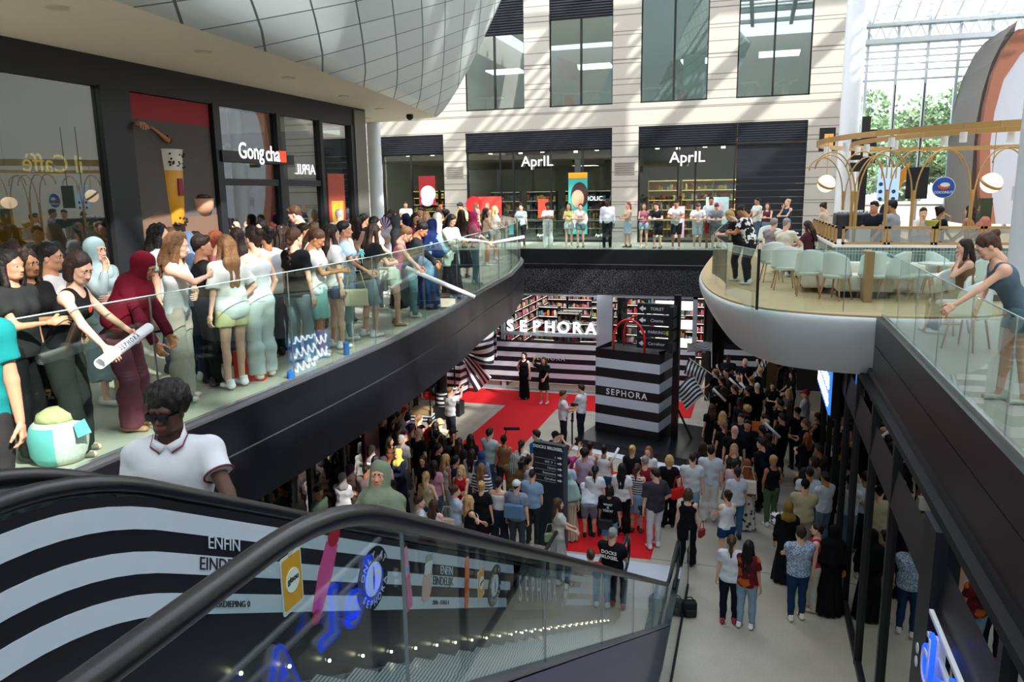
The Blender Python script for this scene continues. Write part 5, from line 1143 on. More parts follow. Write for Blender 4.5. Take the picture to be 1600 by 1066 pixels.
def rrect(w, h, cx_=0, cy_=0, r=.3):
    r *= min(w, h); return [(cx_+sx_*(w/2-r)+r*math.cos(a), cy_+sy*(h/2-r)+r*math.sin(a)) for sx_, sy, a0 in ((1, 1, 0), (-1, 1, PI/2), (-1, -1, PI), (1, -1, 1.5*PI)) for a in [a0+k*PI/8 for k in range(5)]]
def bottle(y, off, s):
    o, M0 = decal('perfume_print', y, off, [(rrect(.20*s, .34*s, 0, 0, .08), mat('#d9dde0', .2), 0), (rrect(.175*s, .30*s, 0, .005, .08), mat('#dfa02a', .3), .003), (rrect(.035*s, .12*s, 0, .21*s), mat('#dcc8b8', .3), .003), (ellp(0, .01*s, .065*s, .07*s), mat('#f2eee6', .5), .006)])
    text('gisou', .05*s, M0 @ Matrix.Translation((0, .02*s, .018)), DT, 'print_lettering', o, .002, bold=.001)
bottle(3.07, .36, .9); bottle(5.80, .30, .8)
o, _ = decal('tube_print', 3.38, .30, [([(-.05, -.21), (.05, -.21), (.075, 0), (.065, .16), (-.065, .16), (-.075, 0)], mat('#d0508e', .3), 0), (rrect(.115, .12, 0, .20, .45), mat('#b02030', .3), .003), (rrect(.08, .08, 0, -.23, .4), mat('#a02030', .3), .003)], -.55)
def badge(y, off, s):
    o, M0 = decal('round_badge', y, off, [(ellp(0, 0, .20*s, .20*s, 40), mat('#1c1f22', .4), 0), (ellp(0, 0, .105*s, .105*s, 40), mat('#cdd6de', .4), .003), ([(-.006, -.07*s), (.012*s, 0), (.004, .08*s), (-.008*s, .0)], DT, .006)])
    for st, a0, sg in (('ONLY AT', PI*.5, -1), ('SEPHORA', -PI*.5, 1)):
        for i, ch in enumerate(st):
            if ch == ' ': continue
            a = a0+sg*(i-(len(st)-1)/2)*.36; R_ = .153*s
            text(ch, .062*s, M0 @ Matrix.Translation((R_*math.cos(a), R_*math.sin(a), .018)) @ Matrix.Rotation(a-PI/2 if sg < 0 else a+PI/2, 4, 'Z'), WB, 'badge_letter', o, .002, bold=.001)
badge(3.90, .32, 1.0); badge(6.16, .31, .95); badge(8.95, .32, .9)
o, M0 = decal('lip_gloss_print', 4.36, .29, [(rrect(.10, .46, 0, -.02, .1), mat('#d98aa8', .35), 0), (rrect(.10, .03, 0, .05, .1), mat('#5aa8d8', .4), .003), (rrect(.03, .26, -.02, -.12), mat('#c06088', .4), .003), (rrect(.03, .26, .025, -.12), mat('#c87898', .4), .003)], .12)
o, M0 = decal('perfume_flask_print', 4.70, .27, [(rrect(.17, .24, 0, -.06, .45), mat('#c8a8a0', .3), 0), (rrect(.13, .09, 0, .06, .3), mat('#d8dcd8', .3), .003), (rrect(.12, .05, 0, .13, .3), mat('#9aa49a', .3), .003)], -.25)
decal('blush_tube_print', 5.47, .30, [(rrect(.09, .44, 0, 0, .45), mat('#e07848', .35), 0), (rrect(.085, .12, 0, -.02, .1), mat('#c85a34', .35), .003)], -.1)
# glass screen beside the escalator foot
t = empty('glass_screen', (0, 0, 0), 0, 'low glass screen standing on the concrete beside the escalator foot', 'screen')
MB().box(-1.01, -1.0, 8.6, 14.6, .05, 1.15).build('pane', glass('screen glass', (.78, .88, .86), .06, 1), t); MB().box(-1.03, -.98, 8.6, 14.6, 0, .06).build('channel', DARK, t); MB().box(-1.015, -.99, 14.55, 14.62, .0, 1.2).build('end_post', CHROME, t)
# ================================================================ GLASS RAILINGS OF THE GALLERIES
def railing(path, z0, z1, lab, step, group=None, off=.02, name='glass_railing'):
    t = empty(name, (0, 0, 0), 0, lab, 'railing', group); n = len(path); g = MB(); j = MB(); acc = 0
    for i in range(n-1):
        (x0, y0), (x1, y1) = path[i], path[i+1]; d = math.hypot(x1-x0, y1-y0); nx, ny = (y1-y0)/d*off, -(x1-x0)/d*off
        g.add([(x0+nx, y0+ny, z0), (x1+nx, y1+ny, z0), (x1+nx, y1+ny, z1), (x0+nx, y0+ny, z1)], [(0, 1, 2, 3)])
        k = 0
        while acc+d-k*0 >= step:
            s = step-acc; x0 += (x1-x0)*s/d; y0 += (y1-y0)*s/d; d -= s; acc = 0
            j.box(x0+nx-.006, x0+nx+.006, y0+ny-.006, y0+ny+.006, z0, z1)
        acc += d
    g.build('pane', GLASS, t, solid=.014)
    if j.v: j.build('joint', CHROME, t)
    e = MB().tube([(x, y, z1) for x, y in path], .0055, 6); e.build('edge', mat('#a9c4be', .2), t)
    return t
railing(LES, 5.66, 6.97, 'long glass railing along the crowded left gallery', 2.1)
railing([(2.09, 13.9), (2.09, -5)], 5.66, 6.75, 'glass railing in front of the leaning woman on the right gallery', 1.35)
railing([(-9.6, 28.86), (-.95, 28.86)], 5.66, 6.76, 'glass railing of the far upper walk below the shop names', 2.0)
railing([(12, 14.28), (.07, 14.28)], 5.66, 6.76, 'glass railing closing the cafe terrace above the white hull', 1.5)
railing([(.07, 14.28), (-.55, 16.0), (-.98, 19.0), (-1.0, 22), (-.95, 28.86)], 5.66, 6.76, 'curved glass railing on the white hull beside the cafe chairs', 2.0)
tag(MB().box(.045, .095, 14.25, 14.31, 5.7, 6.78).build('railing_post', DARK), 'black corner post between the two cafe railings', 'post')
# white hull under the cafe
def rimp(u):
    k = u*(len(RIM)-1); i = min(int(k), len(RIM)-2); f = k-i; return (RIM[i][0]*(1-f)+RIM[i+1][0]*f, RIM[i][1]*(1-f)+RIM[i+1][1]*f)
def hullw(u, v):
    x, y = rimp(u); (xa, ya), (xb, yb) = rimp(max(u-.01, 0)), rimp(min(u+.01, 1)); d = math.hypot(xb-xa, yb-ya) or 1; nx, ny = (yb-ya)/d, -(xb-xa)/d
    a = v*PI*.62; w = -.02+.28*math.sin(a)-(1-math.cos(a))*.55; z = UP-.03-1.05*(1-math.cos(a))/1.37*1.05
    return (x-nx*w*(-1)*(-1) if False else x-nx*w, y-ny*w, z)
b = MB(); b.grid(hullw, 48, 14)
o = b.build('wall_right_hull', mat('#d3d9dc', .35, name='white hull coating', spec=.5), smooth=True); struct(o)
b = MB()
for i in range(48):
    p, q = hullw(i/48, 0), hullw((i+1)/48, 0); (x0, y0), (x1, y1) = rimp(i/48), rimp((i+1)/48)
    b.add([(p[0], p[1], UP-.03), (q[0], q[1], UP-.03), (x1*.97+.05, y1+.25, UP+.0), (x0*.97+.05, y0+.25, UP+.0)], [(0, 1, 2, 3)])
struct(b.build('trim_11', mat('#e6eaec', .4)))
e = [hullw(0, v/14) for v in range(15)]; struct(MB().add([(p[0]+.01, p[1], p[2]) for p in e]+[(2.16, 15.5, UP-.03), (2.16, 15.5, 4.6)], [tuple(range(15))+(16, 15)]).build('trim_12', mat('#c8cdd0', .4)))
struct(MB().prism([(p[0]*.9+.3, p[1]+.5) for p in RIM]+[(12, 28.9), (12, 15)], 4.62, 4.7).build('ceiling.004', mat('#b9bdc0', .6)))
# ================================================================ CAFE
CH_C = mat('#d6dfd9', .7, name='pale mint upholstery', noise=.04); WD = mat('#b98a58', .5, name='light wood')
def mk_chair():
    t = empty('cafe_chair')
    b = MB()
    prof = lambda u, v: (lambda a, k: ((.25+.0*k)*math.sin(a)*(1-.10*v), -.24*math.cos(a)*(1-.15*v)-.05*v+.02, .46+v*(.46*max(0.0, math.cos(a*.62))**.55)))(( u-.5)*PI*1.15, 0)
    b.grid(prof, 22, 10); b.build('backrest', CH_C, t, True, solid=.045)
    MB().lathe([(.001, .40), (.22, .41), (.26, .45), (.25, .49), (.2, .505), (.001, .51)], 22).build('seat', CH_C, t, True)
    for x, y in ((.19, .17), (-.19, .17), (.19, -.17), (-.19, -.17)): MB().tube([(x*.8, y*.8, .42), (x*1.15, y*1.15, 0)], [.018, .012], 8).build('leg', WD, t, True)
    return t
def copy_tree(o, parent=None):
    c = o.copy(); COL.objects.link(c); c.parent = parent
    for ch in list(o.children): copy_tree(ch, c)
    return c
chair0 = mk_chair(); first = [True]
def put(proto, x, y, z, rz, lab, cat, group=None, s=1.0, st={}):
    o = proto if id(proto) not in st else copy_tree(proto); st[id(proto)] = 1
    o.location = (x, y, z); o.rotation_euler = (0, 0, rz); o.scale = (s, s, s); tag(o, lab, cat, group); return o
CHP = [(1205, 440, .2, 'mint cafe chair nearest the black railing post'), (1224, 452, .1, 'mint cafe chair overlapping the one by the black post'), (1262, 462, .0, 'mint cafe chair with its full round back behind the terrace glass'),
       (1305, 468, -.7, 'mint cafe chair turned sideways in front of the pale banquette'), (1362, 468, .1, 'mint cafe chair right of the wooden divider'), (1395, 468, .9, 'mint cafe chair half hidden beside the divider chair'),
       (1206, 405, 2.8, 'mint cafe chair at the row of marble tables under the leaning man'), (1222, 412, .2, 'low mint chair back between the marble tables'), (1196, 395, .4, 'mint chair tucked behind the marble tables'),
       (1440, 455, 2.7, 'mint cafe chair behind the first round terrace table'), (1465, 470, -1.3, 'mint cafe chair left of the seated woman in brown'), (1497, 440, .4, 'mint chair back against the long pale banquette'),
       (1520, 480, 1.0, 'large mint chair back beside the seated woman'), (1508, 545, .9, 'mint chair nearest the leaning woman'), (1478, 520, 2.4, 'low mint chair seat below the round table')]
for px, pyy, rz, lab in CHP: x, y = at(px, pyy, UP); put(chair0, x, y, UP, rz, lab, 'chair', s=1.02)
def mk_table(r, top, name='round_table'):
    t = empty(name); MB().lathe([(.001, .73), (r, .73), (r, .755), (.001, .756)], 28).build('tabletop', top, t, True, autos=.5)
    MB().tube([(0, 0, .02), (0, 0, .73)], .028, 10).build('pedestal', GOLD, t); MB().lathe([(.001, .0), (.2, .0), (.2, .02), (.001, .025)], 20).build('foot', GOLD, t, True, autos=.5); return t
MAR = mat('#e9e6e0', .2, name='white marble', noise=.12, nscale=5)
def mk_sq():
    t = empty('marble_table'); MB().box(-.33, .33, -.33, .33, .73, .76).build('tabletop', MAR, t, bevel=.008)
    MB().tube([(0, 0, .02), (0, 0, .73)], .028, 10).build('pedestal', GOLD, t); MB().box(-.22, .22, -.22, .22, 0, .02).build('foot', GOLD, t); return t
sq = mk_sq(); rt = mk_table(.34, MAR)
for i, (px, pyy, lab) in enumerate([(1238, 428, 'square marble table nearest the terrace glass'), (1232, 412, 'square marble table in the middle of the row'), (1228, 401, 'square marble table far in the row by the seated men')]):
    x, y = at(px, pyy, UP); put(sq, x, y, UP, 0, lab, 'table')
for i, (px, pyy, lab) in enumerate([(1405, 452, 'round marble table in front of the tiled counter'), (1462, 475, 'round marble table in the middle of the terrace'), (1478, 505, 'round marble table holding the glass beside the seated woman'), (1265, 412, 'small round table between the couple by the counter corner')]):
    x, y = at(px, pyy, UP); put(rt, x, y, UP, 0, lab, 'table')
def thing_lathe(prof, x, y, z, m, name, lab, cat, group=None, n=16): return tag(MB().lathe(prof, n, (x, y, z)).build(name, m, smooth=True, autos=.5), lab, cat, group)
x, y = at(1478, 505, UP); thing_lathe([(.001, 0), (.035, 0), (.042, .14), (.038, .14), (.033, .01), (.001, .01)], x, y, UP+.757, mat('#c9b48a', .3), 'drinking_glass', 'iced drink in a glass on the round table near the leaning woman', 'glass')
x, y = at(1238, 428, UP)
thing_lathe([(.001, 0), (.035, 0), (.035, .16), (.012, .2), (.012, .25)], x-.15, y+.05, UP+.762, glass('bottle glass', (.8, .9, .92), .05), 'water_bottle', 'clear water bottle on the nearest marble table', 'bottle')
thing_lathe([(.001, 0), (.035, 0), (.04, .15)], x+.08, y-.05, UP+.762, mat('#b9b060', .3), 'drinking_glass', 'tall yellow green drink on the nearest marble table', 'glass')
x, y = at(1232, 412, UP); tag(MB().box(x-.1, x+.1, y-.06, y+.06, UP+.762, UP+.85).build('menu_holder', mat('#7a4a2c', .6)), 'brown wooden menu box on the middle marble table', 'menu holder')
x, y = at(1405, 452, UP); tag(MB().box(x-.04, x+.04, y-.01, y+.01, UP+.757, UP+.95).build('menu_card', WHITE), 'white upright menu card on the round table before the counter', 'menu card')
# banquette
bq = empty('banquette', (0, 0, 0), 0, 'long pale cream banquette running round the corner of the tiled counter', 'bench')
CRM = mat('#ded5c8', .7, name='cream upholstery')
MB().box(1.55, 4.6, 16.2, 16.75, UP+.12, UP+.45).build('seat', CRM, bq, bevel=.05); MB().box(1.45, 4.6, 16.7, 16.95, UP+.12, UP+.66).build('backrest', CRM, bq, bevel=.07); MB().box(1.6, 4.6, 16.25, 16.7, UP, UP+.14).build('plinth', DARK, bq)
MB().prism([(1.35, 16.7), (1.6, 16.7), (1.55, 21), (1.35, 21)], UP+.12, UP+.66).build('backrest', CRM, bq, bevel=.07); MB().prism([(.95, 16.9), (1.4, 16.9), (1.4, 21), (.95, 21)], UP+.1, UP+.45).build('seat', CRM, bq, bevel=.05)
tag(MB().box(1.98, 2.12, 15.6, 16.2, UP, UP+.95).build('wooden_divider', mat('#9a7440', .5)), 'narrow wooden divider panel in front of the cream banquette', 'divider')
# tiled counter
def _tile(nt, p):
    t = nt.nodes.new('ShaderNodeTexCoord'); mp = nt.nodes.new('ShaderNodeMapping'); mp.inputs['Rotation'].default_value = (PI/2, 0, 0); nt.links.new(t.outputs['Object'], mp.inputs[0])
    b = nt.nodes.new('ShaderNodeTexBrick'); b.offset = 0; b.inputs['Brick Width'].default_value = .06; b.inputs['Row Height'].default_value = .24; b.inputs['Mortar Size'].default_value = .006; b.inputs['Scale'].default_value = 1
    b.inputs['Color1'].default_value = (*srgb('#5d7d7a'), 1); b.inputs['Color2'].default_value = (*srgb('#84a39e'), 1); b.inputs['Mortar'].default_value = (*srgb('#c9cfc9'), 1)
    nt.links.new(mp.outputs[0], b.inputs['Vector']); nt.links.new(b.outputs['Color'], p.inputs['Base Color'])
TILE = nodemat('sea green upright tiles', _tile, .2, .6)
ct = empty('tiled_counter', (0, 0, 0), 0, 'cafe counter faced with sea green upright tiles under a white top', 'counter')
ZC = 6.62
MB().prism([(1.62, 17.3), (6.5, 17.3), (6.5, 17.9), (2.1, 17.9), (2.1, 22.5), (1.45, 22.5)], UP, ZC).build('tiled_front', TILE, ct); MB().prism([(1.52, 17.18), (6.5, 17.18), (6.5, 18.0), (2.2, 18.0), (2.2, 22.6), (1.36, 22.6)], ZC, ZC+.05).build('countertop', mat('#ece9e3', .3), ct)
RIB = glass('ribbed glass', (.62, .64, .66), .25, .8, .25)
for i in range(5):
    x0 = 1.70+i*.86; t = empty('counter_screen', (x0, 17.32, ZC+.05), 0, 'wood framed ribbed glass screen standing along the front of the tiled counter', 'screen', 'screens along the counter front')
    MB().box(0, .84, -.02, .02, 0, .05).box(0, .84, -.02, .02, .32, .37).box(0, .05, -.02, .02, 0, .37).box(.79, .84, -.02, .02, 0, .37).build('frame', GOLD, t); b = MB(); b.M = Matrix.Translation((.42, 0, .185)) @ Matrix.Rotation(PI/2, 4, 'X'); b.prism(rrect(.74, .27, 0, 0, .45), -.008, .008); b.build('pane', RIB, t)
for i in range(8):
    y0 = 17.4+i*.62; xx = 1.60-.0*i-(y0-17.3)*.033; t = empty('counter_screen', (xx, y0, ZC+.05), 0, 'narrow wood framed screen along the side of the tiled counter', 'screen', 'screens along the counter side')
    MB().box(-.02, .02, 0, .05, 0, .37).box(-.02, .02, .40, .45, 0, .37).box(-.02, .02, 0, .45, 0, .04).box(-.02, .02, 0, .45, .33, .37).build('frame', GOLD, t); MB().box(-.005, .005, .05, .40, .04, .33).build('pane', RIB, t)
tag(MB().box(1.75, 2.75, 19.3, 20.2, ZC+.05, ZC+.62).build('coffee_machine', mat('#26272b', .4), bevel=.04), 'black coffee machine block on the counter beside the white column', 'coffee machine')
for k in range(9): tag(MB().lathe([(.001, 0), (.03, 0), (.042, .07), (.038, .07), (.001, .01)], 12, (1.82+k*.10, 19.6+.12*(k % 2), ZC+.62)).build('cup', WHITE, smooth=True), 'white cup stacked on top of the black coffee machine', 'cup', 'cups on the coffee machine')
tag(MB().box(1.95, 2.35, 18.2, 18.4, ZC+.05, ZC+.35).build('glass_rack', mat('#e8eaec', .3)), 'white rack on the counter in front of the coffee machine', 'rack')
tag(MB().tube([(3.55, 17.6, ZC), (3.55, 17.6, ZC+.55), (3.62, 17.6, ZC+.66), (3.72, 17.6, ZC+.6), (3.73, 17.6, ZC+.5)], .016, 8).build('tap', GOLD), 'thin gold arched tap rising from the tiled counter', 'tap')
tag(MB().lathe([(.001, 0), (.06, 0), (.06, .42), (.001, .43)], 14, (5.05, 18.1, ZC+.05)).build('shaker', mat('#1c1c20', .4)), 'tall black shaker on the counter by the woman in coral', 'shaker')
tag(MB().box(4.45, 4.65, 18.4, 18.7, ZC+.05, ZC+.95).build('card_holder', mat('#39452c', .6)), 'dark green upright box at the back of the counter', 'box')
thing_lathe([(.001, 0), (.08, 0), (.15, .10), (.14, .10), (.001, .02)], 3.55, 18.4, ZC+.4, mat('#b8b84a', .5), 'bowl', 'yellow green bowl above the head of the man in the white shirt', 'bowl')
# gold pergola: ring, inner ring, posts with arching ribs, small spots
pg = empty('gold_pergola', (0, 0, 0), 0, 'gold ring pergola with arching ribs over the cafe counter', 'pergola')
ZR = 8.98; cxr, cyr = 6.2, 22.2
def ring(rx, ry, z, n=48, w=.13): return [(cxr+rx*math.cos(2*PI*i/n), cyr+ry*math.sin(2*PI*i/n), z) for i in range(n+1)]
def ringbar(rx, ry, z, name, w=.10, h=.16):
    b = MB(); P = ring(rx, ry, z)
    for i in range(48): b.bar(P[i], P[i+1], w, h)
    b.build(name, GOLD, pg)
ringbar(4.75, 5.3, ZR, 'outer_ring', .07, .12); ringbar(3.9, 4.3, ZR-.05, 'inner_ring', .07, .1)
posts = [(1.95, 17.55), (2.05, 19.2), (2.55, 17.75), (3.0, 17.5), (4.05, 17.5), (5.15, 17.5), (6.1, 17.6), (2.0, 20.6)]
for i, (x, y) in enumerate(posts):
    MB().tube([(x, y, ZC), (x, y, 7.75)], .035, 8).build('post', GOLD, pg)
    for s, (dx_, dy_) in enumerate(((-.55, -.1), (.55, .1))):
        pts = [(x+.03*(1 if s else -1)+dx_*(1-math.cos(a))*.9, y+dy_*(1-math.cos(a)), 7.6+.95*math.sin(a)) for a in [k*PI/2/10 for k in range(11)]]+[(x+dx_*.9+dx_*.6*math.sin(a), y+dy_, 8.55-.0*a-.30*(1-math.cos(a))*(1)) for a in [k*PI/2/6 for k in range(1, 7)]]
        MB().tube([(x, y, 7.2)]+pts, .015, 6).build('rib', GOLD, pg, True)
for i in range(20):
    a = PI*.75+i*PI*1.0/19; rx, ry = (4.55, 5.1) if i % 2 else (3.75, 4.15)
    x, y = cxr+rx*math.cos(a), cyr+ry*math.sin(a); t = empty('ring_spotlight', (x, y, ZR-.1), 0, 'small white cylinder spotlight hanging from the gold ring', 'spotlight', 'cylinder spots under the gold ring')
    MB().lathe([(.07, -.2), (.07, 0), (.001, 0)], 14).build('can', WHITE, t, True, autos=.5); MB().lathe([(.001, -.19), (.06, -.19)], 12).build('lens', glow('#ffe0b0', 3), t)
for i, (px, pyy, Y, lab) in enumerate(((1291, 287, 19.0, 'glowing round globe lamp in front of the left white column'), (1549, 286, 17.2, 'glowing round globe lamp beside the right white column'))):
    x, z = atY(px, pyy, Y); t = empty('globe_lamp', (x, Y, z), 0, lab, 'lamp'); MB().sphere((0, 0, 0), .19, 14).build('globe', glow('#ffe3bd', 1.5), t, True); MB().lathe([(.20, -.03), (.21, 0), (.20, .03)], 24).build('band', GOLD, t).rotation_euler = (.5, .4, 0); MB().tube([(0, 0, .19), (0, 0, ZR-z)], .008, 5).build('cord', GOLD, t)
# hanging screens
def scr(px, pyy, Y, w, h, m, lab, name='hanging_screen', parts=None):
    x, z = atY(px, pyy, Y); t = empty(name, (x, Y, z), 0, lab, 'screen'); MB().box(-w/2, w/2, -.02, .05, -h/2, h/2).build('panel', m, t, bevel=.01); MB().tube([(0, .02, h/2), (0, .02, 2.2)], .012, 5).build('cord', DARK, t)
    if parts: parts(t)
    return t
def menu(t):
    r = random.Random(3); b = MB()
    for k in range(9): b.lathe([(.001, 0), (.04, 0), (.04, .008)], 10)
    for k in range(7): MB().lathe([(.001, -.002), (.045, -.002), (.045, .004)], 12).build('picture', mat('#2c4a70', .5), t).matrix_local = Matrix.Translation((-.16+.14*(k % 3), -.028, -.35+.17*(k//3))) @ Matrix.Rotation(PI/2, 4, 'X')
    for k in range(4): MB().box(-.17+.1*k, -.14+.1*k, -.026, -.02, .12, .42).build('column', mat('#e0a040', .5), t)
scr(1388, 287, 20, .46, .74, mat('#a8c8e8', .4, emit=.5), 'pale blue hanging menu screen above the bar staff', parts=menu)
scr(1433, 286, 20, .46, .72, mat('#15171b', .3), 'blank dark hanging screen between the gold arches')
x, z = atY(1474, 293, 20); t = empty('round_sign', (x, 20, z), 0, 'round blue COCONUT sign with an orange and white fruit hanging over the bar', 'sign')
Mr = Matrix.Rotation(PI/2, 4, 'X')
for nm, r_, yy, c in (('rim', .24, 0, '#e8eef4'), ('disc', .225, -.012, '#1f56b0')): MB().lathe([(.001, 0), (r_, 0), (r_, .02), (.001, .02)], 32).build(nm, mat(c, .4), t).matrix_local = Matrix.Translation((0, yy, 0)) @ Mr
b = MB(); b.prism([(.13*math.cos(a), .05-.10*math.sin(a)) for a in [k*PI/10 for k in range(11)]], -.05, -.04, axis='y'); b.build('fruit', mat('#d85a2a', .5), t)
b = MB(); b.prism([(.10*math.cos(a)+.02, .06+.05*math.sin(a)) for a in [k*2*PI/14 for k in range(14)]], -.056, -.05, axis='y'); b.build('flesh', WHITE, t)
text('COCONUT', .075, FY(0, -.045, -.11), WHITE, 'sign_lettering', t, .004, bold=.002)
# black sign post by the left white column
t = empty('black_sign_totem', (0, 0, 0), 0, 'black totem with small boards standing beside the left white column', 'sign')
x, z = atY(1346, 300, 27.0); MB().box(x-.12, x+.12, 26.9, 27.1, UP, 10.0).build('post', BLACK, t)
for k in range(3): MB().box(x-.40, x-.1, 26.88, 27.0, 9.05-k*.36, 9.33-k*.36).build('board', BLACK, t); MB().box(x+.1, x+.32, 26.88, 27.0, 9.3-k*.36, 9.6-k*.36).build('board', BLACK, t)
x, z = atY(1294, 218, 28.2); t = empty('hanging_sign', (x, 28.2, z), 0, 'black square sign with an orange picture left of the white column', 'sign'); MB().box(-.28, .22, 0, .06, -.38, .38).build('panel', BLACK, t); MB().box(-.12, .16, -.02, 0, -.25, .18).build('picture', mat('#e0a050', .5, emit=.3), t)
tag(MB().prism([(3.9, 7.9), (4.5, 8.6), (4.5, 8.3), (4.1, 7.4), (3.9, 7.2)], 27.2, 27.3, axis='y').build('arrow_panel', mat('#c88430', .5, noise=.2)), 'slanted orange wooden arrow panel behind the left gold arches', 'panel')
# ================================================================ END WALL OF GLASS, LAND BEYOND
YE = 46.0; STL = mat('#a7adb2', .4, .5, name='grey steel')
b = MB()
for i in range(9):
    x = 3.75+i*1.41; b.box(x-.07, x+.07, YE-.25, YE+.05, UP, 17.6)
for z in (6.9, 8.3, 10.62, 13.35, 15.2, 16.0): b.box(3.4, 16, YE-.05, YE+.05, z-.05, z+.05)
b.box(3.4, 16, YE-.5, YE, 10.3, 10.5).box(3.4, 16, YE-.6, YE-.3, 15.1, 15.35)
for i in range(20):
    x = 3.5+i*.62; b.bar((x, YE-.4, 15.3), (x+.31, YE-.4, 15.95), .06); b.bar((x+.31, YE-.4, 15.95), (x+.62, YE-.4, 15.3), .06)
b.box(3.4, 16, YE-.6, YE-.3, 15.95, 16.1)
o = b.build('window_12', STL); struct(o); MB().box(3.4, 16, YE, YE+.02, UP, 20).build('pane', glass('end wall glass', (.86, .93, .94), .03, 1), o)
b = MB()
for i in range(5): b.box(3.4, 16, YE-.12, YE-.02, 13.75+i*.33, 13.83+i*.33)
struct(b.build('window_12_louvre', mat('#c9cdd2', .5)))
AR = [atY(px, pyy, 40.0) for px, pyy in ((1592, 45), (1570, 75), (1552, 115), (1540, 165), (1532, 220), (1530, 290), (1536, 350))]
AR2 = [atY(px, pyy, 40.0) for px, pyy in ((1640, 45), (1595, 85), (1568, 125), (1554, 175), (1547, 225), (1548, 290), (1556, 350))]
AR0 = [atY(px, pyy, 42.0) for px, pyy in ((1575, 42), (1556, 65), (1536, 105), (1522, 150), (1512, 200), (1505, 290), (1505, 350))]
struct(MB().prism(AR+AR2[::-1], 40.0, 40.6, axis='y').build('wall_right_arch', mat('#5e3624', .8, name='rust panels', noise=.15)))
struct(MB().prism(AR0+AR[::-1], 40.6, 45.8, axis='y').build('wall_right_arch.001', mat('#4c443e', .7)))
struct(MB().prism(AR2+[(22, 5.7), (22, 18)], 40.1, 40.5, axis='y').build('wall_right_end', mat('#70747c', .7)))
sign('large white letters stacked on the grey wall inside the rust arch', 'sign', ('I', .8, FY(11.45, 39.95, 9.6), LW), ('D', .9, FY(11.5, 39.95, 8.85), LW), ('K', .9, FY(11.35, 39.95, 7.7), LW))
struct(MB().box(-60, 80, 46.3, 200, -1, 5.4).build('ground', mat('#8f8a80', .9)))
tag(MB().box(3.2, 20, 52, 52.4, 5.4, 7.0).build('hoarding', mat('#e8cdb8', .8)), 'pale pink low wall outside beyond the glass end wall', 'outside wall')
def tree(x, y, h, r, seed, lab, group):
    R_ = random.Random(seed); t = empty('tree', (x, y, 5.4), 0, lab, 'tree', group)
    MB().tube([(0, 0, 0), (.1, 0, h*.4), (0, .1, h*.8)], [.3, .22, .1], 8).build('trunk', mat('#5c4a38', .9), t)
    b = MB()
    cl = [(R_.uniform(-1, 1)*r*.75, R_.uniform(-1, 1)*r*.6, h*.40+R_.uniform(0, 1)*h*.52, R_.uniform(.25, .5)*r) for _ in range(16)]
    for _ in range(4200):
        cx_, cy_, cz_, cr_ = R_.choice(cl); th_, ph_ = R_.uniform(0, 6.28), math.acos(R_.uniform(-1, 1)); q = cr_*R_.uniform(.75, 1.05)
        p = Vector((cx_+q*math.sin(ph_)*math.cos(th_), cy_+q*math.sin(ph_)*math.sin(th_), cz_+q*math.cos(ph_)*.85)); s = R_.uniform(.14, .26)
        a = Vector((R_.uniform(-1, 1), R_.uniform(-1, 1), R_.uniform(-1, 1))).normalized()*s; c = Vector((R_.uniform(-1, 1), R_.uniform(-1, 1), R_.uniform(-1, 1))).normalized()*s*.7
        b.add([tuple(p-a), tuple(p+c), tuple(p+a), tuple(p-c)], [(0, 1, 2, 3)], R_.randrange(3))
    me = bpy.data.meshes.new('crown'); me.from_pydata(b.v, [], b.f)
    for m_ in (mat('#8fa377', .8), mat('#a7b588', .8), mat('#7c9068', .8)): me.materials.append(m_)  # leaf greens paled, so the outdoor haze is put into the colour
    me.polygons.foreach_set('material_index', b.m); o = bpy.data.objects.new('crown', me); COL.objects.link(o); o.parent = t
for i, (x, y, h, r) in enumerate([(6.5, 62, 9.5, 3.2), (10.5, 64, 9.8, 3.6), (14.5, 62, 9.3, 3.2), (17.5, 66, 7.8, 3.0), (8.5, 58, 5.5, 2.8), (12.5, 57, 5.8, 2.6), (4.5, 60, 7.5, 2.6), (16, 57, 5.5, 2.5)]):
    tree(x, y, h, r, i+1, 'tall leafy green tree outside the glass end wall' if h > 7 else 'lower bushy green tree just outside the glass end wall', 'tall trees outside the end wall' if h > 7 else 'lower trees outside the end wall')
# terrace furniture silhouettes beyond the bar
# ================================================================ ROOF: beams, purlins, louvres
b = MB(); ZRF = 21.0
for i in range(12): x = -16+i*3.0; b.box(x-.14, x+.14, -4, 46, ZRF, ZRF+.5)
for i in range(13): y = -3+i*4.0; b.box(-20, 18, y-.12, y+.12, ZRF+.1, ZRF+.4)
struct(b.build('ceiling', STL))
b = MB(); r = random.Random(11)
for (x0, x1, y0, y1) in ((-7, -1, 12, 20), (-1, 5, 21, 29), (2, 8, 5, 13), (9, 17, -4, 3), (8, 17, 9, 25), (2, 8, 29, 37), (-13, -7, 21, 25), (5, 11, 17, 21), (-7, -4, 25, 33)):
    x = x0
    while x < x1: b.box(x, x+.28, y0, y1, ZRF+.55, ZRF+.6); x += .62
for i in range(11): b.box(-3, 5.4, .4+i*1.35, .4+i*1.35+(.34 if i % 3 else .7), ZRF+.5, ZRF+.58)
struct(b.build('ceiling.005', WHITE))
b = MB()
for x0, x1, y0, y1 in ((-20, -11, -4, 12),): b.box(x0, x1, y0, y1, ZRF-.3, ZRF-.2)
struct(b.build('ceiling.006', mat('#d5d8d8', .6)))
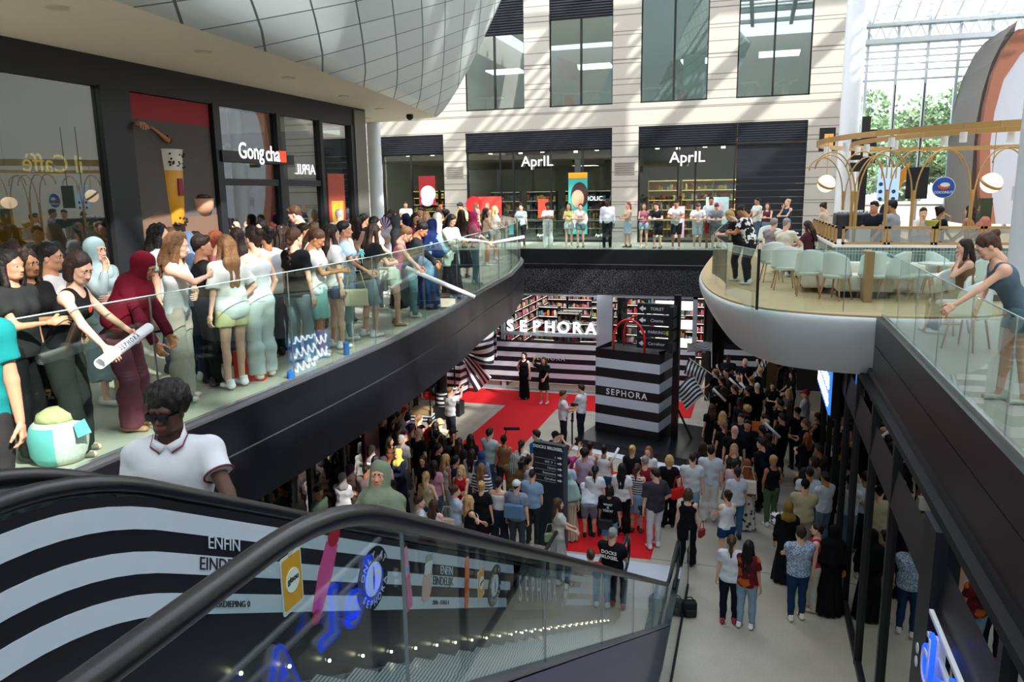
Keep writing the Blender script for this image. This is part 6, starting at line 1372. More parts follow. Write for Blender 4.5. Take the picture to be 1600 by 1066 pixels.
# sloping roof over the end hall
b = MB()
for i in range(14): x = 3.4+i*.95; b.bar((x, YE, 16.1), (x, 33, 20.8), .08, .2)
for i in range(9): f = i/8; b.bar((3, YE-13*f, 16.15+4.65*f), (17, YE-13*f, 16.15+4.65*f), .10, .12)
struct(b.build('ceiling.007', mat('#e3e5e2', .5))); 
b = MB()
for i in range(26): f = i/25; b.box(3, 17, YE-13*f-.16, YE-13*f+.04, 16.35+4.65*f, 16.38+4.65*f)
struct(b.build('ceiling.008', mat('#dfe6df', .6)))
# side enclosure
struct(MB().box(12, 12.2, -8, 0, UP, 20.9).box(12, 12.2, 0, 30, UP, 19.6).build('wall_right_shade', mat('#c9c6c0', .7))); struct(MB().box(-22, 14, -8.2, -8, 0, 21).build('wall_front', mat('#b9b6b0', .7)))  # unseen right wall, its height set to shade the escalators and ground floor
struct(MB().box(-22.2, -22, -8, 33, 0, 21).build('wall_left_upper', mat('#b9b6b0', .7)))
# ================================================================ PEOPLE
def edgeX(y):
    for (x0, y0), (x1, y1) in zip(LES, LES[1:]):
        if y0 <= y <= y1: return x0+(x1-x0)*(y-y0)/max(y1-y0, 1e-6)
    return LES[-1][0]
def gal(px, d):
    y = 8.0
    for _ in range(12): y = atX(px, 400, edgeX(y)-d)[0]
    return edgeX(y)-d, y
def pieces(s):
    k, c = s.split(':'); 
    return (k, c if c in HC and len(c) == 1 else ('#'+c if len(c) == 6 else patmat(*c.split('/')[:1], '#'+c.split('/')[1], '#'+c.split('/')[2], float(c.split('/')[3]))))
def crowd(table, mode, group=None, res=1, z0=0.0):
    for line in table.strip().split('\n'):
        if not line.strip() or line[0] == '#': continue
        a, lab = line.split('|'); f = a.split(); px, q, face, h = float(f[0]), float(f[1]), float(f[2]), float(f[3])/100
        pose, sex, skin = f[4], f[5], f[6]; hair = None if f[7] == '-' else pieces(f[7]); top = None if f[8] == '-' else pieces(f[8]); bot = pieces(f[9]) if f[9] != '-' else None
        sh = '#'+f[10] if len(f) > 10 and f[10] != '-' else '#e8e8e8'; opt = dict(t.split('=') for t in f[11:])
        if mode == 'L': x, y = at(px, q, z0+h*.93)
        elif mode == 'G': x, y = gal(px, q)
        elif mode == 'Y': y = q; x = atY(px, 350, q)[0]
        person(lab.strip(), x, y, z0, face+(px*7 % 13-6), h, pose, sex == 'f', skin, hair, top, bot, sh, hy=float(opt.get('hy', 0)), hp=float(opt.get('hp', 0)), fat=float(opt.get('fat', 1)), res=int(opt.get('res', res)), group=group, curl=.45)
FARW = '''
815 29.2 175 166 hip f l pony:d tee:cfe0e4 leggings:24262c c8a088 | woman in a pale tee and black leggings alone at the far rail
856 29.3 180 168 phones f b afro:k loose:f2f2f0 wide:f4f2ee f0f0f0 | dark haired woman all in white standing alone at the far rail
889 29.4 175 167 phones f l long:l crop:d8e070 shorts:e8ece8 e8e8e8 | woman in a yellow top and white shorts in front of the portrait poster
907 29.3 185 165 cross f l pony:b tank:e8e0d8 shorts:7a9098 303030 | woman in a cream top and grey shorts with folded arms beside the yellow top
949 29.3 185 182 stand m d fade:k long:e6eaf2 trousers:1c1e24 101010 | tall dark skinned man in a white shirt, black trousers and lanyard before the cream pier
981 29.6 140 168 cross f l pony:r crop:d8c0a0 mini:c8d8e0 3a2a24 | red haired woman in a beige crop top and denim skirt before the cream pier
1006 29.3 180 165 phone f l long:b tank:d07a90 shorts:a8c0d0 f0f0f0 | woman in a pink top and light denim shorts at the far glass rail
1028 29.3 160 172 rail m l short:b tee:26282e bermuda:1e2024 282828 | young man in a dark tee and black shorts leaning beside the pink top
1057 29.3 180 180 rail m t fade:k tee:f0f0f0 bermuda:1c1c20 e8e8e8 | man in sunglasses, white tee and black shorts with elbows on the far rail
1090 29.3 180 170 rail m l short:b tee:eef0f0 bermuda:c8d4d4 e8e8e8 hp=.5 | person in a white tee and pale shorts bending low over the far rail
1110 29.5 180 184 stand m t short:k tee:dfe8ec bermuda:b02038 181818 | bearded man in a white tee and red shorts behind the bending one
1119 29.3 180 168 rail m l short:b tee:8a9298 bermuda:6a7478 c8c8c8 hp=.4 | person in a grey tee with arms spread on the far rail
1182 30.6 120 178 hold m t short:k tee:e6ece8 jeans:5a6a80 e8e8e8 | bearded man in a pale shirt in front of the dark roller door
1198 30.2 170 160 phones f l long:b tank:5a3040 mini:6a8aa0 d0c0b0 | girl with long brown hair and a yellow bag before the roller door
1229 30.0 130 172 chin f l bun:y tank:26405c trousers:2a3848 303030 | blonde woman in a navy sleeveless top by the edge of the roller door
635 31.0 190 178 phone m t fade:k polo:f4f4f4 jeans:3a4450 e8e8e8 | man in a white polo standing back near the warm shop window
762 30.6 180 168 stand f l bun:y tee:e8d0b8 trousers:7a6a58 e8e8e8 | fair woman in a peach top beside the red round poster
'''
crowd(FARW, 'Y', 'people on the far upper walk', z0=UP)
GAL = '''
12 .55 -80 168 phone f m long:k tee:2a2c2c trousers:1a1a1c 222222 | dark haired girl in a black tee at the edge of the leftmost shop glass
38 .75 -85 166 clasp f t curly:d tee:141416 trousers:1c1c20 222222 res=2 | curly haired girl in a black tee with her hands on a red bracelet
78 .95 -60 168 stand f m bun:k tee:e8e4e0 trousers:26262c 222222 res=2 | girl with black hair tied back half hidden behind the leaning woman in black
150 1.3 -95 168 chin f l hijab:a9c4c8 long:98a8aa skirt:8a9a9c d8d8d8 res=2 | woman in a pale blue headscarf on the phone behind the maroon one
20 1.9 -60 166 stand f l long:d tee:8ac0a8 trousers:333333 222222 | girl in a mint top deep in the left corner of the crowd
252 1.7 -70 176 stand m l curly:k tee:cdd6d4 jeans:33414f 222222 res=2 | person with piled dark curls and a pale tee wearing a red backpack strap
294 1.1 -30 168 stand f l hijab:7f9cc0 long:8aa6cc trousers:2c3648 d8d8d8 res=2 | person in a sky blue hood and hoodie beside the woman with tangled curls
309 1.6 -160 165 stand f l long:d tee:e4c8b0 trousers:555555 222222 res=2 hp=.35 | smiling woman with long dark hair looking down in front of the tea poster
341 1.3 -20 166 stand f l pony:r tee:c47a9a jeans:3a4a60 222222 res=2 | auburn haired girl in a pink tee behind the white oversized tee
316 .75 -40 166 hold m m short:d tee:1e2024 trousers:16181c 181818 | person in a plain black tee with bare forearm behind the pale blue hoodie
372 1.3 60 168 stand f m long:d tee:e6d488 jeans:444444 d0d0d0 res=2 | girl in a pale yellow tee behind the woman in sunglasses
417 1.0 60 168 hip f t bun:k tee:eef2f4 trousers:22242a 222222 res=2 | woman in a white tee with hand on hip and black hair in a bun
427 1.8 -150 168 stand f l curly:r tee:cfe0e0 jeans:444444 222222 | ginger curly haired woman lit by the sun near the tea shop door
412 2.3 170 170 film f l long:k tee:d8d8d8 jeans:333333 222222 | woman raising a white cup near the tea shop door
443 .95 -20 168 stand f m curly:d tank:dfe8e6 jeans:4a5866 222222 res=2 | woman with very thick dark curls hanging to her waist
469 2.3 110 190 stand m l short:b tee:2c2e33 trousers:222222 222222 res=2 hp=.4 | tall man in a charcoal tee bowing his head near the tea shop glass
492 1.5 20 166 stand f l long:b tee:d8c8b8 jeans:444444 222222 | brown haired woman in the middle of the gallery crowd below the tall man
478 1.6 -60 165 stand f m pony:d tee:f0f0ee jeans:444444 222222 | girl in a bright white tee between the braid and the tall man
535 1.3 0 166 stand f l bun:y tee:e8d8b0 jeans:555555 222222 | blonde woman behind the girl in the palm tree tee
534 3.0 0 178 stand m l fade:w polo:c3cfc6 trousers:4a4a44 333333 res=2 | grey haired man in a pale green shirt seen from behind near the corner pier
572 2.4 -20 168 stand f m pony:k tee:33363a jeans:444444 222222 | woman in black with hair pulled high beside the grey corner pier
540 .60 -75 170 hold f m pony:k tee:a9c4de jeans:8fb4bc e8e8e8 res=2 | woman in a light blue tee and pale jeans with hair over her face
588 1.3 -60 168 hold f l long:k tee:f0eeec jeans:5a6470 e8e8e8 res=2 | woman with glossy black hair in a printed white tee behind the palm tree tee
607 1.8 150 168 chin f m bun:k tee:e8e4f0 jeans:444444 e8e8e8 | woman holding a purple fan to her face
622 1.0 -80 168 stand f t hijab:23272a long:2a2a30 abaya:1f2124 222222 res=2 | woman in a dark grey headscarf above the girl in pink
637 1.6 0 166 stand f m hijab:1a2340 long:222a44 skirt:1c2030 222222 | woman in a navy headscarf behind the maroon tee
651 1.25 -130 168 hold f m long:k tee:5a1c2c jeans:2a3040 222222 res=2 | girl with black plaits in a maroon tee
668 1.7 -160 166 stand f l long:y tee:e0c890 jeans:555555 222222 | woman with sunlit blonde hair behind the maroon tee
690 2.0 -40 168 stand f l long:b tee:b0a898 jeans:444444 222222 | brown haired woman behind the cream headscarf
686 .85 -85 167 phone f m hijab:dcd6ca long:e6e2dc skirt:b8b4a0 d8d8d8 res=2 | woman in a cream headscarf and floral top reading her phone
723 1.0 0 168 stand f m verylong:d long:3a2c2a skirt:20202a 222222 res=2 | woman with straight dark brown hair seen from behind by the pink headscarf
700 1.6 -40 168 stand f m bun:k tee:3a3c44 jeans:444444 222222 | dark haired woman in black at the back by the cream pier
723 2.0 160 180 stand m m short:k tee:e8cf8a jeans:444444 222222 res=2 hp=.4 | young man in a pale yellow shirt bowing his head before the cream pier
738 1.8 0 168 stand f d pony:k tee:303238 jeans:333333 222222 | woman with black hair behind the bright pink headscarf
761 .9 -70 166 hold f m verylong:d tank:e8c8b0 shorts:3a5a7a d8d8d8 | long haired woman holding a rolled white poster beside the pink headscarf
776 .8 -60 168 hold f l long:y tee:f0e8dc shorts:e8e0d0 d8d8d8 | woman in a pale tee last in the row at the end of the gallery rail
770 1.7 -60 168 stand f l bun:l tank:e0d0b0 trousers:8a9a78 d8d8d8 | fair haired woman at the far end of the gallery behind the last pair
790 1.2 -50 168 hold f l long:b tee:e8d8c8 jeans:7a90a8 d8d8d8 | woman in peach at the very end of the left gallery crowd
746 2.2 -40 170 stand f l long:l tee:c8b8a8 jeans:444444 222222 | light haired woman deep in the crowd near the red posters
660 2.6 160 172 stand m t fade:k tee:6a6a72 jeans:333333 222222 | man in a grey tee deep in the crowd before the warm shop window
705 2.6 30 168 stand f l pony:r tee:a8a09a jeans:444444 222222 | auburn haired woman deep in the crowd by the cream pier
615 2.6 -20 172 stand f m long:d tee:8a9aa2 jeans:444444 222222 | woman in a grey blue tee deep in the crowd beside the white column
560 1.9 10 166 stand f l long:d tee:caa890 jeans:555555 222222 | brown haired woman in a tan tee by the grey corner pier
395 1.9 120 166 stand f l pony:k tee:b8c0c8 jeans:444444 222222 | black haired woman in a grey tee below the tea shop name
270 2.4 -120 168 stand f l bun:b tee:e0e0e0 jeans:444444 222222 | woman half hidden in front of the bubble tea poster
'''
crowd(GAL, 'G', 'crowd along the left gallery', z0=UP)
# the larger gallery figures
def ghero(px, d, face, h, lab, **k):
    x, y = gal(px, d); return person(lab, x, y, UP, face, h, group='crowd along the left gallery', res=3, **k)
POSES['leanrail'] = dict(R=((.30, .42, 1.13), (.9, .1, -.6)), L=((.14, .44, 1.19), (.9, 0, -.7)), lean=.34, pz=.91, twist=.0)
POSES['leanlow'] = dict(R=((.18, .42, 1.06), (.7, 0, -1)), L=((.02, .42, 1.12), (.7, 0, -1)), lean=.46, pz=.90)
POSES['elbow'] = dict(R=((-.02, .30, 1.34), (.9, .4, -.4)), L='cross', lean=.12)
POSES['tubehold'] = dict(R=((.05, .48, 1.10), (.8, .2, -.7)), L=((.10, .42, 1.15), (.7, 0, -1)), lean=.35, pz=.91)
r1 = ghero(86, .30, -66, 1.70, 'woman with a dark bob and black sleeveless top leaning on the rail gripping a poster', pose='leanrail', skin='l', hair=('bob', 'd'), top=('tank', '#17171a'), bot=('wide', '#2f302c'), shoes='#6a675e', hy=-.5, hp=.25)
r2 = ghero(182, .40, -75, 1.68, 'woman in a maroon headscarf and long maroon tunic bending over the rail', pose='leanlow', skin='t', hair=('longhijab', '#7d1428'), top=('long', '#74162c'), bot=('wide', '#8a4a58'), shoes='#c89870', hp=.2)
ghero(268, .62, -70, 1.72, 'woman with tangled brown curls in a white vest and beige trousers', pose='elbow', skin='l', hair=('curly', 'l'), top=('tank', '#e3e7e6'), bot=('wide', '#b5ab9c'), shoes='#e8e6e2', hp=.1)
ghero(352, .45, 72, 1.66, 'girl with long light brown hair in a white oversized tee and pale yellow shorts', pose='hip', skin='l', hair=('verylong', 'l'), top=('loose', '#e2e8e2'), bot=('shorts', '#e6e2a8'), shoes='#f2f2f2')
ghero(398, .42, 75, 1.72, 'woman in black sunglasses, a white sleeveless top and wide white trousers', pose='pocket', skin='l', hair=('bun', 'd'), top=('tank', '#e9eeee'), bot=('wide', '#dfe6e2'), shoes='#e8d8c8')
ghero(462, .45, -12, 1.68, 'woman with a long plait in a black tee and faded grey jeans seen from behind', pose='stand', skin='l', hair=('braid', 'b'), top=('tee', '#17181c'), bot=('jeans', '#87989a'), shoes='#e0e0e0')
ghero(492, .42, -75, 1.65, 'girl with a bun in a white tee and mint skirt looking at her black phone', pose='phones', skin='t', hair=('pony', 'b'), top=('tee', '#eef0ee'), bot=('mini', '#8fc9bc'), shoes='#d8d8d8', hp=.45)
ghero(520, .45, -40, 1.68, 'woman with very long dark straight hair in a white tee and navy shorts', pose='stand', skin='l', hair=('verylong', 'd'), top=('tee', '#eef0f0'), bot=('shorts', '#3a4e74'), shoes='#e8e8e8')
r9 = ghero(572, .40, -30, 1.70, 'person in a black tee printed with a palm tree and grey blue shorts', pose='rail', skin='l', hair=('long', 'd'), top=('tee', '#1a1d20'), bot=('bermuda', '#8fa6a8'), shoes='#e8e8e8')
r3 = ghero(617, .35, -70, 1.62, 'girl in a pink vest and mint shorts leaning out with a rolled white poster', pose='tubehold', skin='l', hair=('bun', 'l'), top=('tank', '#e070a0'), bot=('shorts', '#c8dfc8'), shoes='#a08070', hp=.4)
ghero(643, .38, -72, 1.66, 'black haired woman in a dark long sleeved top and washed jeans at the rail', pose='tubehold', skin='t', hair=('bun', 'k'), top=('long', '#2a2c30'), bot=('jeans', '#7ba0a8'), shoes='#e8e8e8', hp=.4)
ghero(668, .42, -20, 1.66, 'woman in a navy headscarf and denim jacket over a long blue skirt', pose='rail', skin='t', hair=('longhijab', '#1f2f66'), top=('coat', '#8fb0d0'), bot=('abaya', '#2c4a80'), shoes='#d8d8d8')
ghero(705, .40, -110, 1.66, 'black haired woman in a pale green cardigan and long black dress looking down and smiling', pose='phones', skin='m', hair=('long', 'k'), top=('coat', '#cfdacb'), bot=('abaya', '#17181b'), shoes='#222222', hp=.4)
r4 = ghero(742, .38, -75, 1.66, 'woman in a bright pink headscarf, red and white top and blue jeans', pose='hold', skin='l', hair=('hijab', '#e2407c'), top=('tee', '#d8788c'), bot=('jeans', '#6f9aa8'), shoes='#c8dce4')
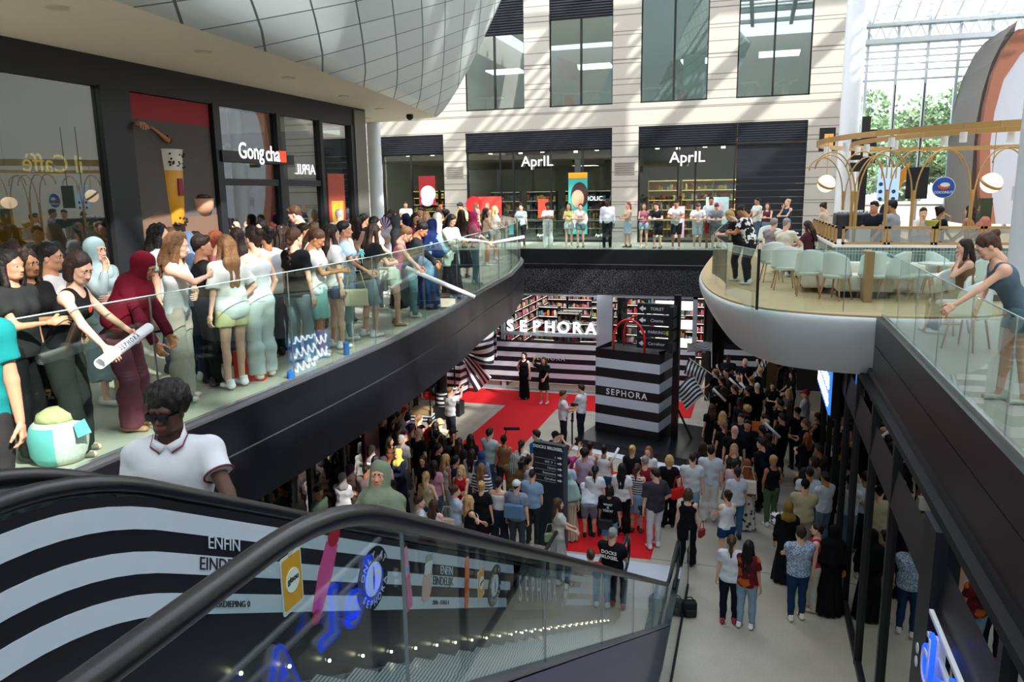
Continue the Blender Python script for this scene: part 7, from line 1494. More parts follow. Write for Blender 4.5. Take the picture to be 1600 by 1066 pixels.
# lower floor crowd
LOW = '''
497 772 -95 176 stand m t fade:k tee:4c5a4c trousers:2a2c2a 222222 res=2 | man in a dark green tee at the foot of the shop glass under the gallery
535 750 10 166 cross f m hijab:8e8a88 long:e2e0e4 abaya:d9d8de 888888 res=2 | woman in a grey headscarf and white robe seen from behind
547 736 -10 168 stand f t hijab:4a3a3a long:54403f abaya:4a3a3c 222222 | woman in a brown headscarf and robe behind the white robe
572 738 0 172 stand m t fade:k long2:8f7f80 trousers:6a5a5e 222222 res=2 | short haired person in a mauve shirt seen from behind
588 722 -30 166 stand f m long:k tee:6a5a5c trousers:333333 222222 | woman with sunlit black hair between the mauve shirt and yellow headscarf
599 724 10 168 stand f t hijab:3a3038 long:7a6470 abaya:6a5862 222222 | woman in a plum headscarf above the escalator rider in green
580 706 175 166 stand f m hijab:a09a96 long:d8d4d0 abaya:a8a4a0 222222 | woman in a grey headscarf facing the escalators
622 712 165 168 phones f m hijab:cfc05a long:1c2236 abaya:1d2338 222222 res=2 | woman in a yellow headscarf and navy dress looking at her phone
627 690 175 168 stand f t hijab:8c8f92 loose:9a9c9e skirt:5a5c60 222222 res=2 | woman in a grey headscarf, grey tee and black face mask
614 762 170 160 stand f d cap:222222 tee:blotch/c8a818/2a6a9a/5 skirt:3a6a8a 222222 res=2 | person in a dark cap and a yellow and blue patterned shirt
611 668 -60 166 phone f m long:k tank:9a6a68 jeans:333333 222222 | woman in a dusky pink top beside the dark pillar under the gallery
608 692 -60 166 film f m long:d tank:c87a50 jeans:444444 222222 | woman in an orange sleeveless top filming beside the pillar
592 652 -50 168 stand f m long:k tee:1c1c20 jeans:222222 222222 | dark haired woman in black just right of the pillar
598 632 -70 166 film f l long:b tank:6a5a50 jeans:333333 222222 | woman filming near the top of the pillar
604 598 -60 178 stand m l short:d long:14161c trousers:14161c 111111 | man in a black suit at the back beneath the gallery edge
612 612 -60 178 stand m m short:k long:181a20 trousers:181a20 111111 | man in a dark suit with a phone at the barrier
603 628 -50 168 stand f m verylong:d tee:2a2426 jeans:222222 222222 | woman with straight brown hair below the dark suits
611 640 -50 168 stand f m curly:d tee:2a2022 jeans:222222 222222 | woman with big dark curls in the shaded crowd
597 660 -40 170 stand m m fade:k tee:26304a jeans:222222 222222 | man in a navy tee in the shaded crowd
614 655 -30 168 stand f t bun:k tee:1a1a1e jeans:222222 222222 | black haired person among the shaded crowd near the trolley
622 672 -20 168 stand f m pony:d tee:8a8070 jeans:444444 222222 | woman in a taupe tee in the shaded crowd
628 665 -30 166 stand f l hijab:9c9896 long:c0388a skirt:333333 222222 | woman in a grey headscarf and magenta top
622 652 -60 168 high f l bun:b tank:b8a8a0 jeans:444444 222222 | woman in a pale top raising a red fan
637 652 0 166 stand f m bob:k tee:2a3a50 jeans:333333 222222 | woman with a black bob beside the raised fan
643 672 0 166 stand f l bun:b tank:c08a80 jeans:445566 222222 | woman with a bun and pale pink straps near the trolley
655 657 -30 170 stand f l pony:l tee:1c1e22 jeans:333333 222222 | woman with light brown hair in a black tee in front of the trolley
654 680 -20 182 stand m l - tee:16171a trousers:22242a 111111 | bald man in a black tee with his arms down
672 662 10 170 stand m m fade:k tank:e0502a jeans:333333 222222 | person with black hair in a bright orange vest
681 668 -20 168 stand f m long:k tee:222228 jeans:333333 222222 | black haired woman in front of the orange hat
687 664 -10 172 stand m l bucket:e8b080 tee:d8c8b0 jeans:444444 222222 | person in a peach sun hat at the edge of the crowd
683 682 0 168 stand f m bun:k tee:1c1c22 jeans:222222 222222 | person in black with dark hair beside the bald man
692 690 -10 166 film f m curly:d tee:2a2624 jeans:222222 222222 | curly haired woman filming with her phone
685 703 -60 166 stand f m pony:k tee:1e1a1c jeans:222222 222222 | woman with a silver hair clip in a dark top
708 680 -20 170 stand m t cap:15161a tee:15161a jeans:222222 222222 | person in a black cap and black tee below the man in a white tee
718 694 -20 168 stand f l verylong:b tee:2a2628 jeans:333333 222222 | long brown haired woman next to the black cap
736 688 -10 170 stand f m verylong:d tee:16171a jeans:222222 222222 | woman with long dark hair at the edge of the red carpet
737 712 -10 166 stand f l verylong:d tee:e6e8ee jeans:445566 222222 | woman with long dark hair in a white tee behind the blue headscarf
712 722 -20 168 stand f m bun:k tee:26385e jeans:333333 222222 | woman with black hair in a navy top between the two blondes
752 715 -15 166 stand f m hijab:2f4670 long:7a88a4 skirt:6a7890 222222 res=2 | woman in a blue headscarf and pale blue top
765 680 -25 180 phones m l short:k tee:bcd0d8 jeans:4a6a8c 222222 res=2 | young man with black hair in a pale blue shirt and jeans on the carpet edge
787 690 10 170 stand f t bun:k strap:8a5a40 jeans:2a2a30 222222 | woman with black hair up and a bare tanned back
815 697 -10 168 stand f l pony:d tank:eceff2 jeans:7a8aa0 222222 res=2 | woman with a brown ponytail in a white vest left of the directory pylon
838 682 80 178 stand m l short:d tee:2458a0 jeans:333333 222222 res=2 | bearded man in a bright blue tee behind the directory pylon
826 722 -10 166 stand f l bun:k crop:dfe4ec jeans:4a78a0 222222 | woman with black hair and a bare back in blue jeans beside the pylon
832 745 0 172 stand m l fade:d tee:9ab8dc trousers:333333 222222 | person in a pale blue shirt half hidden by the pylon
661 722 172 160 stand f l long:d tee:16171a jeans:222222 222222 res=2 | girl with long brown hair in a black tee facing the escalators
678 730 0 168 stand f l long:d tee:e0a0b8 jeans:4a6a8c 222222 res=2 | woman in a pink top with a backpack and blue jeans
697 720 -40 168 stand f t long:y tank:e8e2d8 trousers:e0dcd4 d8d8d8 res=2 | blonde woman in a cream vest with tanned arms
720 738 175 168 clasp f l long:y tank:c01828 trousers:a8a098 d8d8d8 res=2 | blonde woman in a red sleeveless top looking back towards the escalators
665 748 0 168 hip f l pony:y tank:d8c6a0 jeans:2f5a86 d8d8d8 res=2 | woman with a blonde ponytail in a beige vest and blue jeans
752 735 -8 170 stand f l verylong:l loose:stripes/2c3038/dcdde0/14 jeans:5a6a80 d8d8d8 res=2 | woman with very long light brown hair in a striped tee
752 763 0 168 stand f l bun:y tee:15161a mini:15161a 222222 res=2 | woman with a blonde bun in a short black dress
779 757 0 172 hips f l bun:d tube:eceef2 wide:1c2638 222222 res=2 | woman with a bare back, white bandeau top and navy trousers
807 762 -5 174 stand m l cap:e8e8ea tee:8a98a8 jeans:39434c 222222 res=2 | person in a white cap carrying a denim backpack
711 770 -60 168 clasp f l bun:b tee:c8dcf0 trousers:b8b4b0 d8d8d8 res=2 | woman with clipped brown hair in a pale blue tee holding a pale bag
655 787 -60 174 stand m l short:b tee:eceff2 jeans:444444 222222 res=2 | man in a white tee just above the escalator handrail
678 792 0 166 stand f l verylong:b strap:e8eaee jeans:7a7a80 222222 res=2 | woman with long brown hair and white straps above the escalator handrail
733 786 -50 166 clasp f l long:y tank:17181c mini:222428 222222 res=2 | blonde woman in a black patterned dress above the escalator handrail
868 684 -40 174 shoot m l cap:16171a tee:1c1e22 trousers:222222 222222 | person in a black cap filming beside the pylon top
884 706 -20 170 film m m short:d tee:b83a78 jeans:333333 222222 | man with dark hair in a pink shirt holding up a phone
886 726 0 166 stand f l bun:k tee:a8bce0 jeans:333333 222222 | woman in a pale lilac blue top right beside the pylon
914 712 -5 172 stand f m afro:k tee:bca8bc wide:15161a 222222 res=2 | woman with a huge black hairdo in a lilac tee and black trousers
922 700 0 168 stand f m bun:k tank:e8e8ec jeans:333333 222222 | woman with black hair behind the lilac tee
930 738 0 166 stand f l pony:k tee:e6e8ee trousers:1c2028 222222 res=2 | woman with a black ponytail in a plain white tee
944 705 0 168 stand f t bun:k tank:eceef0 jeans:2c5578 222222 res=2 | woman with dark hair up in a white vest and blue jeans holding a white roll
888 745 0 164 stand f m longhijab:a8c4be long:b8a890 abaya:pleats/9c8870/b8a68e/6 888888 res=2 | woman in a pale mint headscarf and long beige pleated dress
972 735 0 170 stand f l verylong:k tee:e8e8ec wide:141518 222222 res=2 | woman with very long black hair in a white tee and black trousers
988 706 0 170 stand f l bun:y tee:15161a trousers:15161a 222222 | woman with a pale blonde bun in a black tee
996 735 -10 164 stand f l pony:b tank:stripes/3a3e46/cfd2d6/18 mini:8aa8c8 604838 res=2 | girl with a brown ponytail in a striped top and denim skirt
1013 708 170 168 stand f l long:l tee:e8e8e8 trousers:202024 222222 | woman with wavy light brown hair facing the escalators
1008 724 0 178 stand m l fade:g polo:8c1c30 trousers:d8d4cc 222222 res=2 | balding man in a dark red polo and light trousers
1046 722 5 174 stand f l bob:y tee:101114 wide:101114 222222 res=2 | woman with a blonde bob all in black carrying a red bag
1082 720 5 178 stand m l fade:d tee:d4dee6 jeans:8ab0d0 d8d8d8 res=2 | man with cropped hair in a very pale blue tee
1098 700 20 168 stand f m long:d tee:2a2a30 trousers:1c1c20 222222 | dark haired woman beside the striped plinth stripes
1111 708 5 184 stand m l short:k tee:d0dbe4 wide:e8e6e0 d8d8d8 res=2 | tall man in a pale tee and wide white trousers
1147 704 175 168 stand f l long:y tank:2a3a2c skirt:8a8070 888888 | woman with long fair hair in a dark floral top looking back
1148 728 -20 166 stand f l bun:d tee:d8b8c0 jeans:4a5a80 222222 | woman in a pale pink tee behind the orange printed one
1152 741 20 170 stand f m bun:d tee:d6e0ee jeans:3f6f9c 222222 res=2 | woman with a dark bun in a pale tee and blue jeans
1167 728 0 168 stand f l long:r tee:9a5a30 abaya:dots/3a3a3a/c4c2ba/9 222222 res=2 | auburn haired woman with a cream backpack and a spotted long skirt
1137 778 35 168 cross f l bun:d tank:f0f2f6 shorts:1c3a68 c8b8a0 res=2 | woman with pushed up sunglasses in a white sleeveless top and navy shorts
1208 722 30 170 pocket f t bun:y tank:14161a trousers:55704f e8e8e8 res=2 | woman with a curly blonde bun in a black vest and olive green trousers
1256 742 -30 168 clasp f m long:k tee:121316 trousers:1a1a1e 222222 | dark haired woman in black hugging the man in a white tee
1265 742 10 176 stand m t short:k tee:dbe6f0 jeans:26303c 222222 res=2 | dark haired man in a white tee being hugged
1258 762 5 180 hold m l cap:14151a tee:cfc29c bermuda:a89c88 222222 res=2 | man in a black cap and beige tee standing by the dark glass
1232 796 5 168 stand f t hijab:8a7030 long:121318 abaya:121318 222222 res=2 | woman in a gold patterned headscarf and black dress carrying white flowers
1290 750 40 174 hold m t short:k tee:e0e8f0 jeans:6a86a0 222222 res=2 | young man in a white tee and pale jeans next to the dark glass
1272 724 50 166 phones f m bob:d loose:d8c4c0 trousers:4a4a4a 222222 | woman with a dark bob in a pale pink blouse with a phone
1280 706 40 172 stand m t fade:k tee:4a4440 trousers:222222 222222 | man with cropped hair in a dark shirt below the ginger woman
1261 686 40 168 phones f l long:r tee:121316 trousers:15161a 222222 | ginger haired woman in a black tee using her phone
1143 850 0 168 stand f l pony:b tee:e4e9f2 trousers:141c2c a03040 res=3 | woman with a wavy brown ponytail in a white tee and navy trousers near the rucksack
1170 858 -12 166 stand f m verylong:k tee:blotch/5c1220/b0561e/7 jeans:8fb0c8 e8ecec res=3 | woman with very long black hair in a maroon and orange football shirt and light jeans
1251 838 14 178 cross m l short:d tee:blotch/6f86a2/b4c4d4/42 jeans:1d3c60 e8e0d0 fat=1.08 res=3 | man in a small patterned blue shirt and navy jeans with folded arms
1277 830 80 172 stand f l bun:d tank:b03048 trousers:cfcfc0 c8b8a0 fat=1.12 res=3 | woman in glasses, a coral red top and cream trousers talking by the dark glass
1303 835 10 172 stand f t longhijab:0c0c10 long:0c0c10 abaya:0c0c10 111111 res=2 | person draped wholly in black right against the dark glass
1075 775 -5 170 stand f l bob:b strap:101115 wide:101115 222222 res=3 | woman with a brown bob in a black jumpsuit walking past the escalator foot
1138 562 175 182 cross m d fade:k tee:141c22 trousers:111111 111111 | broad man with folded arms in front of the striped screen
1164 568 175 186 stand m l - tee:101216 trousers:101014 111111 fat=1.2 | heavy bald man in black in front of the striped screen
1117 584 60 168 onehigh f l bun:l tee:14141a trousers:111111 222222 | woman in black raising a flag pole left of the team
1135 583 120 168 stand f l short:k tee:16161c trousers:111111 222222 | person in black under the man with folded arms
1127 596 60 168 stand f m bun:k tee:15151a trousers:111111 222222 | dark haired team member near the lowest flag
1138 597 150 166 stand f d bun:k tee:141418 trousers:111111 222222 | dark skinned woman in the black clothed team
1155 590 150 168 clasp f l bun:k tee:141418 trousers:111111 222222 | woman in black holding a rolled white paper below the bald man
1174 596 40 168 film f l bun:l tee:101014 trousers:111111 222222 | team member in black with light brown hair filming
1187 582 60 170 high f l bun:y tee:121216 trousers:111111 222222 | fair haired team member holding the slanted flag
1118 612 60 168 stand f l bob:d tee:121216 trousers:111111 222222 | woman in black with a brown bob at the left of the team
1130 612 20 170 stand m m curly:d tee:101012 trousers:111111 222222 | curly haired team member with a printed black tee seen from behind
1147 609 60 168 hold f l pony:b tee:121216 trousers:111111 222222 | woman in black clapping a white roll in the middle of the team
1168 612 60 168 stand f m bun:k tee:141418 trousers:111111 222222 | woman in black with rosy cheeks in the middle of the team
1183 607 30 176 stand m l fade:w tee:101014 trousers:111111 222222 | grey blond man in black seen from behind
1156 630 140 166 stand f d bun:k tank:141418 trousers:111111 222222 | dark skinned girl in a black vest in the team
1167 643 60 168 stand f d afro:y tee:141014 trousers:111111 222222 | person with dyed yellow curls in the team
1112 640 20 170 phone f l long:b tee:101014 mini:101014 222222 | woman in a black tee and skirt at the left corner of the team
1129 652 0 168 stand f l curly:y tee:101014 trousers:111111 222222 | woman with a mass of blond crimped curls seen from behind
1132 668 20 170 stand f l pony:l tee:10131c trousers:111111 222222 | woman with a white hair scrunchie in a dark tee
1158 656 150 178 phones m l short:d long:14161c trousers:111111 111111 | man in a dark shirt looking down at his hands
1148 676 0 186 stand m l - tee:0f1013 trousers:111111 111111 fat=1.15 | broad bald man in a black tee seen from behind in the middle of the team
1168 666 165 180 stand m m short:k long:12151c trousers:12151c 111111 | man with black hair in a dark suit and open white collar
1207 605 170 168 clasp f l long:k tee:121216 abaya:111114 222222 | woman with long black hair in a black dress standing apart behind the team
1232 616 110 166 clasp f l long:y loose:5a5048 trousers:26262a 222222 | blonde woman in a taupe blouse beside the loudspeaker
1230 564 170 176 shoot m m short:k tee:2a3038 trousers:111111 111111 | man in dark grey filming beneath the white hull
1236 573 150 170 stand f d bun:k tee:121216 trousers:111111 222222 | dark skinned woman in black under the white hull
1238 588 110 168 hold f l long:k tee:121216 trousers:111111 222222 | woman with long black hair in black beside the loudspeaker
1259 618 75 180 cross m l cap:a82a38 tee:c4c6c4 jeans:3a4048 222222 res=2 | man in a red cap and light grey tee with folded arms
1194 656 40 168 stand f l pony:k tee:121216 trousers:111111 222222 | woman in black next to the orange folder
1196 664 50 166 stand f l bun:y tee:14141a trousers:111111 222222 | blonde woman holding up an orange folder
1190 674 40 168 stand f m pony:k long:16181c trousers:111111 222222 | dark haired woman in a black jacket below the orange folder
1219 634 60 178 stand m m short:k tee:121216 trousers:111111 111111 | bearded man in black with a lanyard
1222 656 60 182 stand m m short:k tee:0f1012 trousers:111111 111111 fat=1.1 | bearded heavy man in a black tee on the right of the team
1201 688 50 178 stand m d fade:k long:101216 trousers:111111 111111 | dark skinned man in a dark suit in the right of the team
1190 696 60 182 back m l short:d long:0f1218 trousers:0f1218 111111 res=2 | dark haired man in a black suit and white collar holding his hands together
1246 646 20 176 stand m m cap:101114 tee:141417 trousers:111111 111111 | man in a black cap seen from behind near the dark glass
1258 664 70 168 phones f l pony:l tee:121216 trousers:111111 222222 | woman with light brown hair in a black tee near the dark glass
1277 654 70 168 phones f m bun:k tank:15161a skirt:c8bfae 222222 | woman in a black halter top and cream skirt against the dark glass
1226 560 160 172 stand f m long:k tee:16161a trousers:111111 222222 | woman in black far back in the dark passage
'''
crowd(LOW, 'L', 'crowd on the ground floor')
EXTRA = '''
641 562 -100 168 sit f l long:y tank:d8b890 shorts:e0c8a8 d8c0a8 | woman in a beige dress sitting on the chairs beneath the gallery edge
669 552 -120 176 sit m l short:d long:e8ecf0 trousers:4a5458 222222 | man in a white shirt sitting beside the striped wall
'''
crowd(EXTRA, 'L', None)
# ---------------------------------------------------------------- named figures on the ground floor
def low(px, py, lab, h=1.7, face=0, **k): x, y = at(px, py, 0); return person(lab, x, y, 0, face, h, **k)
low(650, 640, 'man in a white shirt and dark green trousers standing by the black topped trolley', 1.78, -60, pose='hold', fem=False, skin='m', hair=('fade', 'k'), top=('long', '#e9eef2'), bot=('trousers', '#3b4a48'), shoes='#222222')
low(690+15, 693, 'man in a white tee photographing the red carpet with his phone', 1.80, -30, pose='film', fem=False, skin='l', hair=('short', 'l'), top=('tee', '#e9ecf2'), bot=('jeans', '#333a44'), res=2)
mx_, my_ = at(820, 624); person('model with a black bob in a long black strapless gown with a striped train', mx_, my_, .014, 170, 1.80, 'hip', True, 'p', ('bob', 'k'), ('strap', '#0f0f12'), ('gown', '#0f0f12'), '#111111', res=2)
mx_, my_ = at(850, 632); person('model in a black and white number jersey, tiny skirt and red and white boots', mx_, my_, .014, 175, 1.76, 'onehigh', True, 'm', ('long', 'b'), ('loose', '#17171b'), ('mini', '#1b1b1f'), '#e8e8ec', res=2)
low(908, 690, 'doorman in a white shirt, dark tie and black trousers holding a rope post', 1.82, 75, pose='hold', fem=False, skin='l', hair=('short', 'd'), top=('long', '#eceff4'), bot=('trousers', '#1e2230'), shoes='#101010', res=2)
low(880, 700, 'cameraman in a printed white tee holding a stabilised camera on the carpet', 1.80, -70, pose='phones', fem=False, skin='m', hair=('short', 'b'), top=('tee', '#e9ebf2'), bot=('trousers', '#1c1e24'), shoes='#222222', res=2)
x, y = atY(709, 562, 28.35)[0], 28.45; person('disc jockey in a white tee and headphones behind the striped desk', x, y, 0, 165, 1.80, 'work', False, 'm', ('curly', 'b'), ('tee', '#e4eaee'), ('jeans', '#33404c'), '#e8e8e8', hp=.4)
low(805, 820, 'television cameraman with grey hair and a brown shirt shouldering a big black camera', 1.74, 5, pose='shoot', fem=False, skin='m', hair=('curly', 'g'), top=('tee', '#7f6238'), bot=('trousers', '#3a3a36'), res=2)
x, y = at(1023, 745, 1.68); person('young man in a printed charcoal tee and white trousers with a camera on his hip', x, y, 0, 35, 1.82, 'hip', False, 'l', ('short', 'd'), ('loose', '#3e3b44'), ('trousers', '#dcdde0'), '#e4e6ea', res=3, hy=.5)
x, y = at(921, 775, 1.0); person('boy in a pale tee and grey shorts bending down on the red carpet', x, y, .014, 5, 1.62, 'bend', False, 'l', ('short', 'b'), ('tee', '#dde3ef'), ('bermuda', '#8694a8'), '#1c1c20', res=2)
x, y = at(953, 768, 1.50); rb = person('child with black hair in a black printed tee and a black shoulder bag', x, y, .014, -5, 1.58, 'stand', False, 'm', ('bob', 'k'), ('loose', '#121318'), ('bermuda', '#6a90c0'), '#222222', res=3)
# escalator riders and the guard at the foot
def step_z(y): return min(UP, at_rail(y)-1.0)
POSES['ride'] = dict(R='side', L=((.34, .34, 1.02), (.8, -.6, -.3)), lean=.05, feet=((.10, .02), (-.10, -.04)))
px_ = -3.02; py_ = 3.30
rp = person('young man with an afro, sunglasses and a white polo shirt riding the far escalator', px_, py_, step_z(py_)-.12, -155, 1.74, dict(R='side', L=((.40, .34, 1.04), (.8, -.6, -.3)), lean=.05), False, 'd', ('afro', 'k'), ('tee', '#e3e6ec'), ('trousers', '#26282e'), '#e8e8e8', hy=-.25, res=3)
person('woman in a sage green headscarf and robe riding the far escalator', -3.05, 5.72, step_z(5.72), -170, 1.66, 'stand', True, 'm', ('longhijab', '#7d8a72'), ('long', '#78856d'), ('abaya', '#78856d'), '#444444', res=3, hp=-.3)
x, y = at(872, 788, 1.58); person('girl with a green shoulder bag and grey dress resting her hand on the escalator newel', x, y, 0, -60, 1.66, 'hold', True, 'l', ('long', 'b'), ('tee', '#cfccc4'), ('dress', '#b0b0ac'), '#e0e0e0', res=3)
x, y = at(957, 842, 1.60); gd = person('balding guard in a black tee lettered DOCKS BRUXSEL between the escalator newels', x, y, .0, -12, 1.76, 'hold', False, 'l', ('fade', 'g'), ('tee', '#111216'), ('trousers', '#14161c'), '#111111', fat=1.12, res=3)
x, y = at(928, 880, 1.40); person('boy in a red shirt and pale jeans waiting behind the escalator glass', x-.1, y+.2, 0, 20, 1.50, 'stand', False, 'l', ('short', 'b'), ('tee', '#a03a30'), ('jeans', '#8fb0bc'), '#e8e8e8')
tm = person('person in a teal tee at the top of the far escalator', -4.15, 3.05, UP, -150, 1.70, 'stand', False, 'm', ('short', 'd'), ('tee', '#1a8c8c'), ('trousers', '#333333'), '#e8e8e8', res=3)
# ---------------------------------------------------------------- right gallery and cafe
POSES['reach'] = dict(R=((.05, .32, 1.10), (.8, 0, -1)), L=((.10, .72, .80), (.3, 0, -1)), lean=.52, pz=.91, feet=((.08, .02), (-.10, -.14)))
wr = person('woman in a grey blue vest with a claw clip leaning over the right gallery glass', 2.42, 8.5, UP, 92, 1.72, 'reach', True, 'l', ('bun', 'b'), ('tank', '#5b6f7e'), ('shorts', '#5f7d88'), '#cfd8d2', hp=.3, res=3)
def cafe(px, Y, lab, h=1.70, face=180, z=UP, **k): x = atY(px, 350, Y)[0]; return person(lab, x, Y, z, face, h, **k)
POSES['sitchair'] = POSES['sit']
cafe(1226, 19.6, 'seated man in a cream shirt at the marble table by the counter corner', 1.76, -35, pose='sittables', fem=False, skin='l', hair=('fade', 'g'), top=('polo', '#ece2cc'), bot=('trousers', '#2c3440'), res=2)
cafe(1207, 20.6, 'seated person in a mauve grey shirt behind the cream shirt', 1.72, -30, pose='sittables', fem=False, skin='l', hair=('short', 'g'), top=('tee', '#9c8a90'), bot=('trousers', '#444444'))
cafe(1268, 20.2, 'seated woman with long dark brown hair bowed over the small cafe table', 1.66, 60, pose='sittables', fem=True, skin='m', hair=('verylong', 'd'), top=('tee', '#55303a'), bot=('jeans', '#2f4a7a'), hp=.3)
x, y = 2.0-3.35, 17.9
cafe(1172, 18.2, 'man in a black and white patterned shirt leaning his arms on the hull railing', 1.80, 70, pose='rail', fem=False, skin='t', hair=('fade', 'k'), top=('tee', patmat('blotch', '#1c1c20', '#e8e8e6', 9)), bot=('trousers', '#23262b'), res=2, hp=.4)
cafe(1153, 18.9, 'person with a blonde curly crop leaning on the hull railing', 1.68, 80, pose='rail', fem=True, skin='l', hair=('bun', 'y'), top=('tee', '#1a1a1e'), bot=('trousers', '#222222'), res=2, hp=.5)
cafe(1289, 24.0, 'woman with a dark bun bending over a table beside the left white column', 1.68, 60, pose='work', fem=True, skin='l', hair=('bun', 'd'), top=('tee', '#d8c0b0'), bot=('trousers', '#333333'), hp=.3)
BAR = [(1366, 18.9, 1.78, 150, 'short', 'k', 'm', False, '#1c222c', 'barman with a moustache in a black tee behind the tiled counter'), (1379, 19.9, 1.70, -60, 'long', 'k', 'm', True, '#222226', 'dark haired woman in black behind the barman'),
       (1396, 18.7, 1.80, 60, 'short', 'k', 't', False, '#a4aab2', 'man in a grey tee turning away behind the tiled counter'), (1441, 18.6, 1.64, 175, 'fade', 'd', 'l', False, '#e8e8e4', 'young man in a white tee raising a hand to his forehead behind the counter'),
       (1464, 18.8, 1.66, -60, 'bun', 'k', 't', True, '#1c1c20', 'woman with a dark bun in a black tee behind the counter'), (1541, 18.5, 1.74, 80, 'bun', 'k', 't', True, '#d88a74', 'woman in a coral blouse and glasses behind the counter'), (1518, 19.6, 1.66, 60, 'long', 'd', 'l', True, '#d09078', 'person in a coral blouse half hidden behind a gold arch post')]
for px, Y, h, f, hk, hcol, sk, fm, c, lab in BAR: cafe(px, Y, lab, h, f, pose='chin' if 'forehead' in lab else 'work', fem=fm, skin=sk, hair=(hk, hcol), top=('tee', c), bot=('trousers', '#333333'), res=2)
cafe(1519, 12.6, 'seated woman in brown with dark red hair drinking at the round table', 1.68, 100, pose='sittable', fem=True, skin='l', hair=('long', 'd'), top=('tank', '#8a6a50'), bot=('trousers', '#3a3430'), res=2)
# ================================================================ THINGS PEOPLE HOLD OR WEAR
def tube_between(a, b, r, lab, name='rolled_poster', m=None, cat='rolled poster', writing=None):
    a = Vector(a); b = Vector(b); d = (b-a); o = MB().tube([tuple(a), tuple(b)], r, 14, cap=False).build(name, m or mat('#eceef0', .5, name='paper'), smooth=True, solid=.003)
    tag(o, lab, cat)
    if writing:
        x = d.normalized(); z = (Vector((0, 0, CH))-(a+b)/2); z = (z-x*z.dot(x)).normalized(); y = z.cross(x)
        text(writing, r*1.3, wm(tuple(x), tuple(y), tuple(z), tuple((a+b)/2+z*(r+.002))), mat('#33353a', .6), 'poster_lettering', o, .002, space=1.6)
    return o
hr, hl = hand_at(r1, 'R', (0, 0, -.08)), hand_at(r1, 'L', (0, 0, -.08)); d = (hl-hr).normalized()
tube_between(hr-d*.20, hl+d*.22, .042, 'rolled white SEPHORA poster gripped by the woman in the black sleeveless top', writing='SEPHORA')
h_ = hand_at(r3, 'R', (0, 0, -.07)); tube_between(h_+Vector((-.25, -.12, .10)), h_+Vector((.75, .35, -.42)), .035, 'long rolled white poster held out over the rail by the girl in pink')
h_ = hand_at(r4, 'R', (0, 0, -.07)); tube_between(h_+Vector((-.15, .0, -.02)), h_+Vector((.75, .25, .15)), .035, 'long rolled white poster held out by the woman in the pink headscarf')
x, y = gal(716, .12); 
def disc(p, n, r, lab):
    o = MB().lathe([(.001, 0), (r, 0), (r, .003), (.001, .004)], 18).build('round_sticker', mat('#f03820', .5)); tag(o, lab, 'sticker', None); o.matrix_world = Matrix.Translation(p) @ Vector(n).to_track_quat('Z', 'Y').to_matrix().to_4x4(); return o
def on_chest(r, dx, dz, out=.155):
    o, J, M = r; p = J['C']+J['R'] @ np.array([dx, out, dz]); n = J['R'] @ np.array([0, 1, .15]); return M @ Vector(p), (M.to_3x3() @ Vector(n)).normalized()
p, n_ = on_chest(r1, .03, .06, .150); disc(p, n_, .035, 'round orange sticker on the chest of the woman leaning in black')
# rings of eyewear: sunglasses
def shades(r, lab, m='#0c0c10', par=None):
    o, J, M = r; F = M @ Matrix.Translation(Vector(J['H'])) @ Matrix(J['HR'].tolist()).to_4x4()
    b = MB()
    for s in (-1, 1): b.prism([(s*.033+px, .088+pz) for px, pz in ((-.029, .016), (.029, .016), (.027, -.012), (.012, -.022), (-.012, -.022), (-.027, -.012))], .103, .110, axis='y'); b.bar((s*.062, .104, .098), (s*.078, .0, .095), .006, .012)
    b.bar((-.02, .108, .097), (.02, .108, .097), .006, .008)
    q = b.build('sunglasses', mat(m, .12, name='sunglass plastic', spec=.6)); q.matrix_world = F; return tag(q, lab, 'sunglasses')
shades(rp, 'black flat topped sunglasses worn by the young man in the polo shirt')
# polo collar and trim on the rider
o, J, M = rp
def ring_at(C, R, rx, ry, w, m, name, parent, tiltx=0):
    b = MB(); P = [(rx*math.cos(a), ry*math.sin(a), w*math.sin(a)) for a in [k*2*PI/28 for k in range(29)]]; b.tube(P, .007, 6); q = b.build(name, m, parent, True); q.location = C; q.rotation_euler = Matrix(R.tolist()).to_euler(); return q
col = MB()
for s in (-1, 1): col.add([(s*.004, .088, -.075), (s*.066, .062, -.045), (s*.070, .0, -.012), (s*.058, -.055, .005), (s*.062, -.055, -.03), (s*.086, .0, -.05), (s*.080, .08, -.085), (s*.030, .105, -.115)], [(0, 1, 6, 7), (1, 2, 5, 6), (2, 3, 4, 5)])
q = col.build('collar', clothmat('#e3e6ec'), o, True, solid=.006); q.location = J['H']+np.array([0, -.01, .0]); tr = MB()
for s in (-1, 1): tr.tube([(s*.030, .106, -.112), (s*.080, .082, -.083), (s*.087, .0, -.048), (s*.063, -.056, -.028)], .0045, 6)
tr.build('collar_trim', mat('#6a2338', .6), q, True)
for c in 'RL':
    E_, S_ = J['E'+c], J['S'+c]; d = (E_-S_)/np.linalg.norm(E_-S_); pc = S_+(E_-S_)*.565; b = MB(); b.tube([(.079*math.cos(a), .079*math.sin(a), 0) for a in [k*2*PI/24 for k in range(25)]], .006, 6)
    q = b.build('sleeve_trim', mat('#6a2338', .6), o, True); q.location = pc; q.rotation_euler = Vector(d).to_track_quat('Z', 'Y').to_euler()
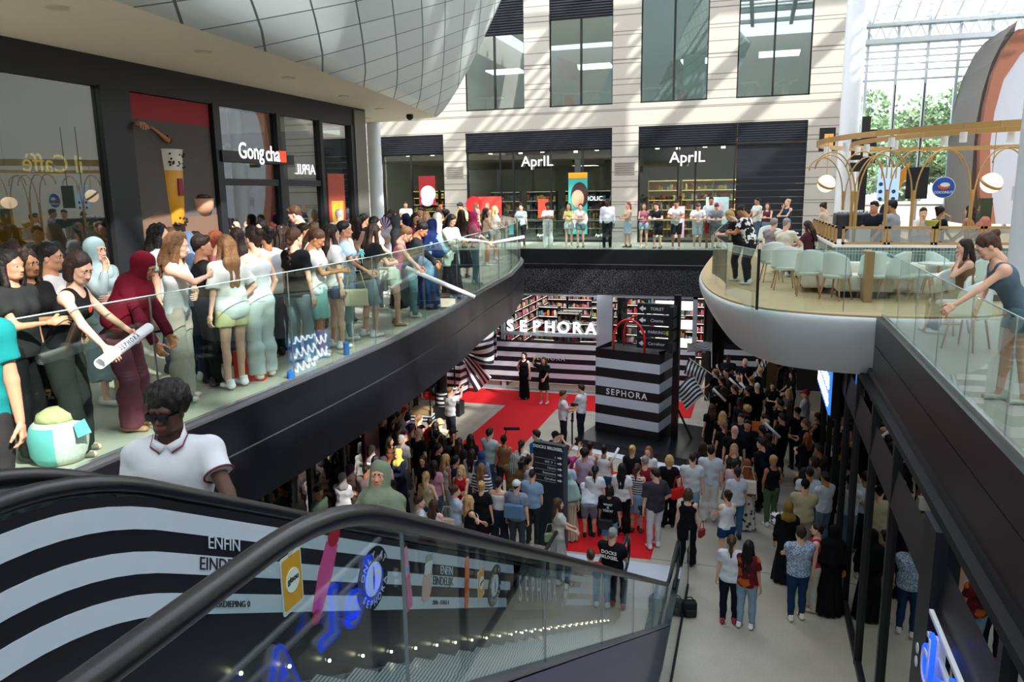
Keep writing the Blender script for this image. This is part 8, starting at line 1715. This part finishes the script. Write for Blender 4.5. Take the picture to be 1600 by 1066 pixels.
# print on backs
def back_text(r, lines, size, dz=0.0, m=None, out=.17, side=-1):
    o, J, M = r; R = J['R']; C = J['C']
    for i, tx in enumerate(lines):
        p = C+R @ np.array([0, side*out, .06+dz-i*size*1.05]); X = R @ np.array([-side*-1.0*(1 if side < 0 else -1)*-1 if False else (1 if side < 0 else -1), 0, 0]); Z = R @ np.array([0, side, 0]); Y_ = np.cross(Z, X)
        text(tx, size, wm(tuple(X), tuple(Y_), tuple(Z), tuple(p)), m or WHITE, 'print', o, .006, bold=.002)
back_text(gd, ['DOCKS', 'BRUXSEL'], .085, 0.02, out=.165)
back_text(rb, ['WHAT', 'IS', 'TODAY'], .07, 0, out=.165)
# palm print
o, J, M = r9; C = J['C']; R = J['R']; b = MB()
for k in range(9):
    a = -PI*.15+k*PI*1.3/8; pts = [tuple(C+R @ np.array([.13*t*math.cos(a), -.160-.01*math.sin(t*3), .0+.15*t*math.sin(a)-.10*t*t])) for t in (0, .35, .7, 1)]; b.tube(pts, [.012, .012, .009, .002], 5)
b.build('print', mat('#8fd0cc', .6), o)
# phones
def phone(r, c='R'):
    p = hand_at(r, c, (0, .02, -.09)); o = MB().box(-.036, .036, -.004, .004, -.07, .07).build('phone', mat('#111216', .2)); o.location = p; o.rotation_euler = (.6, 0, r[0].rotation_euler.z); return o
# bags
x, y = gal(60, .55); hbx = 0
t = empty('quilted_bag', (-5.36, 4.62, UP), .3, 'plump quilted bag in turquoise, white and yellow standing on the gallery floor by the rail', 'bag')
b = MB(); b.lathe([(.001, .0), (.17, .01), (.21, .08), (.22, .22), (.19, .33), (.15, .36)], 24, mi=0); b.build('body', mat('#cfcdc4', .8, noise=.3, nscale=45, bump=.3), t, True)
b = MB(); b.lathe([(.176, .012), (.215, .08), (.225, .22), (.196, .32)], 14, a0=-2.7, a1=-1.2); b.build('turquoise_panel', mat('#6ab5b0', .8, bump=.3), t, True, solid=.004)
MB().lathe([(.16, .35), (.14, .41), (.07, .45), (.001, .46)], 24).build('bundle', mat('#c9c48a', .9, noise=.25, nscale=30, bump=.4), t, True); MB().add([(.19, -.1, .33), (.25, -.16, .24), (.33, -.1, .27), (.24, -.02, .36)], [(0, 1, 2, 3)]).build('flap', mat('#6ab5b0', .8), t, solid=.01)
x, y = gal(377, .52); t = empty('paper_carrier', (x, y, UP), .4, 'bright red carrier bag standing between the yellow shorts and the white trousers', 'bag'); MB().box(-.17, .17, -.07, .07, 0, .36).build('body', mat('#e0301c', .5), t, bevel=.01); MB().tube([(-.08, 0, .35), (-.06, 0, .50), (.06, 0, .50), (.08, 0, .35)], .008, 6).build('handle', mat('#b02014', .5), t)
def bagat(x, y, z, col, lab, s=1.0, rz=0.0, name='handbag'):
    t = empty(name, (x, y, z), rz, lab, 'bag'); MB().box(-.14*s, .14*s, -.05*s, .05*s, 0, .20*s).build('body', mat(col, .6), t, bevel=.02); MB().tube([(-.12*s, 0, .19*s), (-.06*s, 0, .42*s), (.06*s, 0, .42*s), (.12*s, 0, .19*s)], .008, 6).build('strap', mat(col, .6), t, True); return t
bx, by = at(1046, 722, 1.6); bagat(bx+.22, by-.12, .78, '#e01c14', 'glossy red shoulder bag hanging on the woman with the blonde bob', 1.25, .9)
bx, by = at(1075, 775, 1.58); bagat(bx+.30, by-.02, .72, '#8a1420', 'small dark red bag carried by the woman in the black jumpsuit', .8, 1.2)
bx, by = at(1167, 728, 1.56); bagat(bx+.02, by-.20, .98, '#e2ddd2', 'cream backpack on the auburn haired woman in the spotted skirt', 1.5, 0, 'backpack')
bx, by = at(807, 762, 1.6); bagat(bx, by-.21, 1.0, '#5a7ca0', 'denim backpack on the person in the white cap', 1.5, 0, 'backpack')
bx, by = at(872, 788, 1.58); bagat(bx-.14, by-.10, .80, '#8a9a70', 'olive green shoulder bag of the girl at the escalator newel', .9, .5)
bx, by = at(953, 768, 1.5); bagat(bx-.05, by-.20, .72, '#16171b', 'black shoulder bag on the child in the printed black tee', 1.1, 0)
bx, by = at(711, 770, 1.56); bagat(bx-.12, by-.18, .80, '#dccfc0', 'pale beige bag on the arm of the woman in the pale blue tee', 1.2, .2)
x, y = gal(607, .30); bagat(x, y-.05, UP+.80, '#d9ddc8', 'small pale green bag hanging on the girl in the pink vest', 1.0, .5)
x, y = gal(553, .34); bagat(x, y, UP+.55, '#d8cfa8', 'cream handbag hanging from the arm of the woman in the light blue tee', 1.2, .5)
x, y = gal(688, .20); bagat(x, y, UP+.05, '#a86a40', 'brown leather handbag standing by the rail near the black dress', 1.1, .5)
# flowers
bx, by = at(1217, 810, 1.25); t = empty('flower_bunch', (bx, by, 1.15), 0, 'bunch of large white lilies carried by the woman in the gold headscarf', 'flowers')
r = random.Random(2)
for k in range(9):
    a = r.uniform(0, 6.28); e_ = r.uniform(.1, .9); c = Vector((.14*math.cos(a)*e_, .14*math.sin(a)*e_, r.uniform(.0, .2))); b = MB()
    for j in range(6):
        q = j*PI/3; dd = Vector((math.cos(q), math.sin(q), .5)); n2 = Vector((-math.sin(q), math.cos(q), 0)); b.add([tuple(c), tuple(c+dd*.05+n2*.025), tuple(c+dd*.10), tuple(c+dd*.05-n2*.025)], [(0, 1, 2, 3)])
    b.build('bloom', mat('#f2f4f4', .6), t)
for k in range(5): MB().tube([(0, 0, -.3), (.05*math.cos(k), .05*math.sin(k), .05)], .005, 5).build('stem', mat('#4a6a3a', .7), t)
# television camera, microphones, gimbal, rope post
bx, by = at(805, 820); t = empty('television_camera', (bx+.16, by+.10, 1.52), .1, 'big black television camera on the shoulder of the grey haired cameraman', 'camera')
MB().box(-.07, .07, -.2, .16, -.08, .10).build('body', mat('#17181b', .5), t, bevel=.01); MB().tube([(0, .16, .0), (0, .34, .0)], [.05, .06], 12).build('lens', DARK, t); MB().box(-.02, .02, -.1, .12, .12, .15).build('handle', DARK, t); MB().tube([(.09, -.05, .1), (.09, .28, .14)], .022, 8).build('microphone', mat('#22232a', .9), t)
bx, by = at(795, 681, 1.8); t = empty('boom_microphone', (bx, by, 1.98), .1, 'black furry microphone held above the crowd over the carpet', 'microphone'); MB().tube([(-.12, 0, 0), (.28, 0, .02)], .04, 10).build('windshield', mat('#16171a', .95, bump=.4), t, True); MB().tube([(-.05, 0, 0), (-.2, .05, -.5)], .012, 6).build('grip', DARK, t)
bx, by = at(880, 700); t = empty('handheld_camera', (bx+.22, by+.42, 1.15), 0, 'black camera on a stabiliser handle held by the cameraman in white', 'camera'); MB().box(-.07, .07, -.04, .04, .1, .2).build('body', mat('#141518', .4), t); MB().tube([(.07, 0, .15), (.16, 0, .15)], .035, 10).build('lens', DARK, t); MB().tube([(0, 0, .1), (0, 0, -.35)], .015, 6).build('grip', DARK, t)
bx, by = at(894, 696); t = empty('rope_post', (bx, by, 0), 0, 'slim black rope post standing in front of the doorman', 'post'); MB().tube([(0, 0, .02), (0, 0, 1.05)], .025, 8).build('pole', DARK, t); MB().box(-.2, .2, -.14, .14, 0, .02).build('base', mat('#c8ccd2', .4), t); MB().lathe([(.025, .75), (.06, .80), (.025, .86)], 12).build('cap_ring', DARK, t)
bx, by = at(1023, 745, 1.68); t = empty('photo_camera', (bx-.26, by-.12, .98), .4, 'black photo camera hanging at the hip of the man in the charcoal tee', 'camera'); MB().box(-.07, .07, -.04, .04, -.05, .05).build('body', DARK, t, bevel=.01); MB().tube([(0, 0, -.04), (0, 0, -.16)], .04, 10).build('lens', mat('#222327', .4), t)
# red fan, folder, sheets
bx, by = at(626, 640, 1.95); t = empty('hand_fan', (bx, by, 1.80), .2, 'red folding fan raised above the crowd beneath the gallery', 'fan'); MB().prism([(0, 0)]+[(.26*math.cos(a), .26*math.sin(a)) for a in [.7+k*.09 for k in range(9)]], -.003, .003, axis='y').build('leaf', mat('#d81c18', .6), t)
bx, by = at(1183, 662, 1.72); tag(MB().box(bx-.13, bx+.13, by-.01, by+.01, 1.42, 1.78).build('folder', mat('#e07a28', .6)), 'orange folder held up in the team in black', 'folder')
x, y = gal(603, 1.62); t = empty('hand_fan', (x, y, UP+1.42), -.4, 'purple and white striped fan held up in the gallery crowd', 'fan')
for k in range(10): MB().prism([(0, 0), (.26*math.cos(.3+k*.2), .26*math.sin(.3+k*.2)), (.26*math.cos(.5+k*.2), .26*math.sin(.5+k*.2))], -.003, .003, axis='y').build('leaf', mat('#6a2a9a' if k % 2 else '#e8e4f0', .6), t)
for px_, py_, lab in ((1125, 617, 'white paper roll raised left in the team'), (1150, 600, 'white paper roll raised in the middle of the team'), (1166, 607, 'white paper roll slanting in the middle of the team'), (1208, 672, 'long white paper roll held low on the right of the team')):
    bx, by = at(px_, py_, 1.6); tube_between((bx-.22, by, 1.78), (bx+.18, by-.05, 1.42), .035, lab)
bx, by = at(952, 705, 1.6); tube_between((bx+.02, by-.2, 1.28), (bx+.24, by-.05, 1.72), .03, 'white paper roll sticking up behind the woman in the white vest')
# bottles and litter along the rail
for i, (px_, c, h_, lab) in enumerate(((716, '#7a50c0', .30, 'purple paper cone standing at the foot of the gallery glass'), (703, '#c8dcd8', .2, 'clear water bottle at the foot of the gallery glass'), (533, '#3a6ab0', .22, 'blue labelled water bottle at the foot of the gallery glass'), (441, '#2a70d0', .10, 'small blue box at the foot of the gallery glass'))):
    x, y = gal(px_, .12); tag(MB().lathe([(.001, 0), (.04 if i != 3 else .05, 0), (.038, h_*.75), (.014, h_*.88), (.014, h_), (.001, h_)], 12, (x, y, UP)).build('bottle' if i in (1, 2) else 'paper_cone' if i == 0 else 'box', mat(c, .3), smooth=True, autos=.6), lab, 'bottle' if i in (1, 2) else 'paper_cone' if i == 0 else 'box')
# chairs at the striped wall
for i, (px_, py_) in enumerate(((641, 618), (669, 605))):
    bx, by = at(px_, py_); t = empty('folding_chair', (bx, by, 0), 2.0, 'dark folding chair under the %s' % ('woman in beige' if i == 0 else 'seated man in the white shirt'), 'chair')
    MB().box(-.22, .22, -.22, .22, .43, .47).build('seat', mat('#7a1c20', .7), t); MB().box(-.22, .22, -.24, -.20, .55, .85).build('backrest', mat('#7a1c20', .7), t)
    for a in (-.2, .2):
        for c in (-.2, .2): MB().box(a-.012, a+.012, c-.012, c+.012, 0, .44).build('leg', DARK, t)
